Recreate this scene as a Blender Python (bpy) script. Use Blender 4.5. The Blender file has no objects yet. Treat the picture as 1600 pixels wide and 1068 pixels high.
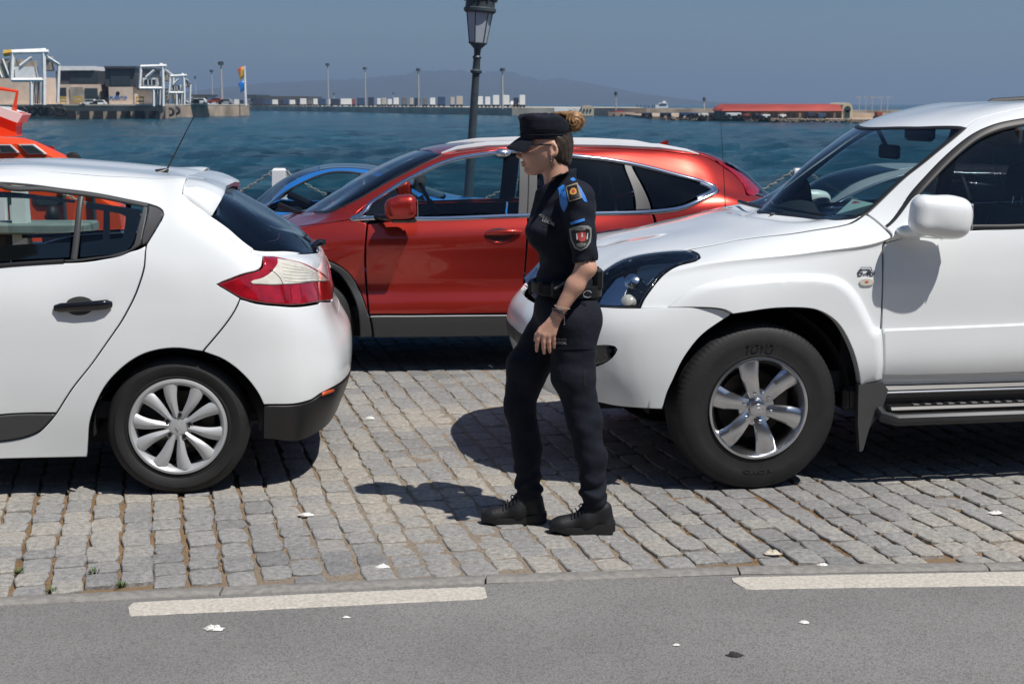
import bpy, bmesh, math, random
import numpy as np
from mathutils import Vector, Matrix
from mathutils.bvhtree import BVHTree
from mathutils.geometry import delaunay_2d_cdt

random.seed(7); RNG = np.random.default_rng(11)
R = math.radians
scene = bpy.context.scene
col = scene.collection

# ------------------------------------------------------------------ camera, sky, sun, exposure
FPX, CAMH, HOR = 2300.0, 1.83, 162.0
PITCH = math.atan((534 - HOR) / FPX)
cam_d = bpy.data.cameras.new('camera'); cam = bpy.data.objects.new('camera', cam_d); col.objects.link(cam)
cam.location = (0, 0, CAMH); cam.rotation_euler = (math.pi / 2 - PITCH, 0, 0)
cam_d.sensor_width = 36; cam_d.lens = 36 * FPX / 1600; cam_d.clip_start = 0.05; cam_d.clip_end = 60000
cam_d.dof.use_dof = True; cam_d.dof.focus_distance = 7.0; cam_d.dof.aperture_fstop = 9.0
scene.camera = cam
SUN = Vector((0.79, -0.68, 1.78)).normalized()
SUN_EL = math.asin(SUN.z); SUN_AZ = math.atan2(SUN.x, SUN.y)
world = bpy.data.worlds.new('World'); scene.world = world; world.use_nodes = True
wn, wl = world.node_tree.nodes, world.node_tree.links
for n in list(wn): wn.remove(n)
sky = wn.new('ShaderNodeTexSky'); sky.sky_type = 'NISHITA'; sky.sun_disc = False
sky.sun_elevation = SUN_EL; sky.sun_rotation = SUN_AZ; sky.altitude = 0
sky.air_density = 1.0; sky.dust_density = 0.6; sky.ozone_density = 3.0
tint = wn.new('ShaderNodeMix'); tint.data_type = 'RGBA'; tint.blend_type = 'MULTIPLY'; tint.inputs[0].default_value = 1.0
tint.inputs[7].default_value = (0.54, 0.68, 0.84, 1)
bgn = wn.new('ShaderNodeBackground'); bgn.inputs['Strength'].default_value = 0.074
wo = wn.new('ShaderNodeOutputWorld')
wl.new(sky.outputs[0], tint.inputs[6]); wl.new(tint.outputs[2], bgn.inputs['Color']); wl.new(bgn.outputs[0], wo.inputs['Surface'])
sun_d = bpy.data.lights.new('sun', 'SUN'); sun_d.energy = 5.0; sun_d.angle = R(0.53); sun_d.color = (1.0, 0.955, 0.89)
sun = bpy.data.objects.new('sun', sun_d); col.objects.link(sun)
sun.rotation_euler = (-SUN).to_track_quat('-Z', 'Y').to_euler(); sun.location = (8, -8, 20)
scene.view_settings.view_transform = 'Standard'; scene.view_settings.look = 'None'
scene.view_settings.exposure = 0.0; scene.view_settings.gamma = 1.0
scene.view_settings.use_curve_mapping = False
scene.render.engine = 'CYCLES'
scene.cycles.max_bounces = 8; scene.cycles.transparent_max_bounces = 16; scene.cycles.caustics_reflective = False
scene.cycles.sample_clamp_indirect = 6.0

# ------------------------------------------------------------------ photo-pixel rays (for measuring the layout)
CP, SP = math.cos(PITCH), math.sin(PITCH)
def ray(px, py):
    x = (px - 800) / FPX; y = (534 - py) / FPX
    return np.array([x, CP + y * SP, -SP + y * CP])
def ground(px, py, z=0.0):
    d = ray(px, py); t = (z - CAMH) / d[2]
    return d * t + np.array([0, 0, CAMH])
def at(px, py, Y):
    d = ray(px, py); t = Y / d[1]; return d * t + np.array([0, 0, CAMH])
def proj(q):
    q = np.asarray(q, float) - np.array([0, 0, CAMH])
    f = q[..., 1] * CP - q[..., 2] * SP; up = q[..., 1] * SP + q[..., 2] * CP
    return np.stack([800 + FPX * q[..., 0] / f, 534 - FPX * up / f], -1)

# ------------------------------------------------------------------ materials
def mat(name, color=(.5, .5, .5), rough=.5, metal=0., coat=0., spec=.5, noise=0., nscale=40., bump=0., bscale=80., coat_rough=.03, sheen=0., inside=None, detail=6., flake=0.):
    m = bpy.data.materials.new(name); m.use_nodes = True
    nt = m.node_tree; N, L = nt.nodes, nt.links
    b = N['Principled BSDF']
    b.inputs['Base Color'].default_value = (*color, 1); b.inputs['Roughness'].default_value = rough
    b.inputs['Metallic'].default_value = metal; b.inputs['Coat Weight'].default_value = coat
    b.inputs['Coat Roughness'].default_value = coat_rough; b.inputs['Specular IOR Level'].default_value = spec
    b.inputs['Sheen Weight'].default_value = sheen
    tc = N.new('ShaderNodeTexCoord')
    if noise:
        n = N.new('ShaderNodeTexNoise'); n.inputs['Scale'].default_value = nscale; n.inputs['Detail'].default_value = detail
        L.new(tc.outputs['Object'], n.inputs['Vector'])
        mx = N.new('ShaderNodeMapRange'); mx.inputs[1].default_value = .3; mx.inputs[2].default_value = .7
        mx.inputs[3].default_value = 1 - noise; mx.inputs[4].default_value = 1 + noise
        L.new(n.outputs[0], mx.inputs[0])
        vm = N.new('ShaderNodeVectorMath'); vm.operation = 'SCALE'; vm.inputs[0].default_value = color
        L.new(mx.outputs[0], vm.inputs['Scale']); L.new(vm.outputs[0], b.inputs['Base Color'])
    if bump:
        n2 = N.new('ShaderNodeTexNoise'); n2.inputs['Scale'].default_value = bscale; n2.inputs['Detail'].default_value = 5
        L.new(tc.outputs['Object'], n2.inputs['Vector'])
        bp = N.new('ShaderNodeBump'); bp.inputs['Strength'].default_value = bump; bp.inputs['Distance'].default_value = .01
        L.new(n2.outputs[0], bp.inputs['Height']); L.new(bp.outputs[0], b.inputs['Normal'])
    if inside is not None:      # the back of a body panel is dark trim
        d = N.new('ShaderNodeBsdfDiffuse'); d.inputs['Color'].default_value = (*inside, 1)
        g = N.new('ShaderNodeNewGeometry'); mxs = N.new('ShaderNodeMixShader')
        L.new(g.outputs['Backfacing'], mxs.inputs[0]); L.new(b.outputs[0], mxs.inputs[1]); L.new(d.outputs[0], mxs.inputs[2])
        L.new(mxs.outputs[0], N['Material Output'].inputs['Surface'])
    return m
def glass_mat(name, tint=(.75, .85, .85), body=None, refl=1.0):
    m = bpy.data.materials.new(name); m.use_nodes = True
    nt = m.node_tree; N, L = nt.nodes, nt.links
    for n in list(N):
        if n.type == 'BSDF_PRINCIPLED': N.remove(n)
    t = N.new('ShaderNodeBsdfTransparent'); t.inputs['Color'].default_value = (*tint, 1)
    g = N.new('ShaderNodeBsdfGlossy'); g.inputs['Roughness'].default_value = .01; g.inputs['Color'].default_value = (1, 1, 1, 1)
    f = N.new('ShaderNodeFresnel')      # a thin pane reflects alike from both sides
    gg = N.new('ShaderNodeNewGeometry'); io = N.new('ShaderNodeMapRange'); io.inputs[3].default_value = 1.55; io.inputs[4].default_value = 1 / 1.55
    L.new(gg.outputs['Backfacing'], io.inputs[0]); L.new(io.outputs[0], f.inputs['IOR'])
    mlt = N.new('ShaderNodeMath'); mlt.operation = 'MULTIPLY'; mlt.inputs[1].default_value = refl
    mlt.use_clamp = True
    mx = N.new('ShaderNodeMixShader'); o = N['Material Output']
    L.new(f.outputs[0], mlt.inputs[0]); L.new(mlt.outputs[0], mx.inputs[0]); L.new(t.outputs[0], mx.inputs[1]); L.new(g.outputs[0], mx.inputs[2])
    L.new(mx.outputs[0], o.inputs['Surface'])
    return m
M = {}
DARK_IN = (.012, .013, .016)
M['white'] = mat('white_paint', (.78, .81, .82), .38, coat=1, inside=DARK_IN, noise=.015, nscale=3)
M['red'] = mat('red_metallic_paint', (.48, .032, .020), .30, metal=.7, coat=1, inside=DARK_IN, noise=.03, nscale=900)
M['blue'] = mat('blue_metallic_paint', (.02, .23, .72), .3, metal=.3, coat=1, inside=DARK_IN)
M['slate'] = mat('dark_blue_grey_paint', (.03, .05, .08), .3, metal=.5, coat=1, inside=DARK_IN)
M['clad'] = mat('grey_plastic_cladding', (.055, .056, .058), .42, noise=.05, nscale=30)
M['plastic'] = mat('black_plastic', (.012, .012, .013), .38)
M['gloss_black'] = mat('gloss_black', (.008, .008, .009), .08, coat=.6)
M['rubber'] = mat('tyre_rubber', (.0105, .0105, .011), .66, noise=.3, nscale=14, bump=.15, bscale=160)
M['rubber_trim'] = mat('rubber_trim', (.014, .014, .015), .5)
M['chrome'] = mat('chrome', (.78, .80, .83), .13, metal=1)
M['alloy'] = mat('alloy_wheel', (.60, .61, .63), .24, metal=1, noise=.06, nscale=10)
M['silver'] = mat('silver_paint', (.50, .51, .52), .38, metal=.35, coat=.3)
M['wheel_dark'] = mat('wheel_well_dark', (.006, .006, .007), .85)
M['brake'] = mat('brake_disc', (.035, .028, .024), .55, metal=.4, noise=.4, nscale=25)
M['interior'] = mat('interior_trim', (.014, .016, .021), .8)
M['seat'] = mat('seat_fabric', (.018, .021, .028), .9, noise=.2, nscale=60)
M['beige'] = mat('beige_interior', (.30, .26, .20), .8)
M['glass'] = glass_mat('clear_window_glass', (.74, .84, .83))
M['wglass'] = glass_mat('windscreen_glass', (.60, .72, .74), refl=1.3)
M['rglass'] = glass_mat('tinted_window_glass', (.22, .27, .30))
M['privacy'] = glass_mat('privacy_glass', (.035, .038, .045))
M['lens'] = glass_mat('clear_lens', (.85, .88, .9), refl=1.2)
M['redlens'] = mat('red_lens', (.30, .004, .012), .09, coat=1, noise=.35, nscale=22)
M['whitelens'] = mat('white_lens', (.62, .60, .53), .16, coat=1, noise=.12, nscale=30)
M['amber'] = mat('orange_reflector', (.62, .10, .03), .15, coat=1)

# ------------------------------------------------------------------ object helpers
def tag(o, label=None, cat=None, group=None, kind=None):
    if label: o['label'] = label
    if cat: o['category'] = cat
    if group: o['group'] = group
    if kind: o['kind'] = kind
    return o
def thing(name, label, cat, loc=(0, 0, 0), rz=0, group=None):
    o = bpy.data.objects.new(name, None); col.objects.link(o); o.location = loc; o.rotation_euler = (0, 0, rz)
    o.empty_display_size = .2
    return tag(o, label, cat, group)
def mesh(name, V, F, material, parent=None, smooth=True, normals=None, loc=None, mats=None, midx=None):
    me = bpy.data.meshes.new(name)
    me.from_pydata([tuple(map(float, v)) for v in V], [], [tuple(int(i) for i in f) for f in F])
    if mats:
        for m_ in mats: me.materials.append(m_)
        me.polygons.foreach_set('material_index', np.asarray(midx, dtype=np.int32))
    elif material: me.materials.append(material)
    me.polygons.foreach_set('use_smooth', [bool(smooth)] * len(me.polygons))
    me.update()
    if normals is not None:
        me.normals_split_custom_set_from_vertices([tuple(map(float, n)) for n in normals])
    o = bpy.data.objects.new(name, me); col.objects.link(o)
    if parent is not None: o.parent = parent
    if loc is not None: o.location = loc
    return o
def autosmooth(o, ang=35):
    me = o.data; me.update()
    bm = bmesh.new(); bm.from_mesh(me)
    for e in bm.edges:
        if len(e.link_faces) == 2: e.smooth = e.calc_face_angle(0) < R(ang)
        else: e.smooth = True
    for f in bm.faces: f.smooth = True
    bm.to_mesh(me); bm.free(); return o
class MB:
    """collects simple shapes into one mesh"""
    def __init__(s): s.V = []; s.F = []
    def add(s, V, F):
        b = len(s.V); s.V += [tuple(map(float, v)) for v in V]; s.F += [tuple(i + b for i in f) for f in F]; return s
    def box(s, c, d, rz=0, bev=0, M4=None):
        x, y, z = [q / 2 for q in d]
        if bev:
            b = min(bev, x * .9, y * .9, z * .9); pts = []
            for sz in (-1, 1):
                for (qx, qy) in ((-x, -y + b), (-x + b, -y), (x - b, -y), (x, -y + b), (x, y - b), (x - b, y), (-x + b, y), (-x, y - b)):
                    pts.append((qx, qy, sz * (z - b)))
            for sz in (-1, 1):
                for (qx, qy) in ((-x + b, -y + b), (x - b, -y + b), (x - b, y - b), (-x + b, y - b)):
                    pts.append((qx, qy, sz * z))
            F = [(i, (i + 1) % 8, 8 + (i + 1) % 8, 8 + i) for i in range(8)]
            F += [(16, 19, 18, 17), (20, 21, 22, 23)]
            for k, base, flip in ((16, 0, 1), (20, 8, 0)):
                cor = [(k, base + 0, base + 7), (k + 1, base + 2, base + 3), (k + 2, base + 4, base + 5), (k + 3, base + 6, base + 7)]
                fs = [(k, base + 0, base + 1), (k + 1, base + 2, base + 3), (k + 2, base + 4, base + 5), (k + 3, base + 6, base + 7),
                      (k, base + 1, base + 2, k + 1), (k + 1, base + 3, base + 4, k + 2), (k + 2, base + 5, base + 6, k + 3), (k + 3, base + 7, base + 0, k)]
                F += [f[::-1] if flip else f for f in fs]
        else:
            pts = [(sx * x, sy * y, sz * z) for sz in (-1, 1) for sx, sy in ((-1, -1), (1, -1), (1, 1), (-1, 1))]
            F = [(0, 3, 2, 1), (4, 5, 6, 7), (0, 1, 5, 4), (1, 2, 6, 5), (2, 3, 7, 6), (3, 0, 4, 7)]
        cz, sz_ = math.cos(rz), math.sin(rz)
        P = [(c[0] + p[0] * cz - p[1] * sz_, c[1] + p[0] * sz_ + p[1] * cz, c[2] + p[2]) for p in pts]
        if M4 is not None: P = [tuple(M4 @ Vector(p)) for p in P]
        return s.add(P, F)
    def tube(s, pts, r, n=8, cap=True, flat=1.0):
        pts = [Vector(p) for p in pts]; rs = r if hasattr(r, '__len__') else [r] * len(pts)
        V = []; up = Vector((0, 0, 1))
        T0 = (pts[1] - pts[0]).normalized()
        a = T0.cross(up);
        if a.length < .05: a = T0.cross(Vector((1, 0, 0)))
        a.normalize()
        for i, p in enumerate(pts):
            t = (pts[min(i + 1, len(pts) - 1)] - pts[max(i - 1, 0)]).normalized()
            a = (a - t * a.dot(t)).normalized(); b = t.cross(a)
            for k in range(n):
                an = 2 * math.pi * k / n
                V.append(p + a * (rs[i] * math.cos(an)) + b * (rs[i] * flat * math.sin(an)))
        F = []
        for i in range(len(pts) - 1):
            for k in range(n):
                F.append((i * n + k, i * n + (k + 1) % n, (i + 1) * n + (k + 1) % n, (i + 1) * n + k))
        if cap:
            F.append(tuple(range(n))[::-1]); F.append(tuple((len(pts) - 1) * n + k for k in range(n)))
        return s.add(V, F)
    def lathe(s, prof, n=32, c=(0, 0, 0), axis='z', a0=0, closed=False):
        V = []; m = len(prof)
        for k in range(n):
            an = 2 * math.pi * k / n + a0; co, si = math.cos(an), math.sin(an)
            for r, h in prof:
                if axis == 'z': V.append((c[0] + r * co, c[1] + r * si, c[2] + h))
                else: V.append((c[0] + r * co, c[1] + h, c[2] + r * si))     # axis y
        F = []
        for k in range(n):
            k2 = (k + 1) % n
            for i in range(m - 1 + (1 if closed else 0)):
                i2 = (i + 1) % m
                f = (k * m + i, k2 * m + i, k2 * m + i2, k * m + i2)
                F.append(f if axis == 'z' else f[::-1])
        return s.add(V, F)
    def prism(s, poly, h0, h1, axis='y'):
        """extrude a 2D polygon (a,b) along an axis from h0 to h1"""
        n = len(poly)
        f3 = {'y': lambda a, b, h: (a, h, b), 'z': lambda a, b, h: (a, b, h), 'x': lambda a, b, h: (h, a, b)}[axis]
        V = [f3(a, b, h0) for a, b in poly] + [f3(a, b, h1) for a, b in poly]
        F = [(i, (i + 1) % n, n + (i + 1) % n, n + i) for i in range(n)] + [tuple(range(n))[::-1], tuple(range(n, 2 * n))]
        return s.add(V, F)
    def build(s, name, material, parent=None, smooth=True, ang=35, loc=None):
        o = mesh(name, s.V, s.F, material, parent, smooth, loc=loc)
        bm = bmesh.new(); bm.from_mesh(o.data); bmesh.ops.recalc_face_normals(bm, faces=bm.faces)
        for e in bm.edges:
            e.smooth = (len(e.link_faces) == 2 and e.calc_face_angle(0) < R(ang))
        bm.to_mesh(o.data); bm.free()
        return o

def smooth_closed(pts, step, closed=True):
    """pts: (x,y) smooth or (x,y,1) corner -> dense polyline through them"""
    n = len(pts); P = [np.array(p[:2], float) for p in pts]; C = [len(p) > 2 and p[2] == 1 for p in pts]
    out = []
    rng = range(n) if closed else range(n - 1)
    for i in rng:
        a, b = P[i], P[(i + 1) % n]
        pa = P[i - 1] if (closed or i > 0) else a
        pb = P[(i + 2) % n] if (closed or i + 2 < n) else b
        L = np.linalg.norm(b - a)
        ta = (b - a) if C[i] or (not closed and i == 0) else (b - pa) * (L / max(1e-6, (np.linalg.norm(b - a) + np.linalg.norm(a - pa))))
        tb = (b - a) if C[(i + 1) % n] or (not closed and i + 2 >= n) else (pb - a) * (L / max(1e-6, (np.linalg.norm(b - a) + np.linalg.norm(pb - b))))
        k = max(1, int(math.ceil(L / step)))
        for q in range(k):
            t = q / k
            h00 = 2 * t ** 3 - 3 * t ** 2 + 1; h10 = t ** 3 - 2 * t ** 2 + t; h01 = -2 * t ** 3 + 3 * t ** 2; h11 = t ** 3 - t ** 2
            out.append(h00 * a + h10 * ta + h01 * b + h11 * tb)
    if not closed: out.append(P[-1])
    return np.array(out)
def in_poly(pts, poly):
    x, y = pts[:, 0], pts[:, 1]; inside = np.zeros(len(pts), bool); n = len(poly)
    for i in range(n):
        x1, y1 = poly[i]; x2, y2 = poly[(i + 1) % n]
        if y1 == y2: continue
        c = ((y1 > y) != (y2 > y)) & (x < (x2 - x1) * (y - y1) / (y2 - y1) + x1)
        inside ^= c
    return inside
def offset_poly(P, d):
    """move a closed polygon inwards by d"""
    n = len(P); A = .5 * np.sum(P[:, 0] * np.roll(P[:, 1], -1) - np.roll(P[:, 0], -1) * P[:, 1]); sg = 1 if A > 0 else -1
    prev = np.roll(P, 1, 0); nxt = np.roll(P, -1, 0)
    e1 = P - prev; e2 = nxt - P
    e1 /= np.maximum(1e-9, np.linalg.norm(e1, axis=1))[:, None]; e2 /= np.maximum(1e-9, np.linalg.norm(e2, axis=1))[:, None]
    n1 = np.stack([-e1[:, 1], e1[:, 0]], 1) * sg; n2 = np.stack([-e2[:, 1], e2[:, 0]], 1) * sg
    m = n1 + n2; L = np.linalg.norm(m, axis=1); m /= np.maximum(1e-6, L)[:, None]
    k = 1 / np.maximum(.5, np.sum(m * n1, 1))
    return P + m * (d * k)[:, None]

# ------------------------------------------------------------------ car-frame and lofted body surface
class Frame:
    def __init__(s, o, deg):
        s.o = np.array([o[0], o[1], 0.0]); s.a = R(deg)
        s.U = np.array([math.cos(s.a), math.sin(s.a), 0]); s.V = np.array([-math.sin(s.a), math.cos(s.a), 0]); s.Z = np.array([0, 0, 1.])
    def P(s, px, py, v=0.0):
        d = ray(px, py); o = np.array([0, 0, CAMH]) - s.o
        t = (v - o @ s.V) / (d @ s.V); q = o + d * t
        return (q @ s.U, v, q[2])
    def to_world(s, L):
        L = np.asarray(L, float)
        return s.o + L[..., 0:1] * s.U + L[..., 1:2] * s.V + L[..., 2:3] * s.Z
    def pix(s, L): return proj(s.to_world(L))
    def local_dir(s, d): return np.array([d @ s.U, d @ s.V, d[2]])
    def cam_local(s): return s.local_dir(np.array([0, 0, CAMH]) - s.o)
class Surf:
    """half body: rows (sill ... roof centre) x stations (front centre ... rear centre)"""
    def __init__(s, G, Wc, fr):
        G = np.array(G, float); s.fr = fr; s.Wc = Wc; s.R0, s.N0 = G.shape[:2]
        mir = lambda A: A * np.array([1, -1, 1]) + np.array([0, 2 * Wc, 0])
        G = np.concatenate([mir(G[:, 1:2]), G, mir(G[:, -2:-1])], 1)
        G = np.concatenate([2 * G[0:1] - G[1:2], G, mir(G[-2:-1])], 0)
        s.G = G
        cs = np.linalg.norm(np.diff(G, axis=1), axis=2)[1:-1].mean(0); cs = np.maximum(cs, .05)
        cr = np.linalg.norm(np.diff(G, axis=0), axis=2)[:, 1:-1].mean(1); cr = np.maximum(cr, .04)
        s.ks = np.concatenate([[0], np.cumsum(cs)]); s.ks -= s.ks[1]
        s.kr = np.concatenate([[0], np.cumsum(cr)]); s.kr -= s.kr[1]
        s.Ts = s._tan(np.swapaxes(G, 0, 1), s.ks); s.Ts = np.swapaxes(s.Ts, 0, 1)
        NS, NT = 340, 130
        s.gs = np.linspace(s.ks[1], s.ks[-2], NS); s.gt = np.linspace(s.kr[1], s.kr[-2], NT)
        SS, TT = np.meshgrid(s.gs, s.gt)
        s.GP = s.ev(SS.ravel(), TT.ravel()); s.NS, s.NT = NS, NT
        F = [];
        for j in range(NT - 1):
            for i in range(NS - 1):
                a = j * NS + i; F.append((a, a + 1, a + NS + 1, a + NS))
        s.bvh = BVHTree.FromPolygons([tuple(p) for p in s.GP], F)
        s.gpix = fr.pix(s.GP)
        s.cl = fr.cam_local()
        nn = s.nrm(SS.ravel(), TT.ravel()); s.front = np.sum(nn * (s.cl - s.GP), 1) > 0
    def _tan(s, A, k):
        T = np.zeros_like(A)
        h = np.diff(k); d = np.diff(A, axis=0) / h.reshape(-1, *([1] * (A.ndim - 1)))
        hs = h.reshape(-1, *([1] * (A.ndim - 1)))
        T[1:-1] = (d[:-1] * hs[1:] + d[1:] * hs[:-1]) / (hs[1:] + hs[:-1])
        T[0] = d[0]; T[-1] = d[-1]; return T
    def ev(s, S, T):
        S = np.asarray(S, float); T = np.asarray(T, float); K = len(S)
        i = np.clip(np.searchsorted(s.ks, S, 'right') - 1, 0, len(s.ks) - 2); h = s.ks[i + 1] - s.ks[i]; t = (S - s.ks[i]) / h
        t_ = t[None, :, None]; h_ = h[None, :, None]
        rows = ((2 * t_ ** 3 - 3 * t_ ** 2 + 1) * s.G[:, i] + (t_ ** 3 - 2 * t_ ** 2 + t_) * h_ * s.Ts[:, i]
                + (-2 * t_ ** 3 + 3 * t_ ** 2) * s.G[:, i + 1] + (t_ ** 3 - t_ ** 2) * h_ * s.Ts[:, i + 1])     # R,K,3
        TT = s._tan(rows, s.kr)
        j = np.clip(np.searchsorted(s.kr, T, 'right') - 1, 0, len(s.kr) - 2); h = s.kr[j + 1] - s.kr[j]; t = ((T - s.kr[j]) / h)[:, None]; h = h[:, None]
        ar = np.arange(K)
        return ((2 * t ** 3 - 3 * t ** 2 + 1) * rows[j, ar] + (t ** 3 - 2 * t ** 2 + t) * h * TT[j, ar]
                + (-2 * t ** 3 + 3 * t ** 2) * rows[j + 1, ar] + (t ** 3 - t ** 2) * h * TT[j + 1, ar])
    def nrm(s, S, T):
        e = .004; S = np.asarray(S, float); T = np.asarray(T, float)
        ds = s.ev(S + e, T) - s.ev(S - e, T); dt = s.ev(S, T + e) - s.ev(S, T - e)
        n = np.cross(ds, dt); return n / np.maximum(1e-9, np.linalg.norm(n, axis=1))[:, None]
    def _cell(s, fi, loc):
        NS = s.NS - 1; i = fi % NS; j = fi // NS
        return s.gs[i] + (s.gs[1] - s.gs[0]) / 2, s.gt[j] + (s.gt[1] - s.gt[0]) / 2
    def pick(s, px, py):
        d = s.fr.local_dir(ray(px, py)); hit = s.bvh.ray_cast(Vector(s.cl), Vector(d).normalized())
        if hit[0] is None:
            dd = np.sum((s.gpix - [px, py]) ** 2, 1) + np.where(s.front, 0, 1e6); k = int(np.argmin(dd))
            return (s.gs[k % s.NS], s.gt[k // s.NS])
        S, T = s._cell(hit[2], hit[0]); tgt = np.array([px, py])
        for _ in range(4):
            e = .003
            p = s.fr.pix(s.ev([S, S + e, S], [T, T, T + e]))
            J = np.stack([(p[1] - p[0]) / e, (p[2] - p[0]) / e], 1)
            try: dlt = np.linalg.solve(J, tgt - p[0])
            except Exception: break
            dlt = np.clip(dlt, -.04, .04); S += dlt[0]; T += dlt[1]
        return (float(np.clip(S, s.ks[1], s.ks[-2])), float(np.clip(T, s.kr[1], s.kr[-2])))
    def side(s, u, z):
        hit = s.bvh.ray_cast(Vector((u, -3, z)), Vector((0, 1, 0)))
        if hit[0] is None:
            k = int(np.argmin((s.GP[:, 0] - u) ** 2 + (s.GP[:, 2] - z) ** 2)); return (s.gs[k % s.NS], s.gt[k // s.NS])
        S, T = s._cell(hit[2], hit[0]); tgt = np.array([u, z])
        for _ in range(3):
            e = .003; p = s.ev([S, S + e, S], [T, T, T + e])[:, [0, 2]]
            J = np.stack([(p[1] - p[0]) / e, (p[2] - p[0]) / e], 1)
            try: dlt = np.linalg.solve(J, tgt - p[0])
            except Exception: break
            dlt = np.clip(dlt, -.04, .04); S += dlt[0]; T += dlt[1]
        return (float(np.clip(S, s.ks[1], s.ks[-2])), float(np.clip(T, s.kr[1], s.kr[-2])))
    def st(s, i, j):
        """parameter of station i, row j (floats)"""
        return (float(np.interp(i + 1, range(len(s.ks)), s.ks)), float(np.interp(j + 1, range(len(s.kr)), s.kr)))
    def outline(s, pts, closed=True):
        """each point: (px,py[,1]) in photo pixels, ('L',u,z[,1]) from the side, ('S',i,j[,1]) station,row"""
        out = []
        for p in pts:
            if p[0] == 'L': q = s.side(p[1], p[2]); c = len(p) > 3
            elif p[0] == 'S': q = s.st(p[1], p[2]); c = len(p) > 3
            else: q = s.pick(p[0], p[1]); c = len(p) > 2
            out.append((q[0], q[1], 1) if c else (q[0], q[1]))
        return smooth_closed(out, .025, closed)
    def panel(s, name, pts, material, parent, off=0.0, lip=.014, gap=.0022, rnd=.0035, res=.032, holes=(), mirror='merge', offf=None, dense=None, raw=None):
        P = s.outline(pts) if raw is None else raw
        keep = [0]
        for i in range(1, len(P)):
            if np.linalg.norm(P[i] - P[keep[-1]]) > .004: keep.append(i)
        P = P[keep]
        if np.linalg.norm(P[0] - P[-1]) < .004: P = P[:-1]
        # edges lying on the centre line are open (no gap or lip)
        onC = (np.abs(P[:, 0] - s.ks[1]) < 1e-3) | (np.abs(P[:, 0] - s.ks[-2]) < 1e-3) | (np.abs(P[:, 1] - s.kr[-2]) < 1e-3)
        P1 = offset_poly(P, gap); P2 = offset_poly(P, gap + rnd)
        P1[onC] = P[onC]; P2[onC] = P[onC]
        hs = [s.outline(h) if not isinstance(h, np.ndarray) else h for h in holes]
        lo, hi = P2.min(0), P2.max(0)
        gx = np.arange(lo[0] + res * .5, hi[0], res); gy = np.arange(lo[1] + res * .5, hi[1], res)
        X, Y = np.meshgrid(gx, gy); Q = np.stack([X.ravel(), Y.ravel()], 1)
        ins = in_poly(Q, offset_poly(P2, res * .35))
        for h in hs: ins &= ~in_poly(Q, offset_poly(h, -res * .35))
        Q = Q[ins]
        nb = len(P2); allv = [Vector(p) for p in P2]; edges = [(i, (i + 1) % nb) for i in range(nb)]
        for h in hs:
            b = len(allv); allv += [Vector(p) for p in h]; edges += [(b + i, b + (i + 1) % len(h)) for i in range(len(h))]
        allv += [Vector(q) for q in Q]
        r = delaunay_2d_cdt(allv, edges, [], 0, 1e-6)
        V2 = np.array([tuple(v) for v in r[0]]); F = np.array([tuple(f) for f in r[2]], int)
        cen = V2[F].mean(1); ok = in_poly(cen, P2)
        for h in hs: ok &= ~in_poly(cen, h)
        F = F[ok]
        V3 = s.ev(V2[:, 0], V2[:, 1]); N3 = s.nrm(V2[:, 0], V2[:, 1])
        oo = off + (offf(V2) if offf else 0)
        V3 = V3 + N3 * (oo if np.ndim(oo) == 0 else oo[:, None])
        if offf:   # recompute normals from the displaced surface
            e = .004
            def D(S_, T_): 
                A = np.stack([S_, T_], 1); return s.ev(S_, T_) + s.nrm(S_, T_) * (off + offf(A))[:, None]
            ds = D(V2[:, 0] + e, V2[:, 1]) - D(V2[:, 0] - e, V2[:, 1]); dt = D(V2[:, 0], V2[:, 1] + e) - D(V2[:, 0], V2[:, 1] - e)
            n = np.cross(ds, dt); N3 = n / np.maximum(1e-9, np.linalg.norm(n, axis=1))[:, None]
        # outward orientation
        a, b, c = V3[F[:, 0]], V3[F[:, 1]], V3[F[:, 2]]
        fl = np.sum(np.cross(b - a, c - a) * N3[F[:, 0]], 1) < 0
        F[fl] = F[fl][:, ::-1]
        Vs = [V3]; Ns = [N3]; Fs = [F.tolist()]; base = len(V3)
        if lip:
            loops = [(P2, P1, onC)]
            s1 = s.ev(P1[:, 0], P1[:, 1]); n1 = s.nrm(P1[:, 0], P1[:, 1]); s2 = s.ev(P2[:, 0], P2[:, 1]); n2 = s.nrm(P2[:, 0], P2[:, 1])
            o2 = off + (offf(P2) if offf else 0); o2 = np.broadcast_to(o2, (nb,))[:, None]
            A = s2 + n2 * o2; out = s1 - s2; out /= np.maximum(1e-9, np.linalg.norm(out, axis=1))[:, None]
            B = s1 + n1 * (o2 - rnd * .8); Cc = s1 + n1 * (o2 - lip)
            nA = n2; nB = n1 * .5 + out * .85; nB /= np.linalg.norm(nB, axis=1)[:, None]; nC = out
            ring = np.concatenate([A, B, B, Cc]); rn = np.concatenate([nA, nB, nC, nC])
            fl_ = []
            for i in range(nb):
                j = (i + 1) % nb
                if onC[i] and onC[j]: continue
                fl_.append((i, j, nb + j, nb + i)); fl_.append((2 * nb + i, 2 * nb + j, 3 * nb + j, 3 * nb + i))
            fo = []
            for f in fl_:
                a, b, c = ring[f[0]], ring[f[1]], ring[f[2]]
                nn = np.cross(b - a, c - a)
                if nn @ (rn[f[0]] + rn[f[2]]) < 0: f = f[::-1]
                fo.append(tuple(q + base for q in f))
            Vs.append(ring); Ns.append(rn); Fs.append(fo)
        V = np.concatenate(Vs); Nn = np.concatenate(Ns); FF = [tuple(f) for L in Fs for f in L]
        mV = V * [1, -1, 1] + [0, 2 * s.Wc, 0]; mN = Nn * [1, -1, 1]; mF = [f[::-1] for f in FF]
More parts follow.
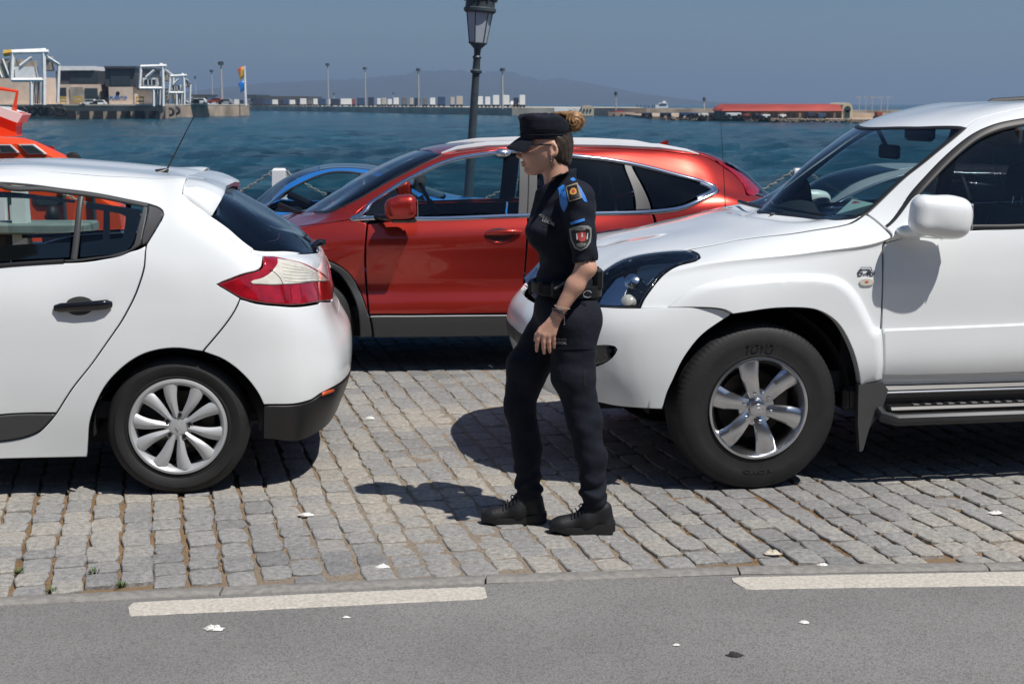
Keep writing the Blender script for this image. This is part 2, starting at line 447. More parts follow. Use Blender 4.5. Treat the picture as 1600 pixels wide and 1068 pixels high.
        if mirror == 'merge':
            k = len(V); V = np.concatenate([V, mV]); Nn = np.concatenate([Nn, mN]); FF = FF + [tuple(q + k for q in f) for f in mF]
            return mesh(name, V, FF, material, parent, True, Nn)
        o = mesh(name, V, FF, material, parent, True, Nn)
        if mirror == 'copy': mesh(name, mV, mF, material, parent, True, mN)
        return o
    def strip(s, name, pts, material, parent, w=.012, h=.006, off=0.0, closed=False, mirror='copy', build=True):
        """a raised bead along a line on the surface"""
        P = s.outline(pts, closed); n = len(P)
        A = s.ev(P[:, 0], P[:, 1]); Nn = s.nrm(P[:, 0], P[:, 1])
        T = np.gradient(A, axis=0) if not closed else (np.roll(A, -1, 0) - np.roll(A, 1, 0))
        T /= np.maximum(1e-9, np.linalg.norm(T, axis=1))[:, None]
        Bn = np.cross(Nn, T)
        prof = [(-1, -.3), (-.85, .6), (-.4, 1), (.4, 1), (.85, .6), (1, -.3)]
        V = np.concatenate([A + Bn * (a * w / 2) + Nn * (off + b * h) for a, b in prof]); F = []
        m = n if closed else n - 1
        for k in range(len(prof) - 1):
            for i in range(m):
                j = (i + 1) % n; F.append((k * n + i, k * n + j, (k + 1) * n + j, (k + 1) * n + i))
        def mk(V, F):
            o = mesh(name, V, F, material, parent, True)
            bm = bmesh.new(); bm.from_mesh(o.data)
            bmesh.ops.recalc_face_normals(bm, faces=bm.faces); bm.to_mesh(o.data); bm.free()
            return o
        o = mk(V, F)
        if mirror == 'copy': mk(V * [1, -1, 1] + [0, 2 * s.Wc, 0], F)
        return o

# ------------------------------------------------------------------ distance-field modelling (people, seats, mirrors, boat parts)
def sdf_mesh(fn, lo, hi, res, coarse=8):
    """surface nets over a signed distance function, evaluated only near the surface"""
    lo = np.array(lo, float); hi = np.array(hi, float); n = np.ceil((hi - lo) / (res * coarse)).astype(int) + 1
    cx = [lo[k] + (np.arange(n[k]) + .5) * res * coarse for k in range(3)]
    X, Y, Z = np.meshgrid(*cx, indexing='ij'); C = np.stack([X.ravel(), Y.ravel(), Z.ravel()], 1)
    d = fn(C); rad = res * coarse * .5 * 1.7321 * 1.7 + res * 2
    act = np.argwhere((np.abs(d) < rad).reshape(n))
    dims = n * coarse + 1
    D = np.full(dims, 1.0, np.float32)
    D_c = d.reshape(n)
    for i, j, k in np.argwhere(D_c < 0): D[i * coarse:(i + 1) * coarse + 1, j * coarse:(j + 1) * coarse + 1, k * coarse:(k + 1) * coarse + 1] = -1
    m = coarse + 1; g = np.stack(np.meshgrid(*[np.arange(m)] * 3, indexing='ij'), -1).reshape(-1, 3)
    for s0 in range(0, len(act), 400):
        blk = act[s0:s0 + 400]
        idx = (blk[:, None, :] * coarse + g[None]).reshape(-1, 3)
        D[idx[:, 0], idx[:, 1], idx[:, 2]] = fn(lo + idx * res)
    S = D < 0
    c = np.zeros(np.array(dims) - 1, np.uint8)
    cnt = sum(S[a:dims[0] - 1 + a, b:dims[1] - 1 + b, e:dims[2] - 1 + e].astype(np.uint8) for a in (0, 1) for b in (0, 1) for e in (0, 1))
    cells = np.argwhere((cnt > 0) & (cnt < 8)); vid = np.full(c.shape, -1, np.int64); vid[tuple(cells.T)] = np.arange(len(cells))
    pos = np.zeros((len(cells), 3)); num = np.zeros(len(cells))
    cor = [(a, b, e) for a in (0, 1) for b in (0, 1) for e in (0, 1)]
    val = {q: D[cells[:, 0] + q[0], cells[:, 1] + q[1], cells[:, 2] + q[2]] for q in cor}
    for q in cor:
        for ax in range(3):
            if q[ax] == 0:
                q2 = list(q); q2[ax] = 1; q2 = tuple(q2)
                a, b = val[q], val[q2]; x = (a < 0) != (b < 0)
                t = np.where(x, a / np.where(x, a - b, 1), 0)
                p = np.tile(np.array(q, float), (len(cells), 1)); p[:, ax] += t
                pos[x] += p[x]; num[x] += 1
    V = lo + (cells + pos / num[:, None]) * res
    F = []
    for ax in range(3):
        o1, o2 = [(1, 2), (2, 0), (0, 1)][ax]
        sl = [slice(0, dims[k]) for k in range(3)]
        a = S[tuple(slice(0, dims[k] - 1) if k == ax else slice(1, dims[k] - 1) for k in range(3))]
        b = S[tuple(slice(1, dims[k]) if k == ax else slice(1, dims[k] - 1) for k in range(3))]
        for flip in (0, 1):
            w = np.argwhere((a & ~b) if not flip else (~a & b))
            if not len(w): continue
            base = w.copy(); base[:, o1] += 1; base[:, o2] += 1
            q = []
            for s1, s2 in ((0, 0), (1, 0), (1, 1), (0, 1)):
                e = base.copy(); e[:, o1] -= s1; e[:, o2] -= s2; q.append(vid[tuple(e.T)])
            q = np.stack(q, 1); q = q[(q >= 0).all(1)]
            F.append(q if not flip else q[:, ::-1])
    return V, np.concatenate(F)
def sdf_obj(name, fn, lo, hi, res, material, parent=None, relax=1, **kw):
    V, F = sdf_mesh(fn, lo, hi, res)
    o = mesh(name, V, F, material, parent, True)
    if relax:
        bm = bmesh.new(); bm.from_mesh(o.data)
        for _ in range(relax): bmesh.ops.smooth_vert(bm, verts=bm.verts, factor=.5, use_axis_x=True, use_axis_y=True, use_axis_z=True)
        bm.to_mesh(o.data); bm.free()
    return o
def smin(a, b, k):
    h = np.clip(.5 + .5 * (b - a) / k, 0, 1); return b * (1 - h) + a * h - k * h * (1 - h)
def smax(a, b, k): return -smin(-a, -b, k)
def d_cap(p, a, b, ra, rb, flat=None, ax=None):
    """round cone a->b; flat<1 squashes along axis ax"""
    a = np.asarray(a, float); b = np.asarray(b, float)
    pa = p - a; ba = b - a
    if flat is not None:
        ax = np.asarray(ax, float) / np.linalg.norm(ax)
        def sq(v): return v + np.outer(v @ ax, ax) * (1 / flat - 1) if v.ndim > 1 else v + ax * (v @ ax) * (1 / flat - 1)
        pa = sq(pa); ba = sq(ba)
    h = np.clip((pa @ ba) / max(1e-12, ba @ ba), 0, 1)
    d = np.linalg.norm(pa - np.outer(h, ba), axis=1) - (ra + (rb - ra) * h)
    return d * (flat if flat is not None else 1)
def d_ell(p, c, r, rot=None):
    q = p - np.asarray(c, float)
    if rot is not None: q = q @ rot
    r = np.asarray(r, float); k0 = np.linalg.norm(q / r, axis=1); k1 = np.linalg.norm(q / r ** 2, axis=1)
    return np.where(k1 > 1e-9, k0 * (k0 - 1) / np.maximum(k1, 1e-9), -r.min())
def d_box(p, c, h, rad=0., rot=None):
    q = p - np.asarray(c, float)
    if rot is not None: q = q @ rot
    q = np.abs(q) - (np.asarray(h, float) - rad)
    return np.linalg.norm(np.maximum(q, 0), axis=1) + np.minimum(q.max(1), 0) - rad
def rot_xyz(x=0, y=0, z=0):
    """columns = local axes; use as rot="""
    return np.array((Matrix.Rotation(R(z), 3, 'Z') @ Matrix.Rotation(R(y), 3, 'Y') @ Matrix.Rotation(R(x), 3, 'X')))
def d_plane(p, c, n):
    n = np.asarray(n, float); n = n / np.linalg.norm(n); return (p - np.asarray(c, float)) @ n
# ================================================================== ground, sea, hills
WZ = -1.9
def nodes_mat(name):
    m = bpy.data.materials.new(name); m.use_nodes = True; N, L = m.node_tree.nodes, m.node_tree.links
    return m, N, L, N['Principled BSDF']
def stone_material():
    m, N, L, b = nodes_mat('granite_sett'); b.inputs['Roughness'].default_value = .78
    geo = N.new('ShaderNodeNewGeometry'); oi = N.new('ShaderNodeObjectInfo'); at_ = N.new('ShaderNodeAttribute'); at_.attribute_name = 'rnd'
    ad = N.new('ShaderNodeMath'); ad.operation = 'ADD'; L.new(oi.outputs['Random'], ad.inputs[0]); L.new(at_.outputs['Fac'], ad.inputs[1])
    fr = N.new('ShaderNodeMath'); fr.operation = 'FRACT'; L.new(ad.outputs[0], fr.inputs[0])
    big = N.new('ShaderNodeTexNoise'); big.inputs['Scale'].default_value = .55; big.inputs['Detail'].default_value = 3; L.new(geo.outputs['Position'], big.inputs['Vector'])
    mixf = N.new('ShaderNodeMath'); mixf.operation = 'MULTIPLY_ADD'; mixf.inputs[1].default_value = .45; L.new(fr.outputs[0], mixf.inputs[0])
    bm_ = N.new('ShaderNodeMapRange'); bm_.inputs[1].default_value = .38; bm_.inputs[2].default_value = .66; bm_.inputs[3].default_value = -.1; bm_.inputs[4].default_value = .75
    L.new(big.outputs[0], bm_.inputs[0]); L.new(bm_.outputs[0], mixf.inputs[2])
    cr = N.new('ShaderNodeValToRGB'); e = cr.color_ramp.elements
    e[0].position = 0; e[0].color = (.205, .203, .200, 1); e[1].position = 1; e[1].color = (.40, .360, .305, 1)
    x = e.new(.4); x.color = (.285, .280, .270, 1); x = e.new(.7); x.color = (.345, .325, .290, 1)
    L.new(mixf.outputs[0], cr.inputs[0])
    sp = N.new('ShaderNodeTexNoise'); sp.inputs['Scale'].default_value = 260; sp.inputs['Detail'].default_value = 3; sp.inputs['Roughness'].default_value = .8; L.new(geo.outputs['Position'], sp.inputs['Vector'])
    sp2 = N.new('ShaderNodeTexNoise'); sp2.inputs['Scale'].default_value = 38; sp2.inputs['Detail'].default_value = 6; sp2.inputs['Roughness'].default_value = .7; L.new(geo.outputs['Position'], sp2.inputs['Vector'])
    r1 = N.new('ShaderNodeMapRange'); r1.inputs[1].default_value = .3; r1.inputs[2].default_value = .7; r1.inputs[3].default_value = .52; r1.inputs[4].default_value = 1.45; L.new(sp.outputs[0], r1.inputs[0])
    r2 = N.new('ShaderNodeMapRange'); r2.inputs[1].default_value = .32; r2.inputs[2].default_value = .68; r2.inputs[3].default_value = .62; r2.inputs[4].default_value = 1.28; L.new(sp2.outputs[0], r2.inputs[0])
    mm = N.new('ShaderNodeMath'); mm.operation = 'MULTIPLY'; L.new(r1.outputs[0], mm.inputs[0]); L.new(r2.outputs[0], mm.inputs[1])
    sc = N.new('ShaderNodeVectorMath'); sc.operation = 'SCALE'; L.new(cr.outputs[0], sc.inputs[0]); L.new(mm.outputs[0], sc.inputs['Scale'])
    L.new(sc.outputs[0], b.inputs['Base Color'])
    bp = N.new('ShaderNodeBump'); bp.inputs['Strength'].default_value = .9; bp.inputs['Distance'].default_value = .009
    L.new(sp2.outputs[0], bp.inputs['Height']); L.new(bp.outputs[0], b.inputs['Normal'])
    return m
def joint_material():
    m, N, L, b = nodes_mat('joint_dirt'); b.inputs['Roughness'].default_value = .95
    geo = N.new('ShaderNodeNewGeometry')
    n1 = N.new('ShaderNodeTexNoise'); n1.inputs['Scale'].default_value = 110; n1.inputs['Detail'].default_value = 6; n1.inputs['Roughness'].default_value = .75; L.new(geo.outputs['Position'], n1.inputs['Vector'])
    n2 = N.new('ShaderNodeTexNoise'); n2.inputs['Scale'].default_value = 1.6; n2.inputs['Detail'].default_value = 4; L.new(geo.outputs['Position'], n2.inputs['Vector'])
    a = N.new('ShaderNodeMath'); a.operation = 'MULTIPLY_ADD'; a.inputs[1].default_value = .55; L.new(n2.outputs[0], a.inputs[0]); L.new(n1.outputs[0], a.inputs[2])
    cr = N.new('ShaderNodeValToRGB'); e = cr.color_ramp.elements
    e[0].position = .52; e[0].color = (.035, .026, .018, 1); e[1].position = 1.0; e[1].color = (.26, .215, .16, 1)
    x = e.new(.66); x.color = (.12, .08, .045, 1); x = e.new(.78); x.color = (.27, .155, .06, 1); x = e.new(.88); x.color = (.22, .17, .12, 1)
    L.new(a.outputs[0], cr.inputs[0])
    # a trodden stretch down the middle is filled with beige mortar dust
    sx = N.new('ShaderNodeSeparateXYZ'); L.new(geo.outputs['Position'], sx.inputs[0])
    ax = N.new('ShaderNodeMath'); ax.operation = 'ADD'; ax.inputs[1].default_value = .25; L.new(sx.outputs[0], ax.inputs[0])
    ab = N.new('ShaderNodeMath'); ab.operation = 'ABSOLUTE'; L.new(ax.outputs[0], ab.inputs[0])
    wob = N.new('ShaderNodeMath'); wob.operation = 'MULTIPLY_ADD'; wob.inputs[1].default_value = 1.2; L.new(n2.outputs[0], wob.inputs[0]); L.new(ab.outputs[0], wob.inputs[2])
    mf = N.new('ShaderNodeMapRange'); mf.inputs[1].default_value = 1.1; mf.inputs[2].default_value = 1.8; mf.inputs[3].default_value = .85; mf.inputs[4].default_value = 0; L.new(wob.outputs[0], mf.inputs[0])
    mo = N.new('ShaderNodeValToRGB'); eo = mo.color_ramp.elements; eo[0].position = .35; eo[0].color = (.17, .135, .10, 1); eo[1].position = .65; eo[1].color = (.38, .33, .265, 1); L.new(n1.outputs[0], mo.inputs[0])
    mxc = N.new('ShaderNodeMix'); mxc.data_type = 'RGBA'; L.new(mf.outputs[0], mxc.inputs[0]); L.new(cr.outputs[0], mxc.inputs[6]); L.new(mo.outputs[0], mxc.inputs[7]); L.new(mxc.outputs[2], b.inputs['Base Color'])
    bp = N.new('ShaderNodeBump'); bp.inputs['Strength'].default_value = .8; bp.inputs['Distance'].default_value = .012; L.new(n1.outputs[0], bp.inputs['Height']); L.new(bp.outputs[0], b.inputs['Normal'])
    return m
def asphalt_material():
    m, N, L, b = nodes_mat('asphalt'); b.inputs['Roughness'].default_value = .85
    geo = N.new('ShaderNodeNewGeometry')
    n1 = N.new('ShaderNodeTexNoise'); n1.inputs['Scale'].default_value = 170; n1.inputs['Detail'].default_value = 4; n1.inputs['Roughness'].default_value = .9; L.new(geo.outputs['Position'], n1.inputs['Vector'])
    vo = N.new('ShaderNodeTexVoronoi'); vo.inputs['Scale'].default_value = 130; L.new(geo.outputs['Position'], vo.inputs['Vector'])
    n2 = N.new('ShaderNodeTexNoise'); n2.inputs['Scale'].default_value = .9; n2.inputs['Detail'].default_value = 5; L.new(geo.outputs['Position'], n2.inputs['Vector'])
    cr = N.new('ShaderNodeValToRGB'); e = cr.color_ramp.elements
    e[0].position = .30; e[0].color = (.045, .045, .046, 1); e[1].position = .70; e[1].color = (.36, .35, .335, 1)
    x = e.new(.42); x.color = (.145, .142, .138, 1); x = e.new(.58); x.color = (.205, .198, .190, 1)
    L.new(n1.outputs[0], cr.inputs[0])
    r2 = N.new('ShaderNodeMapRange'); r2.inputs[1].default_value = .35; r2.inputs[2].default_value = .65; r2.inputs[3].default_value = .86; r2.inputs[4].default_value = 1.10; L.new(n2.outputs[0], r2.inputs[0])
    vr = N.new('ShaderNodeMapRange'); vr.inputs[1].default_value = .0; vr.inputs[2].default_value = .6; vr.inputs[3].default_value = .72; vr.inputs[4].default_value = 1.2; L.new(vo.outputs['Color'], vr.inputs[0])
    mm = N.new('ShaderNodeMath'); mm.operation = 'MULTIPLY'; L.new(r2.outputs[0], mm.inputs[0]); L.new(vr.outputs[0], mm.inputs[1])
    sc = N.new('ShaderNodeVectorMath'); sc.operation = 'SCALE'; L.new(cr.outputs[0], sc.inputs[0]); L.new(mm.outputs[0], sc.inputs['Scale']); L.new(sc.outputs[0], b.inputs['Base Color'])
    bp = N.new('ShaderNodeBump'); bp.inputs['Strength'].default_value = .6; bp.inputs['Distance'].default_value = .004; L.new(vo.outputs['Distance'], bp.inputs['Height']); L.new(bp.outputs[0], b.inputs['Normal'])
    return m
M['sett'] = stone_material(); M['joint'] = joint_material(); M['asphalt'] = asphalt_material()
M['kerb'] = mat('concrete_kerb', (.235, .222, .205), .85, noise=.22, nscale=30, bump=.4, bscale=120, detail=8)
M['paint'] = mat('road_paint', (.50, .465, .405), .7, noise=.22, nscale=70, bump=.4, bscale=200, detail=9)
M['concrete'] = mat('quay_concrete', (.30, .27, .225), .9, noise=.35, nscale=.35, detail=9)

# kerb line measured on the ground: inner edge of the edging stones
KP = [(-600, 969), (0, 933.5), (350, 917), (740, 900), (1000, 890.5), (1150, 885.5), (1600, 878.5), (2200, 870)]
KX = np.array([ground(*p) for p in KP])
def kerb_y(x): 
    if x < KX[0, 0]: return KX[0, 1] + (x - KX[0, 0]) * .115
    if x > KX[-1, 0]: return KX[-1, 1] + (x - KX[-1, 0]) * .07
    return float(np.interp(x, KX[:, 0], KX[:, 1]))
QE = 15.6            # quay edge
def build_ground():
    xs = [-60, -30, -15] + list(np.linspace(-8, 8, 65)) + [15, 30, 60]
    # road surface
    V = []; F = []
    for x in xs:
        V += [(x, -60, 0), (x, 0, 0), (x, kerb_y(x) - .099, 0)]
    for i in range(len(xs) - 1):
        for k in range(2): F.append((3 * i + k, 3 * (i + 1) + k, 3 * (i + 1) + k + 1, 3 * i + k + 1))
    road = mesh('road', V, F, M['asphalt'], smooth=False); tag(road, kind='structure')
    # kerb stones
    kerb = bpy.data.objects.new('kerb', None); col.objects.link(kerb); tag(kerb, kind='structure')
    x = ground(352, 918)[0] - 20 * 1.0; k = 0
    while x < 14:
        x1 = x + .992
        if x1 > -14:
            mb = MB(); n = 5; P = []
            for q in range(n):
                xx = x + (x1 - x) * q / (n - 1); y1 = kerb_y(xx) - .002; y0 = y1 - .095; jz = RNG.normal(0, .0008)
                P += [(xx, y0, -.12), (xx, y0, .002 + jz), (xx, y0 + .006, .007 + jz), (xx, y1 - .006, .007 + jz), (xx, y1, .001), (xx, y1, -.12)]
            F = [(6 * q + c, 6 * (q + 1) + c, 6 * (q + 1) + c + 1, 6 * q + c + 1) for q in range(n - 1) for c in range(5)]
            F += [tuple(range(6))[::-1], tuple(6 * (n - 1) + c for c in range(6))]
            mb.add(P, F); mb.build('kerb_stone', M['kerb'], kerb, ang=50)
        x += 1.0; k += 1
    # joint fill below the kerb stones
    mesh('kerb_joint_fill', [(-60, kerb_y(-60) - .11, -.006), (60, kerb_y(60) - .11, -.006), (60, kerb_y(60) + .02, -.006), (-60, kerb_y(-60) + .02, -.006)], [(0, 1, 2, 3)], M['joint'], kerb, smooth=False) if False else None
    # white edge line, two worn strips of thick paint
    def paint(name, top, bot, label):
        A = [ground(*p) for p in top]; B = [ground(*p) for p in bot]
        n = 60; ta = np.linspace(0, 1, n)
        def res(L):
            L = np.array(L); d = np.r_[0, np.cumsum(np.linalg.norm(np.diff(L, axis=0), axis=1))]; d /= d[-1]
            return np.stack([np.interp(ta, d, L[:, i]) for i in range(3)], 1)
        A, B = res(A), res(B); A[:, 1] += RNG.normal(0, .0012, n); B[:, 1] += RNG.normal(0, .0015, n)
        V = []; F = []
        for i in range(n):
            a, b = A[i], B[i]; e = (b - a) * .04
            V += [(*a[:2], -.002), (*(a + e)[:2], .0042), (*(b - e)[:2], .0042), (*b[:2], -.002)]
        for i in range(n - 1):
            for c in range(3): F.append((4 * i + c, 4 * i + c + 1, 4 * i + c + 5, 4 * i + c + 4))
        F += [(0, 3, 2, 1)[::-1], tuple(4 * (n - 1) + c for c in range(4))[::-1]]
        o = mesh(name, V, F, M['paint'], road, smooth=False)
        bm = bmesh.new(); bm.from_mesh(o.data); bmesh.ops.recalc_face_normals(bm, faces=bm.faces); bm.to_mesh(o.data); bm.free()
        if o.data.polygons[1].normal.z < 0: o.data.flip_normals()
    paint('road_marking', [(209, 942), (240, 939.5), (350, 934.5), (560, 924.5), (752, 916.5), (757, 918)], [(200, 950), (201, 962.5), (350, 955.5), (560, 945), (752, 936), (761, 933)], '')
    paint('road_marking', [(1143, 904), (1150, 902), (1300, 898.5), (1600, 893), (2100, 886)], [(1146, 910), (1166, 921), (1300, 918.5), (1600, 914.5), (2100, 908)], '')
    # pavement base with dirt in the joints
    nx, ny = 120, 90
    X = np.linspace(-9, 9, nx); V = []; F = []
    def jh(x, y):
        a = .5 + .5 * math.sin(x * 1.1 + .6) * math.cos(y * .9 - x * .35)
        c = math.exp(-((x + .25) / .9) ** 2) * .9
        return -.016 + .0145 * min(1, max(a * .45, c))
    for j in range(ny):
        for i in range(nx):
            x = X[i]; y0 = kerb_y(x) - .004; y = y0 + (QE - y0) * (j / (ny - 1)) ** 1.3
            V.append((x, y, jh(x, y)))
    F = [(j * nx + i, j * nx + i + 1, (j + 1) * nx + i + 1, (j + 1) * nx + i) for j in range(ny - 1) for i in range(nx - 1)]
    b = len(V); 
    for sx in (-1, 1):
        b = len(V); V += [(sx * 9, kerb_y(sx * 9), -.004), (sx * 60, kerb_y(sx * 60), -.004), (sx * 60, QE, -.004), (sx * 9, QE, -.004)]
        F.append((b, b + 1, b + 2, b + 3) if sx > 0 else (b + 3, b + 2, b + 1, b))
    pv = mesh('quay_pavement', V, F, M['joint'], smooth=True); tag(pv, kind='structure')
    # the quay block below, its coping and face
    MB().box((0, QE / 2 + 2.9 + .4, -2.15), (120, QE - 6.2, 4.0)).build('quay_body', M['concrete'], pv)
    cp = MB()
    for i in range(-14, 14): MB().box((i * 1.6 + .8, QE + .30, -.19), (1.585, .62, .42), bev=.02).build('coping_stone', M['concrete'], pv)
    MB().box((0, QE + .25, -2.2), (120, .5, 3.6)).build('quay_face', M['concrete'], pv)
    return pv, jh
def build_setts(pv, jh):
    ang = R(13.8); d = np.array([-math.sin(ang), math.cos(ang)]); e = np.array([math.cos(ang), math.sin(ang)])
    # shared stone shapes
    rng = np.random.default_rng(5); shapes = []
    def stone_geo(L, W):
        hw, hl = W / 2, L / 2
        per = [(-hw, -hl), (-hw * .3, -hl), (hw * .35, -hl), (hw, -hl), (hw, -hl * .3), (hw, hl * .35), (hw, hl), (hw * .3, hl), (-hw * .35, hl), (-hw, hl), (-hw, hl * .3), (-hw, -hl * .35)]
        per = np.array(per) + rng.normal(0, .0035, (12, 2))
        for c in (0, 3, 6, 9): per[c] *= rng.uniform(.88, .96)
        tilt = rng.normal(0, .018, 2)
        def ring(k, z, nz): q = per * [1 - k / hw, 1 - k / hl]; return [(a, b, z + rng.normal(0, nz) + (a * tilt[0] + b * tilt[1] if z > -.02 else 0)) for a, b in q]
        V = ring(-.0015, -.05, 0) + ring(.0005, -.0045, .0010) + ring(.0048, -.0005, .0012)
        V += [(rng.normal(0, .006), rng.normal(-hl * .35, .006), rng.normal(.001, .002)), (rng.normal(0, .006), rng.normal(hl * .35, .006), rng.normal(.001, .002))]
        F = []
        for r_ in range(2):
            for i in range(12): F.append((r_ * 12 + i, r_ * 12 + (i + 1) % 12, (r_ + 1) * 12 + (i + 1) % 12, (r_ + 1) * 12 + i))
        for i in range(12):
            a, b = 24 + i, 24 + (i + 1) % 12; c = 36 if i in (11, 0, 1, 2, 3) else 37
            F.append((a, b, c))
        F.append((27 + 1, 37, 36)); F.append((24 + 11, 36, 37))
        return V, F
    widths = [.117, .122, .127]; lens = [.135, .15, .165, .18, .20, .22]
    for L in lens:
        for W in widths:
            for _ in range(2): shapes.append((L, W, stone_geo(L - .006, W)))
    stones = []
    ncol = 90; pitch = .1325
    for c in range(-ncol, ncol):
        w0 = rng.normal(0, .003); pos = rng.uniform(0, .2); lim = 14.0
        s_ = -2 + pos
        while s_ < lim:
            L = lens[rng.integers(len(lens))]
            cx, cy = e * (c * pitch + w0 + rng.normal(0, .0025)) + d * (s_ + L / 2) + np.array([0, 4.0])
            s_ += L + rng.uniform(.0, .006)
            if cy < kerb_y(cx) + .022 or cy > QE - .15: continue
            if abs(cx) > .348 * cy + .9 + (0 if cy < 8 else .3): continue
            if cy > 13.0: continue
            stones.append((cx, cy, L))
    stones.sort(key=lambda t: t[1] + abs(t[0]) * .05)
    vis = [s for s in stones if abs(s[0]) < .36 * s[1] + .05]
    # keep the single stones where the photograph shows them largest and unhidden
    single = set(id(s) for s in vis[:300])
    mcache = {}
    bulkV, bulkF, bulkR = [], [], []
    for s in stones:
        cx, cy, L = s
        cand = [k for k, q in enumerate(shapes) if abs(q[0] - L) < .001]; k = cand[rng.integers(len(cand))]
        flip = rng.integers(2) * math.pi; rz = ang + flip + rng.normal(0, .012); z = rng.normal(0, .0022) + .001
        if id(s) in single:
            if k not in mcache:
                o = mesh('sett', *shapes[k][2], M['sett'], pv, smooth=True); autosmooth(o, 24); mcache[k] = o.data
            else:
                o = bpy.data.objects.new('sett', mcache[k]); col.objects.link(o); o.parent = pv
            o.location = (cx, cy, z); o.rotation_euler = (0, 0, rz)
        else:
            V, F = shapes[k][2]; b = len(bulkV); co, si = math.cos(rz), math.sin(rz); r_ = rng.uniform()
            bulkV += [(cx + a * co - q * si, cy + a * si + q * co, z + h) for a, q, h in V]; bulkF += [tuple(i + b for i in f) for f in F]; bulkR += [r_] * len(V)
    o = mesh('setts_beyond', bulkV, bulkF, M['sett'], pv, smooth=True); tag(o, kind='stuff')
    at_ = o.data.attributes.new('rnd', 'FLOAT', 'POINT'); at_.data.foreach_set('value', bulkR); autosmooth(o, 24)
    # half-width filler stones along the kerb are left to the dirt; scattered grit and dry leaves in the joints
    gV, gF = [], []
    for _ in range(5200):
        c = int(rng.integers(-30, 30)); s_ = rng.uniform(-1, 5.5)
        if rng.uniform() < .75: p = e * ((c + .5) * pitch + rng.normal(0, .006)) + d * s_ + np.array([0, 4.0])
        else: p = e * (c * pitch + rng.uniform(-.06, .06)) + d * s_ + np.array([0, 4.0])
        if p[1] < kerb_y(p[0]) + .01 or abs(p[0]) > .36 * p[1] + .1: continue
        den = .25 + .75 * max(0, min(1, (abs(p[0] + .3) - .5))) 
        if rng.uniform() > den: continue
        r_ = rng.uniform(.0015, .0048); b = len(gV); z = rng.uniform(-.008, .0005); a = rng.uniform(0, 6.28)
        gV += [(p[0] + r_ * 1.6 * math.cos(a), p[1] + r_ * 1.6 * math.sin(a), z), (p[0] - r_ * math.sin(a), p[1] + r_ * math.cos(a), z), (p[0] - r_ * math.cos(a), p[1] - r_ * math.sin(a), z), (p[0] + r_ * math.sin(a), p[1] - r_ * math.cos(a), z), (p[0], p[1], z + r_ * .9)]
        gF += [(b, b + 1, b + 4), (b + 1, b + 2, b + 4), (b + 2, b + 3, b + 4), (b + 3, b, b + 4)]
    g = mesh('grit', gV, gF, mat('dry_debris', (.30, .17, .07), .9, noise=.6, nscale=9), smooth=False); tag(g, 'dry orange-brown grit and leaf crumbs in the cobble joints', 'debris', kind='stuff')
def build_litter():
    wm = mat('white_litter', (.72, .71, .68), .6, noise=.2, nscale=50); dk = mat('dark_spot', (.035, .034, .035), .9)
    spots = [('litter_scrap', (335, 983), .055, 'crumpled white scrap on the asphalt below the left edge line', wm), ('litter_scrap', (541, 965), .022, 'tiny white scrap on the asphalt just below the middle of the left edge line', wm),
             ('litter_scrap', (1256, 973), .030, 'small white scrap on the asphalt below the right edge line', wm), ('litter_scrap', (598, 887), .042, 'torn white scrap lying on the cobbles near the kerb in front of the officer', wm),
             ('litter_scrap', (1285, 884), .034, 'white paper scrap lying on the kerb above the right edge line', wm), ('litter_scrap', (1206, 866), .06, 'pale yellowish scrap on the cobbles below the off-road car front wheel', mat('cream_litter', (.55, .50, .40), .8)),
             ('tar_spot', (1148, 1024), .045, 'small dark tar spot on the asphalt at lower right', dk), ('litter_scrap', (1057, 1008), .02, 'tiny white speck at the middle of the empty asphalt', wm), ('litter_scrap', (1555, 803), .05, 'white splash on the cobbles at the right edge below the step', wm),
             ('litter_scrap', (478, 806), .05, 'white splash on the cobbles right of the hatchback wheel', wm), ('litter_scrap', (578, 655), .05, 'white splash on the cobbles between the hatchback and the officer', wm)]
    rg = np.random.default_rng(3)
    for nm, (px, py), r_, lab, m_ in spots:
        g = ground(px, py); n = 14; V = []; F = []
        for ring in range(3):
            for i in range(n):
                a = 2 * math.pi * i / n; rr = .72 * r_ * (1, .65, .3)[ring] * rg.uniform(.7, 1.15); V.append((rr * math.cos(a), rr * .55 * math.sin(a), (.0, .008, .012)[ring] * (r_ / .05) * rg.uniform(.3, 1.3)))
        V.append((0, 0, .01 * r_ / .05))
        for ring in range(2):
            for i in range(n): F.append((ring * n + i, ring * n + (i + 1) % n, (ring + 1) * n + (i + 1) % n, (ring + 1) * n + i))
        for i in range(n): F.append((2 * n + i, 2 * n + (i + 1) % n, 3 * n))
        o = mesh(nm, V, F, m_, smooth=False, loc=(g[0], g[1], .003 if py > 890 else .006)); tag(o, lab, 'litter')
    # small weeds by the kerb at the left
    gm = mat('weed_green', (.05, .10, .02), .7)
    for (px, py), lab in (((30, 893), 'small green weed in the cobble joint at the far left by the kerb'), ((148, 893), 'small green weed in a cobble joint near the kerb at left'), ((190, 914), 'low dry green weed where the last cobbles meet the kerb below the hatchback'), ((80, 923), 'green weed tuft against the kerb at lower left')):
        g = ground(px, py); mb = MB()
        for _ in range(26):
            a = rg.uniform(0, 6.28); l = rg.uniform(.008, .024); r_ = rg.uniform(0, .014); p = Vector((r_ * math.cos(a), r_ * 1.6 * math.sin(a), -.005)); q = p + Vector((math.cos(a) * l * .7, math.sin(a) * l * .7, l)); w_ = Vector((-math.sin(a), math.cos(a), 0)) * .0035
            mb.add([p - w_, p + w_, q + w_ * .4, q - w_ * .4], [(0, 1, 2, 3)])
        o = mb.build('weed', gm, smooth=False, loc=(g[0], g[1], 0)); tag(o, lab, 'weed')
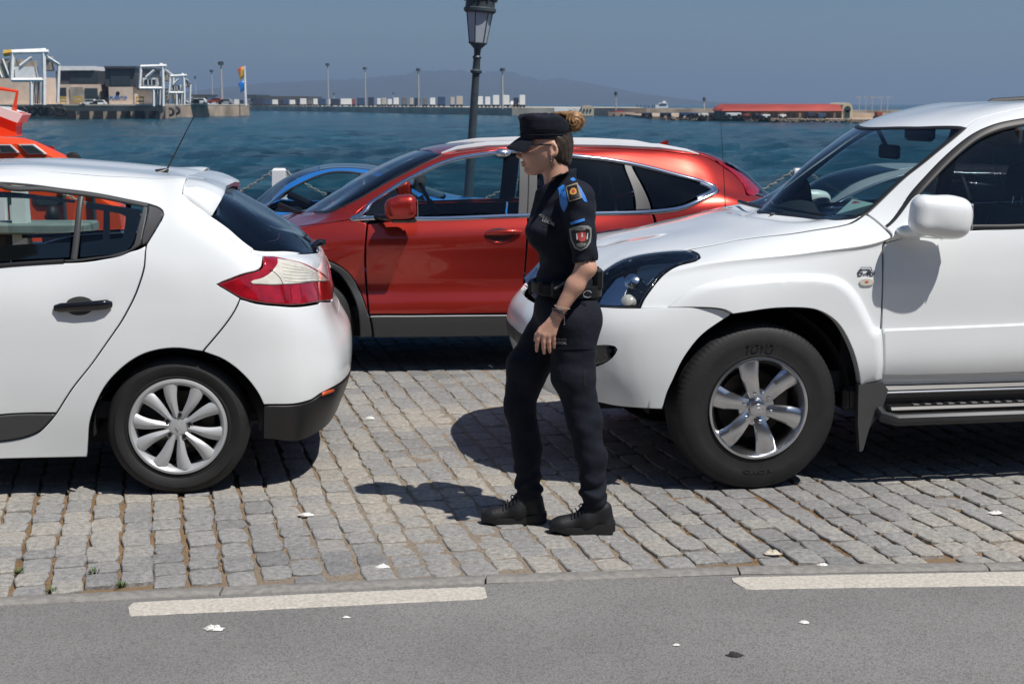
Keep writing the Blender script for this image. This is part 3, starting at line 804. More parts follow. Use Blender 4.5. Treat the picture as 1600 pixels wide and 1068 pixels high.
def build_sea():
    m, N, L, b = nodes_mat('sea_water'); b.inputs['Roughness'].default_value = .14; b.inputs['IOR'].default_value = 1.33
    geo = N.new('ShaderNodeNewGeometry')
    mp = N.new('ShaderNodeMapping'); mp.inputs['Scale'].default_value = (1.0, .55, 1); mp.inputs['Rotation'].default_value = (0, 0, R(12)); L.new(geo.outputs['Position'], mp.inputs['Vector'])
    big = N.new('ShaderNodeTexNoise'); big.inputs['Scale'].default_value = .09; big.inputs['Detail'].default_value = 5; big.inputs['Roughness'].default_value = .6
    mp2 = N.new('ShaderNodeMapping'); mp2.inputs['Scale'].default_value = (.5, 1.1, 1); L.new(geo.outputs['Position'], mp2.inputs['Vector']); L.new(mp2.outputs[0], big.inputs['Vector'])
    cr = N.new('ShaderNodeValToRGB'); e = cr.color_ramp.elements; e[0].position = .35; e[0].color = (.001, .030, .052, 1); e[1].position = .66; e[1].color = (.004, .095, .145, 1)
    L.new(big.outputs[0], cr.inputs[0]); L.new(cr.outputs[0], b.inputs['Base Color'])
    b.inputs['Specular IOR Level'].default_value = .27
    n1 = N.new('ShaderNodeTexNoise'); n1.inputs['Scale'].default_value = 2.1; n1.inputs['Detail'].default_value = 9; n1.inputs['Roughness'].default_value = .72; n1.inputs['Distortion'].default_value = .4; L.new(mp.outputs[0], n1.inputs['Vector'])
    n3 = N.new('ShaderNodeTexNoise'); n3.inputs['Scale'].default_value = .13; n3.inputs['Detail'].default_value = 4; L.new(mp.outputs[0], n3.inputs['Vector'])
    ad = N.new('ShaderNodeMath'); ad.operation = 'MULTIPLY_ADD'; ad.inputs[1].default_value = .7; L.new(n3.outputs[0], ad.inputs[0]); L.new(n1.outputs[0], ad.inputs[2])
    bp = N.new('ShaderNodeBump'); bp.inputs['Strength'].default_value = 1.0; bp.inputs['Distance'].default_value = .55; L.new(ad.outputs[0], bp.inputs['Height']); L.new(bp.outputs[0], b.inputs['Normal'])
    # one sheet with real chop near the quay
    ys = list(QE + .5 + np.cumsum(np.r_[0, np.geomspace(.25, 9, 190)])); ys = [y for y in ys if y < 700] + [900, 1400, 2500, 5000, 12000, 30000]
    V = []; F = []; nx = 240; rg = np.random.default_rng(2)
    comps = [(rg.uniform(.9, 6.5), rg.uniform(0, 6.28), rg.normal(1.75, .45)) for _ in range(34)]
    for y in ys:
        hw = max(30, y * .55) if y < 2000 else y * 1.5
        for i in range(nx):
            x = -hw + 2 * hw * i / (nx - 1)
            sp = max(2 * hw / nx, 1e-3) * 2.5; z = 0
            for k, ph, a in comps:
                wl_ = 2 * math.pi / k
                if wl_ > sp: z += .040 / k ** .9 * math.sin(k * (x * math.cos(a) + y * math.sin(a)) + ph)
            V.append((x, y, WZ + z * 1.7))
    F = [(j * nx + i, j * nx + i + 1, (j + 1) * nx + i + 1, (j + 1) * nx + i) for j in range(len(ys) - 1) for i in range(nx - 1)]
    o = mesh('water', V, F, m, smooth=True); tag(o, kind='structure')
def build_hills():
    m = mat('far_hill', (.035, .045, .045), 1.0, noise=.3, nscale=.002)
    D = 9000.
    rd = [(200, 150), (300, 146), (390, 133), (470, 127), (560, 123), (620, 118), (660, 111), (700, 109), (735, 113), (785, 111), (820, 119), (850, 126), (880, 122), (905, 127), (940, 134), (1000, 146), (1060, 156), (1120, 163)]
    rg = np.random.default_rng(8); V = []; F = []; n = 160; xs = np.linspace(200, 1120, n)
    hs = np.interp(xs, [p[0] for p in rd], [p[1] for p in rd]) + rg.normal(0, .35, n)
    for i in range(n):
        for j, (f, dd) in enumerate(((1, 0), (.8, -700), (.45, -1500), (.2, -2100), (-.02, -2500), (-.1, 1800))):
            top = at(xs[i], hs[i], D)
            z = (top[2]) * f * (1 + rg.normal(0, .02)); V.append((top[0] * (1 + rg.normal(0, .001)), D + dd + rg.normal(0, 60), z))
    for i in range(n - 1):
        for j in range(4): F.append((i * 6 + j, (i + 1) * 6 + j, (i + 1) * 6 + j + 1, i * 6 + j + 1)[::-1])
        F.append((i * 6, (i + 1) * 6, (i + 1) * 6 + 5, i * 6 + 5))
    tag(mesh('hills', V, F, m, smooth=True), kind='structure')
# ================================================================== cars
def tyre(parent, R_, rr, w, tread=True, lettering=None):
    n = 288
    prof = [(rr - .012, .02), (rr, .010), (rr + .012, .004), (rr + .02, .006), ((R_ + rr) / 2 - .01, -.006), ((R_ + rr) / 2 + .01, -.007), (R_ - .045, -.001), (R_ - .030, .004),
            (R_ - .016, .012), (R_ - .006, .026), (R_ - .001, .042)]
    g = []
    k = 4
    for q in range(k):
        y0 = .046 + (w - .092) * (q + .28) / k; y1 = .046 + (w - .092) * (q + .46) / k
        g += [(R_, y0), (R_ - .008, y0 + .002), (R_ - .008, y1 - .002), (R_, y1)]
    prof = prof + g + [(r, w - h) for r, h in prof[::-1]]
    V = []; m = len(prof)
    for a in range(n):
        an = 2 * math.pi * a / n; notch = tread and a % 3 == 0
        for i, (r, h) in enumerate(prof):
            if notch and 8 <= i <= 10: r -= .003
            V.append((r * math.cos(an), h, r * math.sin(an)))
    F = []
    for a in range(n):
        b = (a + 1) % n
        for i in range(m - 1): F.append((a * m + i, a * m + i + 1, b * m + i + 1, b * m + i))
    o = mesh('tyre', V, F, M['rubber'], parent); autosmooth(o, 32)
    return o
def spoke_mesh(mb, ang, r0, r1, w0, w1, y0, y1, ymid=0., th=.03, bend=0., ridge=.0, n=9, curve=1.6):
    """lofted wheel spoke; outer face towards -y"""
    V = []; prof = [(-1, .35), (-.82, .06), (-.35, -ridge * .6), (0, -ridge), (.35, -ridge * .6), (.82, .06), (1, .35), (.8, 1), (-.8, 1)]
    for i in range(n):
        t = i / (n - 1); r = r0 + (r1 - r0) * t; w = (w0 + (w1 - w0) * t ** curve) / 2
        y = y0 + (y1 - y0) * t + ymid * math.sin(math.pi * t); a = ang + bend * math.sin(math.pi * t)
        for px, py in prof:
            x = r; s_ = px * w; yy = y + (py * th)
            V.append((x * math.cos(a) - s_ * math.sin(a), yy, x * math.sin(a) + s_ * math.cos(a)))
    m = len(prof); F = []
    for i in range(n - 1):
        for k in range(m): F.append((i * m + k, i * m + (k + 1) % m, (i + 1) * m + (k + 1) % m, (i + 1) * m + k))
    F.append(tuple(range(m))); F.append(tuple((n - 1) * m + k for k in range(m))[::-1])
    mb.add(V, F)
def wheel(parent, u, v, Rt, rr, w, kind, steer=0, flip=False, label=None, rot=0.):
    e = bpy.data.objects.new('wheel', None); col.objects.link(e); e.parent = parent; e.location = (u, v, Rt - .004)
    e.rotation_euler = (0, 0, R(steer) + (math.pi if flip else 0)); e.empty_display_size = .1
    tyre(e, Rt, rr, w, tread=(kind == 'suv'))
    rim = MB()
    if kind == 'suv':
        rim.lathe([(rr - .002, .022), (rr + .006, .004), (rr + .003, -.004), (rr - .008, -.006), (rr - .014, .002), (rr - .017, .012), (rr - .028, .024), (rr - .034, .06), (rr - .05, .16), (rr - .05, .2)], 72, axis='y')
        for k in range(6):
            spoke_mesh(rim, R(102 + 60 * k), .045, rr - .018, .060, .108, .028, .012, -.012, .034, bend=.05, ridge=.10, curve=1.1)
        rim.lathe([(0.001, .026), (.052, .026), (.058, .03), (.088, .034), (.092, .042), (.09, .08)], 48, axis='y')
        rb = rim.build('rim', M['alloy'], e, ang=40)
        cp = MB().lathe([(0.0005, .004), (.030, .005), (.040, .009), (.044, .016), (.046, .03)], 40, axis='y')
        cp.build('hub_cap', M['alloy'], e)
        em = MB()
        def oval(cx, cz, a, b, r=.0022):
            V = [(cx + a * math.cos(t), .004, cz + b * math.sin(t)) for t in np.linspace(0, 2 * math.pi, 33)[:-1]]
            em.tube(V + [V[0]], r, 5, cap=False)
        oval(0, 0, .026, .018); oval(0, .0, .008, .0175); oval(0, .009, .018, .0075)
        em.build('emblem', M['chrome'], e)
        for r_ in (0, 180): text_mesh('tyre_lettering', 'TOYO', .034, mat('moulded_rubber', (.017, .017, .018), .55), e, Matrix.Translation((0, -.0095, 0)) @ FACE_V @ Matrix.Rotation(R(r_), 4, 'Z'), .0008, bend=.305, sx=1.5)
        for k in range(6):
            a = R(102 + 60 * k); c = (.072 * math.cos(a), 0, .072 * math.sin(a))
            MB().lathe([(.0005, .008), (.007, .010), (.011, .018), (.0115, .04)], 6, c=c, axis='y').build('wheel_nut', M['chrome'], e)
            MB().lathe([(.0005, .0225), (.0195, .0225), (.0215, .0245), (.0215, .036)], 16, c=c, axis='y').build('nut_recess', M['gloss_black'], e)
    elif kind == 'cover':
        rim.lathe([(rr - .002, .02), (rr + .002, .006), (rr - .002, -.002), (rr - .012, -.004), (rr - .022, .002), (rr - .03, .012), (rr - .034, .03), (rr - .036, .05)], 72, axis='y')
        for k in range(10):
            spoke_mesh(rim, R(98 + 36 * k), .045, rr - .022, .028, .072, .016, .004, -.008, .022, bend=.05 * (-1) ** k, ridge=.35, curve=1.15)
        rim.lathe([(.0005, .010), (.03, .011), (.052, .015), (.066, .024), (.066, .05)], 40, axis='y')
        rim.build('wheel_cover', M['silver'], e, ang=40)
        for k in range(5):
            a = R(81 + 72 * k); c = (.054 * math.cos(a), -.001, .054 * math.sin(a))
            MB().lathe([(.0005, .005), (.006, .006), (.0095, .012), (.010, .02)], 6, c=c, axis='y').build('wheel_nut', M['gloss_black'], e)
            MB().lathe([(.0115, .022), (.013, .012), (.0155, .012), (.017, .022)], 18, c=c, axis='y').build('nut_collar', M['alloy'], e)
        lozenge = MB().prism([(0, .021), (.011, 0), (0, -.021), (-.011, 0)], .006, .012)
        lozenge.build('emblem', M['silver'], e)
    else:
        rim.lathe([(rr - .002, .022), (rr + .004, .003), (rr - .008, -.004), (rr - .02, .012), (rr - .03, .03), (rr - .04, .16)], 64, axis='y')
        for k in range(5):
            for d_ in (-.16, .16):
                spoke_mesh(rim, R(90 + 72 * k) + d_, .04, rr - .018, .03, .04, .03, .012, -.008, .028, ridge=.1)
        rim.lathe([(.0005, .02), (.04, .02), (.06, .028), (.06, .06)], 40, axis='y')
        rim.build('rim', M['alloy'], e, ang=40)
    MB().lathe([(.0005, .10), (.06, .10), (.065, .112), (rr * .68, .112), (rr * .68, .126), (.06, .126)], 48, axis='y').build('brake_disc', M['brake'], e)
    cal = MB().box((rr * .58, .112, .02), (.09, .06, .16), bev=.015); cal.build('brake_caliper', M['brake'], e)
    MB().lathe([(.0005, .17), (rr - .035, .17)], 40, axis='y').build('backing_plate', M['wheel_dark'], e)
    return e
def arch_liner(parent, u, zc, Ra, v0, v1, Wc):
    for mir in (0, 1):
        mb = MB(); V = []; n = 25
        for i in range(n):
            a = math.pi * (i / (n - 1)) * 1.02 - .01 * math.pi
            for v in (v0, v1):
                vv = v if not mir else 2 * Wc - v
                V.append((u + Ra * math.cos(a), vv, zc + Ra * math.sin(a)))
        F = [(2 * i, 2 * i + 1, 2 * i + 3, 2 * i + 2) for i in range(n - 1)]
        F.append(tuple(2 * i + 1 for i in range(n)))
        mb.add(V, F).build('wheel_arch_liner', M['wheel_dark'], parent)
def seat(parent, u, v, z, facing=-1, s=1.0, head=True, matl=None):
    """a car seat; facing -1 looks towards -u"""
    f = facing
    e = bpy.data.objects.new('seat', None); col.objects.link(e); e.parent = parent; e.location = (u, v, z); e.empty_display_size = .1
    MB_ = matl or M['seat']
    def fn(p):
        c = d_box(p, (0, 0, .08), (.25, .24, .075), .06)
        b1 = d_box(p, (-f * .27, 0, .38), (.07, .24, .30), .06, rot_xyz(y=-14 * f * -1 if f > 0 else -14 * -1 * -1 * -1))
        return smin(c, b1, .05)
    rb = rot_xyz(y=(-14 if f > 0 else 14))
    def fn2(p): return smin(d_box(p, (0, 0, .08), (.25, .24, .075), .06), d_box(p, (-f * .28, 0, .36), (.065, .23, .31), .055, rb), .05)
    sdf_obj('seat_cushion', fn2, (-.5, -.3, -.05), (.5, .3, .75), .025, MB_, e)
    if head:
        hd = lambda p: d_box(p, (-f * .375, 0, .80), (.055, .135, .10), .05, rb)
        sdf_obj('headrest', hd, (-.5, -.2, .6), (.5, .2, .98), .016, MB_, e)
        for y in (-.05, .05): MB().tube([(-f * .345, y, .62), (-f * .37, y, .76)], .006).build('headrest_post', M['chrome'], e)
    return e
def steering(parent, u, v, z, Rr=.185, tilt=25):
    m4 = Matrix.Translation((u, v, z)) @ Matrix.Rotation(R(tilt), 4, 'Y')
    mb = MB(); P = [m4 @ Vector((0, Rr * math.cos(t), Rr * math.sin(t))) for t in np.linspace(0, 2 * math.pi, 37)]
    mb.tube(P, .015, 8, cap=False)
    for a in (R(200), R(-20), R(270)): mb.tube([m4 @ Vector((.02, 0, 0)), m4 @ Vector((0, Rr * math.cos(a), Rr * math.sin(a)))], .012, 6)
    mb.box((0, 0, 0), (.05, .13, .12), bev=.02, M4=m4)
    mb.tube([m4 @ Vector((0, 0, 0)), m4 @ Vector((-.35, 0, 0))], .035, 8)
    return mb.build('steering_wheel', M['interior'], parent)
def text_mesh(name, s, size, material, parent, M4, ext=.001, bend=None, sx=1.0, font_shear=0):
    cu = bpy.data.curves.new(name, 'FONT'); cu.body = s; cu.size = size; cu.extrude = ext; cu.align_x = 'CENTER'; cu.align_y = 'CENTER'; cu.shear = font_shear; cu.resolution_u = 3
    ob = bpy.data.objects.new(name, cu); col.objects.link(ob); bpy.context.view_layer.update()
    me = bpy.data.meshes.new_from_object(ob); bpy.data.objects.remove(ob); bpy.data.curves.remove(cu)
    o = bpy.data.objects.new(name, me); col.objects.link(o); me.materials.clear(); me.materials.append(material)
    for v in me.vertices:
        p = Vector((v.co.x * sx, v.co.y, v.co.z))
        if bend:      # wrap round a circle of radius bend
            a = math.pi / 2 - p.x / bend; r = bend + p.y; p = Vector((r * math.cos(a), r * math.sin(a), p.z))
        v.co = M4 @ p
    if parent is not None: o.parent = parent
    return o
FACE_V = Matrix(((1, 0, 0, 0), (0, 0, -1, 0), (0, 1, 0, 0), (0, 0, 0, 1)))      # text plane -> local u,z plane facing -v

# ------------------------------------------------------------------ white off-road car (right)
def build_suv():
    g = ground(1182, 768); fr = Frame(g[:2], 9.0); P = fr.P; Wc = .94
    T = thing('parked_suv', 'large white off-road car on the right with black headlight, six-spoke alloy wheel and side step', 'car', (*g[:2], 0), fr.a, 'cars parked on the cobbled quay')
    C = Wc
    # stations: each a column of 9 rows (bottom, low, crease, upper side, shoulder/belt, window top, seam, quarter, centre)
    st = [
     [(-.94, C, .42), (-1.0, C, .58), (-1.0, C, .76), (-.82, C, .92), (-.76, C, 1.02), (-.71, C, 1.06), (-.66, C, 1.075), (-.60, C, 1.09), (-.54, C, 1.10)],
     [(-.90, .55, .41), (-.965, .53, .58), (-.96, .52, .76), (-.79, .53, .92), (-.72, .55, 1.01), (-.67, .57, 1.055), (-.61, .60, 1.08), (-.52, .75, 1.115), (-.43, C, 1.13)],
     [(-.78, .27, .40), (-.83, .25, .58), (-.83, .24, .76), (-.78, .27, .90), (-.70, .30, .99), (-.61, .33, 1.06), (-.53, .38, 1.095), (-.42, .62, 1.135), (-.32, C, 1.15)],
     [(-.56, .10, .395), (-.62, .085, .58), (-.62, .08, .77), (-.56, .11, .91), (-.50, .15, 1.0), (-.40, .20, 1.075), (-.30, .27, 1.115), (-.22, .55, 1.165), (-.15, C, 1.18)],
     [(-.30, .04, .42), (-.30, .025, .60), (-.30, .03, .78), (-.28, .055, .94), (-.24, .095, 1.05), (-.17, .14, 1.115), (-.08, .22, 1.155), (-.02, .52, 1.20), (.0, C, 1.215)],
     [(.22, .06, .46), (.22, .04, .60), (.22, .045, .80), (.24, .055, .99), (.27, .080, 1.10), (.28, .115, 1.165), P(1262, 361, .21), (.22, .50, 1.25), (.12, C, 1.255)],
     [(.60, .10, .46), (.60, .055, .60), (.60, .055, .80), (.60, .06, 1.02), (.61, .080, 1.15), P(1384, 359, .115), P(1351, 334, .22), P(1268, 340, .55), P(1188, 331, C)],
     [(.84, .10, .46), (.84, .055, .60), (.84, .055, .80), (.84, .06, 1.03), (.84, .09, 1.195), P(1444, 285, .19), P(1425, 268, .28), P(1345, 262, .57), P(1262, 258, C)],
     [(1.10, .10, .455), (1.10, .055, .60), (1.10, .055, .80), (1.10, .06, 1.03), (1.08, .09, 1.21), P(1530, 211, .26), P(1506, 200, .335), P(1424, 199.5, .58), P(1352, 201, C)],
     [(1.42, .10, .452), (1.42, .055, .60), (1.42, .055, .80), (1.42, .06, 1.03), (1.42, .09, 1.225), P(1600, 189, .28), P(1597, 170, .36), P(1520, 167.5, .62), P(1450, 171.5, C)],
     [(1.95, .10, .45), (1.95, .055, .60), (1.95, .055, .80), (1.95, .06, 1.03), (1.95, .09, 1.23), (1.95, .29, 1.745), (1.92, .37, 1.80), (1.90, .62, 1.84), (1.88, C, 1.85)],
     [(2.79, .05, .46), (2.79, .03, .60), (2.79, .03, .80), (2.79, .06, 1.03), (2.79, .09, 1.24), (2.79, .29, 1.73), (2.79, .37, 1.785), (2.79, .62, 1.83), (2.79, C, 1.84)],
     [(3.40, .08, .48), (3.42, .06, .62), (3.42, .06, .80), (3.44, .08, 1.03), (3.42, .11, 1.25), (3.30, .30, 1.70), (3.26, .38, 1.755), (3.26, .62, 1.80), (3.26, C, 1.81)],
     [(3.60, .18, .48), (3.66, .16, .62), (3.68, .16, .80), (3.64, .17, 1.03), (3.60, .20, 1.25), (3.46, .36, 1.66), (3.42, .44, 1.71), (3.42, .66, 1.75), (3.42, C, 1.76)],
     [(3.68, .42, .48), (3.76, .40, .62), (3.77, .40, .80), (3.69, .42, 1.03), (3.66, .44, 1.24), (3.58, .50, 1.45), (3.53, .58, 1.58), (3.50, .74, 1.67), (3.49, C, 1.70)],
     [(3.70, C, .48), (3.78, C, .62), (3.80, C, .80), (3.71, C, 1.03), (3.68, C, 1.22), (3.65, C, 1.34), (3.62, C, 1.44), (3.58, C, 1.54), (3.54, C, 1.64)],
    ]
    S = Surf([[c[r] for c in st] for r in range(9)], Wc, fr)
    W = M['white']
    bulge = lambda top, depth, zf=None: None
    def inner_off(poly_s, k):       # shallow shoulder in from the edge of a raised panel
        pass
    arch_f = [(1035, 638), (1043, 610), (1051, 593), (1070, 555), (1098, 521), (1130, 498), (1160, 487), (1200, 481), (1245, 479.5), (1272, 483), (1296, 496), (1311, 513), (1327, 545), (1336, 575), (1340, 600)]
    # bumper: from its top edge at the flare forwards to the centre line
    S.panel('front_bumper', [(1035, 638, 1), (1043, 610), (1051, 593), (1070, 555), (1098, 521), (1141, 491, 1), (1130, 484.5), (1110, 481.5), (1043, 481), (1000, 482.5), (970, 482.5), (940, 481, 1),
            ('S', 2, 2.5), ('S', 1, 2.38), ('S', 0, 2.35, 1), ('S', 0, 0, 1), ('S', 1, 0), ('S', 2, 0), (930, 626), (960, 632), (1000, 636)], W, T, off=.012, lip=.03,
            holes=[[(905, 541, 1), (945, 538), (962, 540), (966, 545), (958, 558), (943, 568), (925, 573), (905, 571, 1)]])
    S.panel('fog_lamp', [(905, 541, 1), (945, 538), (962, 540), (966, 545), (958, 558), (943, 568), (925, 573), (905, 571, 1)], M['lens'], T, off=.006, lip=.0, mirror='copy')
    S.panel('fog_lamp_housing', [(903, 540, 1), (945, 536.5), (963, 539), (968, 545), (959, 559), (943, 569.5), (925, 575), (903, 573, 1)], M['gloss_black'], T, off=-.02, lip=.0, mirror='copy')
    S.panel('fog_lamp_reflector', [(922, 545), (945, 543), (956, 546), (950, 557), (935, 565), (922, 566)], M['clad'], T, off=-.015, lip=.01, mirror='copy')
    S.panel('bumper_vent', [('S', .02, 1.15, 1), ('S', .8, 1.15), ('S', 1.1, 1.3), ('S', 1.0, 1.5), ('S', .02, 1.55, 1)], M['plastic'], T, off=.016, lip=.02)
    # grille with chrome surround and upright bars
    S.panel('grille', [('S', 0, 2.45, 1), ('S', 1.0, 2.5), ('S', 1.42, 2.6), ('S', 1.3, 3.7), ('S', .9, 3.95), ('S', 0, 3.95, 1)], M['plastic'], T, off=-.01, lip=.02)
    for q in range(5):
        S.strip('grille_bar', [('S', .14 + q * .25, 2.52), ('S', .14 + q * .25, 3.85)], M['chrome'], T, w=.035, h=.03)
    S.strip('grille_surround', [('S', 0, 3.98), ('S', .9, 3.98), ('S', 1.32, 3.72), ('S', 1.44, 2.55)], M['chrome'], T, w=.04, h=.035)
    # head lamp
    HL = [(999, 480, 1), (1005, 467), (1020, 446), (1040, 425), (1060, 414), (1085, 407.5), (1092, 403), (1082, 396.5), (1068, 392.5), (1032, 394.5), (995, 400), (970, 407.5), (946, 422), (930, 440), (921, 457), (914, 479, 1), (940, 480), (970, 481)]
    S.panel('headlight_lens', HL, M['lens'], T, off=.010, lip=.012, mirror='copy')
    S.panel('headlight_housing', HL, M['gloss_black'], T, off=-.045, lip=.0, mirror='copy', gap=.0)
    S.panel('headlight_rim', HL, M['gloss_black'], T, off=.004, lip=.05, mirror='copy', gap=.001, holes=[[(996, 476), (1001, 465), (1015, 445), (1036, 423), (1058, 411), (1080, 405), (1084, 401), (1066, 396), (1032, 398), (997, 403.5), (973, 411), (950, 425), (935, 442), (927, 458), (921, 475), (940, 476.5), (970, 477.5)]])
    S.panel('headlight_reflector', [(925, 474), (931, 455), (948, 430), (968, 418), (977, 430), (974, 455), (966, 474)], M['chrome'], T, off=-.038, lip=.02, mirror='copy')
    S.panel('headlight_reflector', [(1000, 404), (1040, 400), (1070, 399), (1048, 411), (1025, 425), (1006, 440), (996, 425)], M['slate'], T, off=-.038, lip=.02, mirror='copy')
    def lamp_ball(px, py, r, m, name, dv=.0):
        p = S.outline([(px, py)], False)[0]; q = S.ev([p[0]], [p[1]])[0]; n = S.nrm([p[0]], [p[1]])[0]
        for mir in (0, 1):
            V, F = [], []
            mb = MB(); prof = [(.0005, 0), (r * .5, .1 * r), (r * .85, .35 * r), (r, .8 * r), (r * 1.05, 1.5 * r)]
            mb.lathe(prof, 24, axis='y')
            o = mb.build(name, m, T)
            nn = Vector(n) if not mir else Vector((n[0], -n[1], n[2]))
            o.rotation_mode = 'QUATERNION'; o.rotation_quaternion = Vector((0, -1, 0)).rotation_difference(nn)
            qq = q + n * dv; o.location = (qq[0], qq[1] if not mir else 2 * Wc - qq[1], qq[2])
    lamp_ball(984, 434, .044, M['chrome'], 'headlight_bulb_bowl', -.010)
    lamp_ball(979, 466, .036, M['whitelens'], 'turn_signal_bulb', -.006)
    # fender and flare
    S.panel('front_fender', [(1141, 491), (1130, 484.5), (1110, 481.5), (1043, 481), (1000, 481.5, 1), (1006, 468), (1021, 447), (1041, 426), (1061, 415), (1086, 408.5), (1094, 403, 1), (1077, 389.5, 1), (1110, 384), (1160, 374), (1245, 364), (1325, 350), (1352, 334, 1),
            (1384, 359, 1), (1382, 378), (1379, 440), (1376, 514, 1), (1370, 520), (1350, 520), (1320, 470), (1260, 450), (1200, 455), (1150, 470)], W, T, mirror='copy', lip=.02)
    flare = [(1141, 490, 1), (1160, 487), (1200, 481), (1245, 479.5), (1272, 483), (1296, 496), (1311, 513), (1327, 545), (1336, 575), (1340, 601, 1), (1352, 600), (1377, 594, 1), (1379, 550), (1376, 513, 1), (1366, 510), (1355, 487), (1342, 462), (1325, 442), (1302, 431), (1262, 428), (1195, 431), (1145, 436), (1095, 447), (1070, 459), (1050, 474), (1042, 480, 1), (1110, 481), (1130, 484)]
    zc = .80
    fo = S.outline([(1352, 600), (1377, 594, 1), (1379, 550), (1376, 513), (1366, 510, 1), (1355, 487), (1342, 462), (1325, 442), (1302, 431), (1262, 428), (1195, 431), (1145, 436), (1095, 447), (1070, 459), (1050, 474), (1040, 482)], False); fs0 = S.outline([(1042, 480)], False)[0][0]
    def flare_off(Q):
        d = np.full(len(Q), 9.)
        A = fo[:-1]; B = fo[1:]
        # distance to the outer (upper/rear) edge of the flare
        m = len(fo)
        for a, b in zip(A, B):
            mid = (a + b) / 2
            ab = b - a; t = np.clip(((Q - a) @ ab) / max(1e-9, ab @ ab), 0, 1); d = np.minimum(d, np.linalg.norm(Q - a - t[:, None] * ab, axis=1))
        ramp = np.clip((Q[:, 0] - fs0) / .30, 0, 1); ramp = ramp * ramp * (3 - 2 * ramp)
        return .006 + .034 * ramp * (1 - (1 - np.clip(d / .055, 0, 1)) ** 2)
    archpoly = S.outline([(1128, 510, 1)] + [(1150, 500), (1200, 490), (1245, 488), (1272, 492), (1288, 502), (1302, 518), (1318, 550), (1328, 590), (1330, 612, 1), (1345, 612, 1), (1345, 596, 1), (1341, 576), (1332, 545), (1316, 511), (1299, 492), (1273, 478.5), (1245, 475), (1200, 476), (1160, 482), (1128, 490, 1)])
    S.panel('wheel_arch_flare', flare, W, T, mirror='copy', lip=.06, offf=flare_off, res=.02)
    # bonnet
    S.panel('bonnet', [(1077, 388.5, 1), (1110, 383), (1160, 373), (1245, 363), (1325, 349), (1349, 335.5, 1), (1330, 341.5), (1300, 343.5), (1268, 341.5), (1200, 333.5), ('S', 5.93, 8, 1), ('S', 4, 8), ('S', 2, 8), ('S', 0, 8, 1), ('S', 0, 4.1, 1), ('S', 1, 4.08), ('S', 1.4, 4.1), (930, 437, 1), (946, 420.5), (970, 406), (995, 398.5), (1032, 393), (1068, 391, 1)], W, T, lip=.02, res=.045)
    # windscreen, roof
    WS = [(1352, 333, 1), (1375, 312), (1412, 277), (1450, 247), (1487, 217), (1507, 201, 1), (1475, 198.7), (1400, 199.5), ('S', 8.02, 8, 1), ('S', 6.0, 8, 1), (1200, 332), (1268, 340), (1300, 342.5), (1330, 340.5)]
    S.panel('windscreen', WS, M['wglass'], T, off=-.004, lip=0, gap=.0, res=.05)
    S.strip('windscreen_seal', [(1345, 337), (1352, 333), (1375, 312), (1412, 277), (1450, 247), (1487, 217), (1507, 201, 1), (1475, 198.7), (1400, 199.5), ('S', 8.02, 8)], M['rubber_trim'], T, w=.030, h=.004, off=-.002)
    S.strip('cowl_panel', [(1349, 337), (1330, 342), (1300, 344), (1268, 342), (1200, 334), ('S', 5.97, 8)], M['plastic'], T, w=.06, h=.004, off=-.006)
    S.panel('roof', [(1507, 200.5, 1), (1525, 187), (1550, 179), (1575, 173.5), (1600, 169.5), ('S', 10, 6), ('S', 11, 6), ('S', 12, 6, 1), ('S', 12, 8, 1), ('S', 10, 8), ('S', 8.03, 8, 1), (1400, 199), (1475, 198)], W, T, res=.06)
    # A pillar and roof side, quarter
    S.panel('roof_side', [(1352, 333, 1), (1375, 311.5), (1412, 276.5), (1450, 246.5), (1487, 216.5), (1507, 200.5, 1), (1525, 187), (1550, 179), (1575, 173.5), (1600, 169.5), ('S', 10, 6), ('S', 11, 6), ('S', 12, 6), ('S', 12, 5, 1), ('S', 11, 4.97), ('S', 10, 4.97), (1600, 189.5), (1550, 200), (1512, 220), (1475, 252), (1440, 290), (1420, 315), (1385, 358.5, 1)], W, T, mirror='copy', lip=.02)
    # doors
    S.panel('front_door', [(1378, 512, 1), (1380, 440), (1383, 380, 1), ('L', .9, 1.222), ('L', 1.3, 1.238), ('L', 1.7, 1.243, 1), ('L', 1.72, .9), ('L', 1.7, .49), ('L', 1.6, .465), ('L', .8, .465), ('L', .66, .47), ('L', .625, .50), (1379, 560)], W, T, mirror='copy', lip=.025, off=.0)
    S.panel('door_lower_cladding', [(1379, 513.5, 1), (1600, 504.5), ('L', 1.69, .788, 1), ('L', 1.69, .545, 1), ('L', 1.5, .53), ('L', .8, .53), ('L', .64, .535, 1)], W, T, mirror='copy', off=.012, lip=.012, rnd=.010)
    S.panel('mirror_mount_panel', [(1383, 357, 1), (1382, 379, 1), (1462, 373.5), (1470, 372, 1), (1443, 306, 1), (1436, 303), (1425, 310)], W, T, mirror='copy', off=.006, lip=.012, rnd=.006)
    S.panel('rear_door', [('L', 1.72, 1.243, 1), ('L', 2.1, 1.25), ('L', 2.6, 1.26, 1), ('L', 2.55, 1.0), ('L', 2.38, .85), ('L', 2.30, .62), ('L', 2.28, .47, 1), ('L', 1.8, .465), ('L', 1.72, .5)], W, T, mirror='copy', lip=.025)
    S.panel('rear_quarter', [('L', 2.62, 1.26, 1), ('S', 12, 4.05), ('S', 13, 4.05), ('S', 14, 4.05, 1), ('S', 14, 2.6, 1), ('S', 13, 2.55), ('L', 3.3, .85), ('L', 3.12, .80), ('L', 2.95, .93), ('L', 2.79, .96), ('L', 2.6, .93), ('L', 2.45, .85, 1), ('L', 2.56, 1.0)], W, T, mirror='copy', lip=.03)
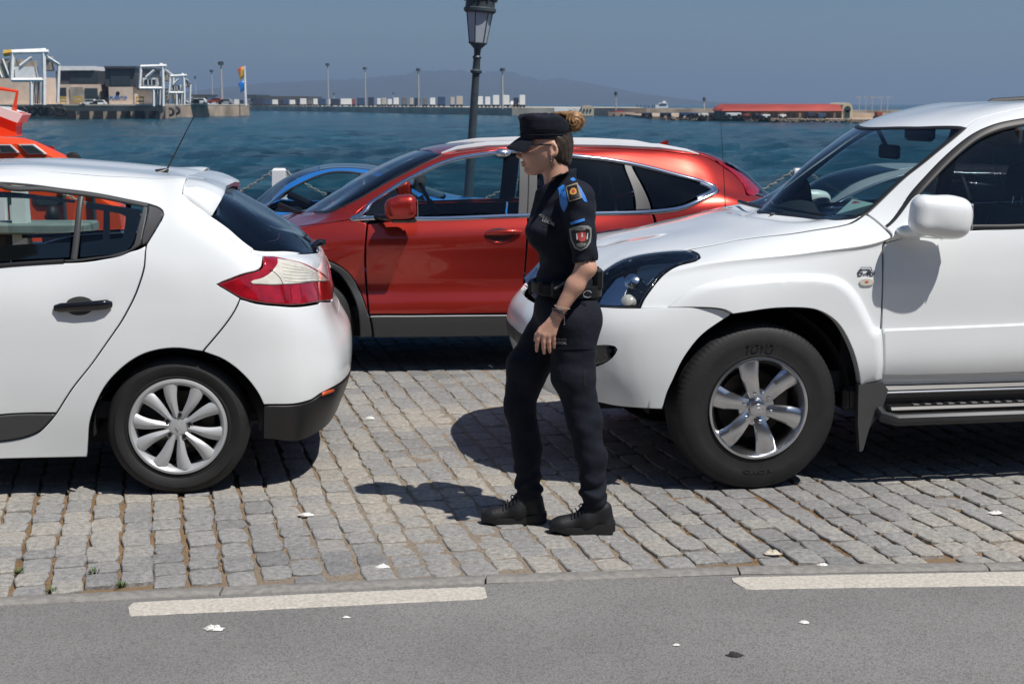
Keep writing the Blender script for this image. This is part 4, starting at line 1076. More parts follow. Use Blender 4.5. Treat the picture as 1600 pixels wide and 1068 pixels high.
    S.panel('rear_arch_flare', [('L', 2.30, .48, 1), ('L', 2.33, .65), ('L', 2.42, .84), ('L', 2.6, .96), ('L', 2.79, 1.0), ('L', 3.0, .96), ('L', 3.18, .84), ('L', 3.28, .62), ('L', 3.28, .48, 1), ('L', 3.21, .48, 1), ('L', 3.18, .62), ('L', 3.06, .80), ('L', 2.92, .88), ('L', 2.79, .90), ('L', 2.66, .88), ('L', 2.52, .80), ('L', 2.40, .62), ('L', 2.38, .48, 1)], W, T, mirror='copy', off=.02, lip=.05, rnd=.01)
    S.panel('rear_bumper', [('L', 3.30, .82, 1), ('S', 13, 2.4), ('S', 14, 2.4), ('S', 15, 2.4, 1), ('S', 15, 0, 1), ('S', 14, 0), ('S', 13, 0), ('L', 3.3, .5, 1)], W, T, off=.012, lip=.03)
    S.panel('tailgate', [('S', 14.05, 2.5, 1), ('S', 15, 2.5, 1), ('S', 15, 4.1, 1), ('S', 14.05, 4.1, 1)], W, T)
    S.panel('rear_window', [('S', 13.2, 4.2, 1), ('S', 14, 4.2), ('S', 15, 4.2, 1), ('S', 15, 8, 1), ('S', 14, 8), ('S', 12.8, 8, 1), ('S', 12.9, 6), ('S', 13, 5)], M['privacy'], T, off=-.004, lip=0)
    S.panel('rear_roof_edge', [('S', 12, 4.06, 1), ('S', 13.15, 4.1, 1), ('S', 12.95, 5), ('S', 12.85, 6), ('S', 12.75, 8, 1), ('S', 12, 8, 1), ('S', 12, 6)], W, T)
    # side glass with black frames
    S.panel('front_door_glass', [(1400, 360, 1), (1436, 303), (1450, 290), (1482, 256), (1520, 226), (1556, 207), (1604, 196), ('L', 1.62, 1.66), ('L', 1.68, 1.66, 1), ('L', 1.68, 1.235, 1), ('L', 1.3, 1.232), ('L', .9, 1.215, 1)], M['glass'], T, off=-.014, lip=0, mirror='copy', res=.05)
    S.strip('window_frame', [(1387, 356), (1421, 313), (1442, 287.5), (1478, 250), (1514, 219.5), (1552, 200.5), (1603, 189.5), ('S', 10, 4.96), ('S', 11, 4.96)], M['rubber_trim'], T, w=.05, h=.006, off=-.004)
    S.strip('window_sill_seal', [(1470, 371), ('L', .95, 1.232), ('L', 1.3, 1.243), ('L', 1.7, 1.247), ('L', 2.6, 1.262), ('L', 3.3, 1.27)], M['rubber_trim'], T, w=.025, h=.006)
    S.strip('window_pillar', [('L', 1.70, 1.24), ('L', 1.72, 1.70)], M['rubber_trim'], T, w=.09, h=.005, off=-.006)
    S.panel('rear_door_glass', [('L', 1.74, 1.245, 1), ('L', 1.74, 1.70, 1), ('L', 2.45, 1.69, 1), ('L', 2.6, 1.255, 1)], M['privacy'], T, off=-.014, lip=0, mirror='copy')
    S.strip('window_pillar', [('L', 2.60, 1.25), ('L', 2.48, 1.70)], W, T, w=.10, h=.005, off=-.006)
    S.panel('quarter_glass', [('L', 2.66, 1.26, 1), ('L', 2.54, 1.69, 1), ('S', 12, 4.9), ('S', 12.0, 4.1, 1)], M['privacy'], T, off=-.010, lip=0, mirror='copy')
    # badge, side repeater, antenna base
    def on(px, py, dv=0.):
        q = S.outline([(px, py)], False)[0]; return S.ev([q[0]], [q[1]])[0] + S.nrm([q[0]], [q[1]])[0] * dv
    b = on(1353, 427, .004)
    m4 = Matrix.Translation(b) @ FACE_V
    text_mesh('badge', 'D-4D', .036, M['slate'], T, m4, .002, sx=1.05)
    bd = MB(); w_ = .047; h_ = .017
    bd.tube([Vector(b) + Vector((x * w_, 0, z * h_)) for x, z in ((-.55, .9), (-.6, 1.7), (.45, 1.7), (.55, .9))], .003, 6)
    bd.build('badge_outline', M['slate'], T)
    S.panel('side_repeater', [(1341, 441), (1345, 435), (1360, 434), (1366, 438), (1364, 445), (1355, 447), (1344, 446)], M['whitelens'], T, off=.008, lip=.008, mirror='copy')
    S.panel('side_repeater_bulb', [(1348, 441), (1352, 437), (1357, 438), (1357, 442), (1352, 444)], M['amber'], T, off=.0095, lip=.002, mirror='copy')
    a0 = on(1135, 325 + 6, 0)
    aq = P(1133, 322, 1.62); at_ = P(1127, 170, 1.58)
    MB().tube([(aq[0], 1.62, aq[2] - .06), (aq[0], 1.62, aq[2] + .02), (at_[0], 1.60, at_[2])], [.010, .0026, .0009], 8).build('aerial', M['plastic'], T)
    # door mirror
    mc = P(1469, 338, -.06)
    def mir(p):
        d = d_box(p, (0, 0, 0), (.150, .066, .095), .062)
        d = smin(d, d_ell(p, (.035, .0, .0), (.118, .075, .098)), .03)
        return smax(d, -(d_plane(p, (.118, 0, 0), (-1, .1, 0))) * 1.0, .02) if False else d
    for s_ in (0, 1):
        vv = mc[1] if not s_ else 2 * Wc - mc[1]
        o = sdf_obj('mirror_housing', mir, (-.2, -.14, -.14), (.2, .14, .14), .009, W, T, relax=2)
        o.location = (mc[0], vv, mc[2]); o.rotation_euler = (0, R(6), 0)
        if s_: o.location = (mc[0] + .08, vv - .10, mc[2] - .05); o.scale = (.72, .6, .66)      # folded in on the far side
        ar = P(1425, 357, .05); sg = 1 if not s_ else -1; base = ar[1] if not s_ else 2 * Wc - ar[1]
        a_ = sdf_obj('mirror_arm', lambda p: smin(d_cap(p, (-.02, 0, -.012), (.14, -.13 , .0), .034, .030, .7, (0, 0, 1)), d_cap(p, (-.03, .02, -.01), (.05, -.0, -.01), .035, .035, .6, (0, 0, 1)), .03), (-.12, -.22, -.1), (.24, .1, .1), .008, M['plastic'] if False else W, T, relax=1)
        a_.location = (ar[0], base, ar[2]); a_.scale = (1, sg, 1)
        gl = MB().box((0, 0, 0), (.004, .10, .12), bev=.001); g2 = gl.build('mirror_glass', M['chrome'], T); g2.location = (mc[0] + .139 + (.02 if s_ else 0), vv - (.10 if s_ else 0), mc[2] - (.05 if s_ else 0))
        if s_: g2.scale = (1, .5, .6)
    # sill, step, mud flap
    for v in (.2, 2 * Wc - .2): MB().box((1.55, v, .42), (2.2, .26, .12), bev=.02).build('sill', M['plastic'], T)
    x0 = P(1392, 660, .0)
    for s_ in (0, 1):
        k = (lambda v: v) if not s_ else (lambda v: 2 * Wc - v)
        stp = MB().box((1.46, k(.075), .375), (1.62, .17, .03), bev=.012).build('step_tread', M['plastic'], T)
        tr = MB().tube([(.66, k(.14), .39), (.62, k(.07), .372), (.625, k(.0), .345), (.68, k(-.03), .335), (2.2, k(-.03), .335), (2.27, k(.0), .345), (2.3, k(.1), .38)], .030, 10).build('step_rail', mat('dark_metal_step', (.05, .052, .056), .30, metal=.5), T)
        ch = MB().box((1.5, k(.05), .452), (1.78, .012, .010), bev=.003).build('sill_trim', M['chrome'], T)
        gr = MB()
        for q in range(22): gr.box((.80 + q * .06, k(.035), .3935), (.032, .03, .007), bev=.002)
        tag(gr.build('step_grip_pads', M['clad'], T), kind='stuff')
        fl = [P(1341, 601, .04), P(1378, 596, .04), P(1386, 608, .05), P(1376, 640, .05), P(1358, 668, .04), P(1349, 704, .03), P(1344, 706, .03), P(1341, 660, .03)]
        MB().prism([(a, c) for a, _, c in fl], k(.035), k(.075)).build('mud_flap', M['clad'], T)
    # inside
    tub = MB().box((1.95, Wc, .50), (3.3, 1.60, .10)).box((.50, Wc, .85), (.10, 1.6, .7)).box((2.9, Wc, .95), (1.0, 1.5, .04))
    tub.build('cabin_floor', M['interior'], T)
    def dash(p): return smin(d_box(p, (.62, Wc, 1.10), (.20, .76, .14), .06), d_ell(p, (.66, .55 if False else 1.33, 1.20), (.14, .22, .10)), .05)
    sdf_obj('dashboard', dash, (.3, .1, .85), (1.0, 1.8, 1.4), .03, M['interior'], T)
    steering(T, .98, .55, 1.20, tilt=-28)
    for v in (.52, 1.36): seat(T, 1.62, v, .60)
    for v in (.50, .94, 1.38): seat(T, 2.45, v, .62)
    rm = P(1384, 237, .94)
    MB().box((rm[0] + .02, Wc, rm[2]), (.03, .24, .075), bev=.012).tube([(rm[0], Wc, rm[2] + .03), (rm[0] - .05, Wc, rm[2] + .12)], .012).build('rear_view_mirror', M['interior'], T)
    for v in (.42, 1.40): MB().box((1.38, v, 1.67), (.05, .34, .10), bev=.02).build('sun_visor', M['interior'], T)
    # permit card on the dash inside the screen, with its red stamp and lines of print
    c0 = [Vector(P(*q)) for q in ((1306, 335, .66), (1345, 336, .60), (1367, 318, .56), (1332, 311, .70))]
    card = MB(); n_ = (c0[1] - c0[0]).cross(c0[3] - c0[0]).normalized()
    card.add(c0 + [q - n_ * (.003 if n_.z > 0 else -.003) for q in c0], [(0, 1, 2, 3), (7, 6, 5, 4), (0, 4, 5, 1), (1, 5, 6, 2), (2, 6, 7, 3), (3, 7, 4, 0)])
    card.build('permit_card', mat('pale_green_card', (.45, .62, .55), .6), T, smooth=False)
    pr = MB(); pr2 = MB()
    def cardpt(a, b): return c0[0] * (1 - a) * (1 - b) + c0[1] * a * (1 - b) + c0[2] * a * b + c0[3] * (1 - a) * b + n_ * (.0025 if n_.z > 0 else -.0025)
    def cq(mb, a0, b0, a1, b1): mb.add([cardpt(a0, b0), cardpt(a1, b0), cardpt(a1, b1), cardpt(a0, b1)], [(0, 1, 2, 3)])
    cq(pr, .15, .72, .45, .9)
    for r_ in range(4): cq(pr2, .2, .52 - r_ * .12, .55 + .1 * (r_ % 2), .57 - r_ * .12)
    cq(pr2, .68, .7, .85, .75)
    pr.build('permit_stamp', mat('stamp_red', (.45, .06, .10), .7), T, smooth=False); pr2.build('permit_print', mat('print_dark', (.05, .06, .08), .7), T, smooth=False)
    # wipers and washer jets
    for pts in ([(1163, 318, 1.5), (1185, 325, 1.25), (1230, 335, .85)], [(1215, 325, 1.0), (1250, 332, .75), (1310, 342, .42)]):
        L = [Vector(P(*q)) for q in pts]
        L = [q + Vector((-.03, 0, .012)) for q in L]
        MB().tube(L, [.012, .009, .006], 6).build('wiper', M['plastic'], T)
    for px, py, v in ((1207, 336, .80), (1141, 327, 1.45)):
        q = P(px, py, v); MB().box((q[0], v, q[2] + .004), (.03, .012, .014), bev=.004).build('washer_jet', M['plastic'], T)
    # wheels, liners, chassis
    Rt = .386
    wheel(T, .012, .035, .403, .243, .255, 'suv', steer=2)
    wheel(T, 2.79, .035, Rt, .243, .255, 'suv')
    wheel(T, -.028, 2 * Wc - .035, Rt, .243, .255, 'suv', flip=True); wheel(T, 2.79, 2 * Wc - .035, Rt, .243, .255, 'suv', flip=True)
    arch_liner(T, -.02, .40, .50, .06, .60, Wc); arch_liner(T, 2.79, .40, .50, .06, .60, Wc)
    MB().box((1.4, Wc, .40), (4.4, .9, .16), bev=.03).box((-.45, Wc, .60), (.5, 1.2, .35), bev=.05).box((-.1, Wc, .80), (.8, .7, .4)).build('chassis', M['wheel_dark'], T)
    MB().tube([(-.02, .2, .36), (-.02, 1.68, .36)], .045).build('axle', M['wheel_dark'], T)
    # roof rack at the very edge of the picture
    for v in (.40, 2 * Wc - .40):
        MB().tube([(1.75, v, 1.79), (1.85, v, 1.845), (2.2, v, 1.865), (3.0, v, 1.86), (3.1, v, 1.80)], .016, 8).build('roof_rail', M['clad'], T)
    return T, S

# ------------------------------------------------------------------ white hatchback (left), seen from its rear quarter
def build_hatch():
    g = ground(275, 776); fr = Frame(g[:2], 6.0); P = fr.P; Wc = .90; C = Wc
    T = thing('parked_hatchback', 'white hatchback on the left with red and clear tail light and ten-spoke wheel cover', 'car', (*g[:2], 0), fr.a, 'cars parked on the cobbled quay')
    st = [
     [(-3.40, C, .20), (-3.47, C, .40), (-3.46, C, .58), (-3.40, C, .70), (-3.32, C, .80), (-3.26, C, .83), (-3.20, C, .85), (-3.13, C, .87), (-3.05, C, .89)],
     [(-3.33, .5, .20), (-3.40, .5, .40), (-3.39, .5, .58), (-3.33, .5, .70), (-3.24, .5, .79), (-3.17, .52, .83), (-3.10, .6, .86), (-3.0, .75, .89), (-2.92, C, .91)],
     [(-3.15, .18, .20), (-3.22, .17, .40), (-3.20, .17, .58), (-3.14, .18, .70), (-3.03, .20, .80), (-2.95, .24, .85), (-2.86, .30, .89), (-2.76, .6, .93), (-2.7, C, .95)],
     [(-2.64, .04, .19), (-2.64, .01, .40), (-2.64, .02, .62), (-2.62, .04, .78), (-2.58, .08, .88), (-2.5, .14, .93), (-2.42, .22, .97), (-2.36, .6, 1.02), (-2.3, C, 1.03)],
     [(-2.05, .05, .19), (-2.05, .01, .40), (-2.05, .015, .64), (-2.05, .03, .84), (-2.04, .07, .96), (-2.0, .12, 1.01), (-1.95, .19, 1.04), (-2.05, .6, 1.05), (-2.12, C, 1.05)],
     [(-1.55, .05, .19), (-1.55, .01, .40), (-1.55, .015, .65), (-1.55, .03, .86), (-1.55, .07, 1.0), (-1.5, .17, 1.22), (-1.45, .26, 1.26), (-1.55, .6, 1.31), (-1.6, C, 1.32)],
     [(-1.12, .05, .19), (-1.12, .01, .40), (-1.12, .015, .65), (-1.12, .03, .86), (-1.12, .07, 1.02), (-1.08, .20, 1.43), (-1.0, .29, 1.48), (-1.05, .6, 1.525), (-1.1, C, 1.53)],
     [P(0, 717, .05), P(0, 640, .02), P(0, 560, .01), P(0, 480, .02), P(0, 415, .07), P(0, 286, .20), (-.77, .30, 1.515), (-.8, .6, 1.545), P(0, 250, C)],
     [P(120, 716, .05), P(118, 640, .015), P(118, 560, .005), P(118, 480, .015), P(118, 408, .065), P(120, 299, .20), (-.42, .30, 1.485), (-.43, .6, 1.525), P(120, 258.5, C)],
     [P(200, 715, .04), P(200, 640, .01), P(200, 560, .0), P(200, 480, .015), P(205, 395, .06), P(236, 318, .18), (-.10, .29, 1.445), (-.13, .6, 1.495), P(215, 266, C)],
     [(.12, .03, .24), (.12, .0, .42), (.12, .0, .65), (.12, .01, .88), P(290, 410, .05), P(286, 330, .15), P(296, 296, .24), (.05, .55, 1.468), P(292, 275, C)],
     [P(412, 685, .05), P(412, 633, .01), P(412, 560, .005), P(410, 480, .02), P(372, 400, .08), P(348, 362, .15), P(353, 352, .20), (.17, .50, 1.40), P(372, 306, C)],
     [(.56, .10, .235), (.58, .06, .42), (.58, .055, .65), (.57, .075, .87), (.50, .125, 1.075), P(388, 392, .165), P(396, 386, .20), (.36, .50, 1.29), P(425, 337, C)],
     [(.68, .27, .25), (.735, .22, .44), (.725, .22, .64), (.685, .24, .85), (.62, .28, 1.06), (.545, .33, 1.12), (.51, .37, 1.155), (.46, .60, 1.235), P(465, 360.5, C)],
     [(.74, .55, .27), (.805, .50, .46), (.80, .50, .66), (.735, .52, .82), (.685, .53, 1.03), (.635, .55, 1.095), (.60, .58, 1.13), (.56, .70, 1.18), P(486, 377, C)],
     [(.76, C, .29), (.825, C, .47), (.825, C, .67), (.745, C, .80), (.705, C, 1.02), (.675, C, 1.07), (.65, C, 1.10), (.62, C, 1.125), (.595, C, 1.15)],
    ]
    S = Surf([[c[r] for c in st] for r in range(9)], Wc, fr)
    W = M['white']
    arch = [(136, 714, 1), (137, 695), (140, 660), (150, 630), (165, 602), (190, 575), (220, 555), (250, 546), (280, 544), (317, 549), (350, 562), (380, 585), (402, 612), (412, 632, 1)]
    lamp = [(409, 400.5, 1), (411, 407), (410, 417), (400, 424), (370, 432.5), (339, 444, 1), (375, 465), (400, 472), (425, 475), (504, 471), (521, 465, 1), (520, 450), (512, 435), (487, 417), (450, 406), (425, 401.5)]
    S.panel('rear_quarter', [(229, 382, 1), (226, 415), (217, 447), (205, 475), (187, 507), (150, 560), (117, 602), (89, 645, 1), (77, 660), (62, 674), (37, 684), (0, 690), ('L', -.95, .268, 1), ('L', -.95, .19, 1), (0, 717)] + arch[0:10] + [(317, 548, 1), (375, 466, 1), (339, 444, 1), (370, 432), (400, 423.5), (409, 416.5), (410.5, 407), (408, 400, 1), (397, 389), (362, 361), (328, 336, 1), (300, 315.5), (285, 302, 1), (286.5, 290), (291, 279, 1),
            (215, 277), (150, 274), (0, 263), ('S', 5.5, 6.6), ('S', 5.5, 6.05), ('S', 6, 5.4), (0, 284.5), (75, 291.5), (150, 301.5), (200, 311.5), (232, 318, 1), (250, 325), (256, 335), (247, 353)], W, T, mirror='copy', lip=.018)
    S.panel('roof', [(291, 279, 1), (215, 277), (150, 274), (0, 263), ('S', 5.9, 6.6), ('S', 5.5, 6.2, 1), ('S', 6, 7), ('S', 6, 8, 1), ('S', 9.97, 8, 1), ('S', 9.98, 7.4)], W, T, gap=.0003, rnd=.0003, lip=.004)
    S.panel('rear_door', [(228, 383, 1), (225, 415), (216, 447), (204, 475), (186, 507), (149, 560), (116, 602), (88, 645, 1), (0, 648), ('L', -1.08, .37, 1), ('L', -1.10, .7), ('L', -1.09, 1.0, 1), (0, 417), (100, 410), (175, 401.5), (215, 389.5)], W, T, mirror='copy', lip=.02)
    S.panel('door_lower_cladding', [(88, 646, 1), (0, 648.5), ('L', -1.04, .36, 1), ('L', -1.04, .27, 1), (0, 689), (37, 683), (62, 673), (77, 659)], M['clad'], T, mirror='copy', off=.006, rnd=.006)
    S.panel('front_door', [('L', -1.09, 1.01, 1), ('L', -1.10, .7), ('L', -1.08, .28, 1), ('L', -2.06, .28, 1), ('L', -2.12, .6), ('L', -2.04, .97, 1), ('L', -1.5, 1.0)], W, T, mirror='copy', lip=.02)
    S.panel('front_fender', [('L', -2.08, .28, 1), ('L', -2.14, .6), ('L', -2.07, .97, 1), ('S', 3, 4.4), ('S', 2, 4.3, 1), ('S', 2.3, 2.9), ('L', -2.98, .5), ('L', -2.96, .45, 1), ('L', -2.86, .58), ('L', -2.64, .66), ('L', -2.42, .58), ('L', -2.33, .38), ('L', -2.32, .22, 1), ('L', -2.12, .22, 1)], W, T, mirror='copy', lip=.02)
    S.panel('front_bumper', [('S', 0, 3.3, 1), ('S', 1, 3.2), ('S', 2, 3.0, 1), ('S', 2.4, 2.2), ('S', 2.5, 1, 1), ('S', 2.5, 0.1, 1), ('S', 1, .05), ('S', 0, .05, 1)], W, T, lip=.02)
    S.panel('headlight_lens', [('S', 1.1, 3.3, 1), ('S', 1.9, 3.1, 1), ('S', 2.5, 4.0), ('S', 2.2, 4.5, 1), ('S', 1.3, 4.1, 1)], M['whitelens'], T, lip=.02, mirror='copy')
    S.panel('bonnet', [('S', 0, 3.4, 1), ('S', 1, 3.4), ('S', 1.3, 4.2), ('S', 2, 4.6), ('S', 3, 5), ('S', 3.9, 5.6, 1), ('S', 3.93, 7), ('S', 3.9, 8, 1), ('S', 0, 8, 1)], W, T, lip=.02)
    S.panel('windscreen', [('S', 4.02, 6.1, 1), ('S', 5, 6.05), ('S', 5.9, 6.1, 1), ('S', 5.95, 7), ('S', 5.95, 8, 1), ('S', 3.98, 8, 1), ('S', 3.98, 7)], M['wglass'], T, off=-.004, lip=0)
    S.panel('roof_side', [('S', 4.0, 5.5, 1), ('S', 5, 5.35), ('S', 6, 5.3), ('S', 6.5, 5.35, 1), ('S', 6.0, 6.4, 1), ('S', 5.92, 6.08), ('S', 5, 6.0), ('S', 4, 6.05, 1)], W, T, mirror='copy', lip=.015)
    # side windows
    S.panel('side_glass', [(-60, 413, 1), (0, 411), (100, 404.5), (109, 403.5, 1), (121, 307.5, 1), (60, 299), (0, 293), (-60, 288), ('L', -1.08, 1.43, 1), ('L', -1.09, 1.03, 1)], M['glass'], T, off=-.012, lip=0, mirror='copy')
    S.panel('quarter_glass', [(132, 309, 1), (180, 316), (222, 322, 1), (219, 340), (213, 365), (207, 381, 1), (197, 392), (180, 397.5), (150, 401), (121, 404, 1)], M['glass'], T, off=-.012, lip=0, mirror='copy')
    S.panel('front_door_glass', [('L', -1.15, 1.03, 1), ('L', -1.15, 1.42, 1), ('S', 5.5, 5.0), ('S', 5.0, 4.95), ('S', 4.4, 4.6, 1), ('L', -1.8, 1.02, 1)], M['glass'], T, off=-.012, lip=0, mirror='copy')
    # the narrow clear opening behind dark screen print: a dark band round the quarter glass
    S.panel('quarter_glass_surround', [(133, 310, 1), (222, 323, 1), (219, 340), (213, 365), (207, 381), (197, 392), (180, 397.5), (150, 401), (122, 403.5, 1)], M['gloss_black'], T, off=-.016, lip=0, mirror=None,
            holes=[[(131, 322, 1), (161, 327, 1), (159, 373, 1), (126, 377.5, 1)], [(170.5, 328.5, 1), (186, 331), (196, 336, 1), (192, 362), (190, 370, 1), (170, 372.5, 1)]])
    S.panel('side_glass_surround', [(-60, 412, 1), (0, 410.5), (108, 403.5, 1), (120, 308, 1), (0, 294), (-60, 289, 1)], M['gloss_black'], T, off=-.016, lip=0, mirror=None,
            holes=[[(-60, 304, 1), (0, 307), (117, 315, 1), (108.5, 377.5, 1), (0, 383.5), (-60, 386, 1)]])
    S.strip('window_frame', [(-90, 280), (0, 289), (75, 296), (150, 305.5), (200, 315), (231, 321.5)], M['clad'], T, w=.028, h=.007)
    S.strip('window_divider', [(126.5, 307.5), (121, 355), (115, 405)], M['clad'], T, w=.030, h=.008, off=-.002)
    S.panel('window_corner_trim', [(232, 320, 1), (250, 326), (255, 335.5), (247, 352), (230, 380.5, 1), (221, 383), (229, 340)], M['clad'], T, off=.006, lip=.012, rnd=.006, mirror='copy')
    S.panel('window_rear_trim', [(223, 322, 1), (231, 321, 1), (228, 345), (221, 382, 1), (205, 392), (175, 401), (140, 406), (100, 409.5, 1), (100, 405.5, 1), (150, 401.5), (185, 397), (200, 391), (209, 381), (216, 350)], M['clad'], T, off=.004, lip=.012, rnd=.004, mirror='copy')
    S.strip('window_sill_seal', [(-90, 418), (0, 415), (100, 408)], M['rubber_trim'], T, w=.022, h=.006)
    # tail light
    S.panel('tail_light', lamp, M['redlens'], T, off=.006, rnd=.006, lip=.02, mirror='copy', res=.02)
    S.panel('tail_light_clear', [(431, 406, 1), (450, 408.5), (484, 419.5), (507, 434.5), (511, 439, 1), (480, 442.5), (450, 445.5), (420, 446.5), (395, 445.5, 1), (390, 440), (408, 434), (421, 426), (430, 415)], M['whitelens'], T, off=.012, rnd=.004, lip=.01, mirror='copy', res=.02)
    S.strip('tail_light_division', [(421, 421), (436, 435), (441, 445)], M['clad'], T, w=.003, h=.002, off=.012)
    for q in range(6):
        S.strip('tail_light_rib', [(438 + q * 1.0, 413.5 + q * 5.2), (462 + q * 3.5, 418.5 + q * 4.3), (485 + q * 4.0, 425 + q * 2.8)], M['whitelens'], T, w=.004, h=.002, off=.012)
    for x in (441, 452, 468): S.strip('tail_light_division', [(x, 448), (x + 3, 470)], mat('dark_red', (.10, .002, .004), .3), T, w=.003, h=.0015, off=.006)
    S.strip('tail_light_split', [(488, 443), (496, 458), (504, 471)], M['gloss_black'], T, w=.003, h=.001, off=.008)
    # bumper and its black lower part
    S.panel('rear_bumper', [(317, 549, 1), (350, 562), (380, 585), (402, 612), (412, 632, 1), (487, 624), (500, 615), (525, 602), ('S', 14, 1.05), ('S', 15, 1.05, 1), ('S', 15, 2.72, 1), ('S', 14, 2.72), ('S', 13.4, 2.78), ('S', 13.05, 3.0), (504, 473, 1), (425, 477), (400, 474), (375, 467, 1)], W, T, lip=.016, rnd=.003)
    S.panel('rear_bumper_lower', [(412, 633.5, 1), (487, 625.5), (500, 616.5), (525, 603.5), ('S', 14, 1.0), ('S', 15, 1.0, 1), ('S', 15, 0, 1), ('S', 14, 0), ('S', 13, 0), ('S', 12, 0), (411, 685, 1)], M['plastic'], T, off=.004, lip=.03)
    S.panel('bumper_reflector', [(499, 619, 1), (520, 611, 1), (520, 606.5), (503, 612.5)], M['amber'], T, off=.012, lip=.01, mirror='copy')
    S.panel('tailgate', [(521, 466, 1), (500, 470, 1), ('S', 12.85, 2.8), ('S', 13.3, 2.6), ('S', 14, 2.6), ('S', 15, 2.6, 1), ('S', 15, 5.0, 1), ('S', 14, 4.95), ('S', 13.2, 4.9), (470, 394), (430, 391.5), (396, 389.5, 1), (409, 399.5, 1), (425, 400.5), (450, 405), (487, 416), (512, 434), (520, 450)], W, T, lip=.014, off=-.003)
    S.panel('rear_window', [(328, 336, 1), (362, 361), (396, 388.5, 1), (430, 390.5), (470, 393), ('S', 13.2, 4.95), ('S', 14, 5.0), ('S', 15, 5.05, 1), ('S', 15, 8, 1), ('S', 10.2, 8, 1), ('S', 10.3, 7), (342, 316)], M['rglass'], T, off=-.003, lip=0, gap=0, res=.045)
    S.panel('rear_window_border', [(328, 336, 1), (362, 361), (396, 388.5, 1), (430, 390.5), (470, 393), ('S', 13.2, 4.95), ('S', 14, 5.0), ('S', 15, 5.05, 1), ('S', 15, 5.6, 1), ('S', 14, 5.5), (465, 383), (430, 376), (400, 364), (370, 335), (352, 312), (345, 312)], M['gloss_black'], T, off=-.007, lip=0, gap=0)
    # spoiler over the glass, as a real overhanging wing
    a = lambda px, py, v: Vector(P(px, py, v))
    ed = [a(286, 302, .225), a(327.5, 335.5, .235)]
    lead = [Vector((-.005, v, z)) for v, z in ((.30, 1.452), (.5, 1.473), (.7, 1.482), (.9, 1.485))]
    lead = [a(287, 292, .25)] + [a(292, 279.5, .42), Vector((-.02, .62, P(292, 277, .62)[2])), Vector((-.03, .9, P(290, 275, .9)[2]))]
    tips = [a(330, 336, .235), a(349, 297, .42), a(351, 289.5, .62), a(352, 286.5, .9)]
    nV = []; nF = []; nn = 9
    from itertools import chain
    def interp(L, t):
        k = t * (len(L) - 1); i = min(int(k), len(L) - 2); f = k - i; return L[i] * (1 - f) + L[i + 1] * f
    lead2 = [a(286, 302, .235)] + lead; tips2 = [a(327.5, 335.5, .24), a(343, 309, .30)] + tips[1:]
    G = []
    for q in range(17):
        t = q / 16; A = interp(lead2, t); B = interp(tips2, t)
        row = []
        for w_ in np.linspace(0, 1, 7):
            p = A.lerp(B, w_); p.z += .012 * math.sin(math.pi * w_) * (1 if t > .2 else t * 5); row.append(p)
        row += [B + Vector((.006, .002, -.012)), B + Vector((-.006, .004, -.034)), A.lerp(B, .72) + Vector((0, .0, -.040)), A + Vector((0, .01, -.02))]
        G.append(row)
    G += [[Vector((p.x, 2 * Wc - p.y, p.z)) for p in r] for r in G[-2::-1]]
    m = len(G[0]); V = [p for r in G for p in r]; F = [(i * m + k, i * m + (k + 1) % m, (i + 1) * m + (k + 1) % m, (i + 1) * m + k) for i in range(len(G) - 1) for k in range(m)]
    F += [tuple(range(m))[::-1], tuple((len(G) - 1) * m + k for k in range(m))]
    mb = MB(); mb.add(V, F); mb.build('spoiler', W, T, ang=50)
    MB().box((.185, Wc, P(352, 287, .9)[2] - .022), (.012, .30, .012), bev=.003).build('high_brake_light', M['redlens'], T)
    # door handle with its scoop
    h = lambda px, py, d=0.: (lambda q: S.ev([q[0]], [q[1]])[0] + S.nrm([q[0]], [q[1]])[0] * d)(S.outline([(px, py)], False)[0])
    S.panel('handle_recess', [(102, 476), (107, 467), (124, 462), (141, 466), (147, 474), (143, 487), (125, 493.5), (107, 489)], M['clad'], T, off=.002, lip=.004, rnd=.002, mirror='copy')
    S.panel('handle_recess_sheen', [(106, 478), (112, 484), (125, 486.5), (138, 484), (143, 479), (125, 478)], M['gloss_black'], T, off=.003, lip=.002, rnd=.001, mirror='copy')
    hp = [h(86, 481.5, .006), h(97, 480.5, .018), h(124, 479, .025), h(155, 477, .024), h(168, 475.5, .018), h(175, 475.5, .006)]
    MB().tube([Vector(q) for q in hp], [.009, .013, .013, .014, .014, .009], 12, flat=1.65).build('door_handle', M['gloss_black'], T)
    MB().tube([Vector((q[0], 2 * Wc - q[1], q[2])) for q in hp], [.009, .013, .013, .014, .014, .009], 12, flat=1.65).build('door_handle', M['gloss_black'], T)
    # fuel flap line, wiper, aerial
    wp = [Vector(P(505, 380, .95)) + Vector((.01, 0, .004)), Vector(P(497, 379, .94)), Vector(P(486, 386, .90)), Vector(P(472, 389, .78))]
    MB().tube(wp, [.018, .020, .014, .006], 10).build('rear_wiper', M['gloss_black'], T)
    ab = a(257, 272, .9)
    MB().tube([ab + Vector((-.03, 0, -.005)), ab + Vector((.0, 0, .012)), ab + Vector((.02, 0, .025))], [.035, .02, .007], 10).build('aerial_base', M['plastic'], T)
    MB().tube([ab + Vector((.012, 0, .02)), a(304, 180, .9)], [.005, .0022], 6).build('aerial', M['plastic'], T)
    # front glass corner mirror on both sides
    for v in (-.09, 2 * Wc + .09):
        o = sdf_obj('mirror_housing', lambda p: d_ell(p, (0, 0, 0), (.09, .12, .08)), (-.15, -.15, -.12), (.15, .15, .12), .016, W, T); o.location = (-1.78, v, 1.06)
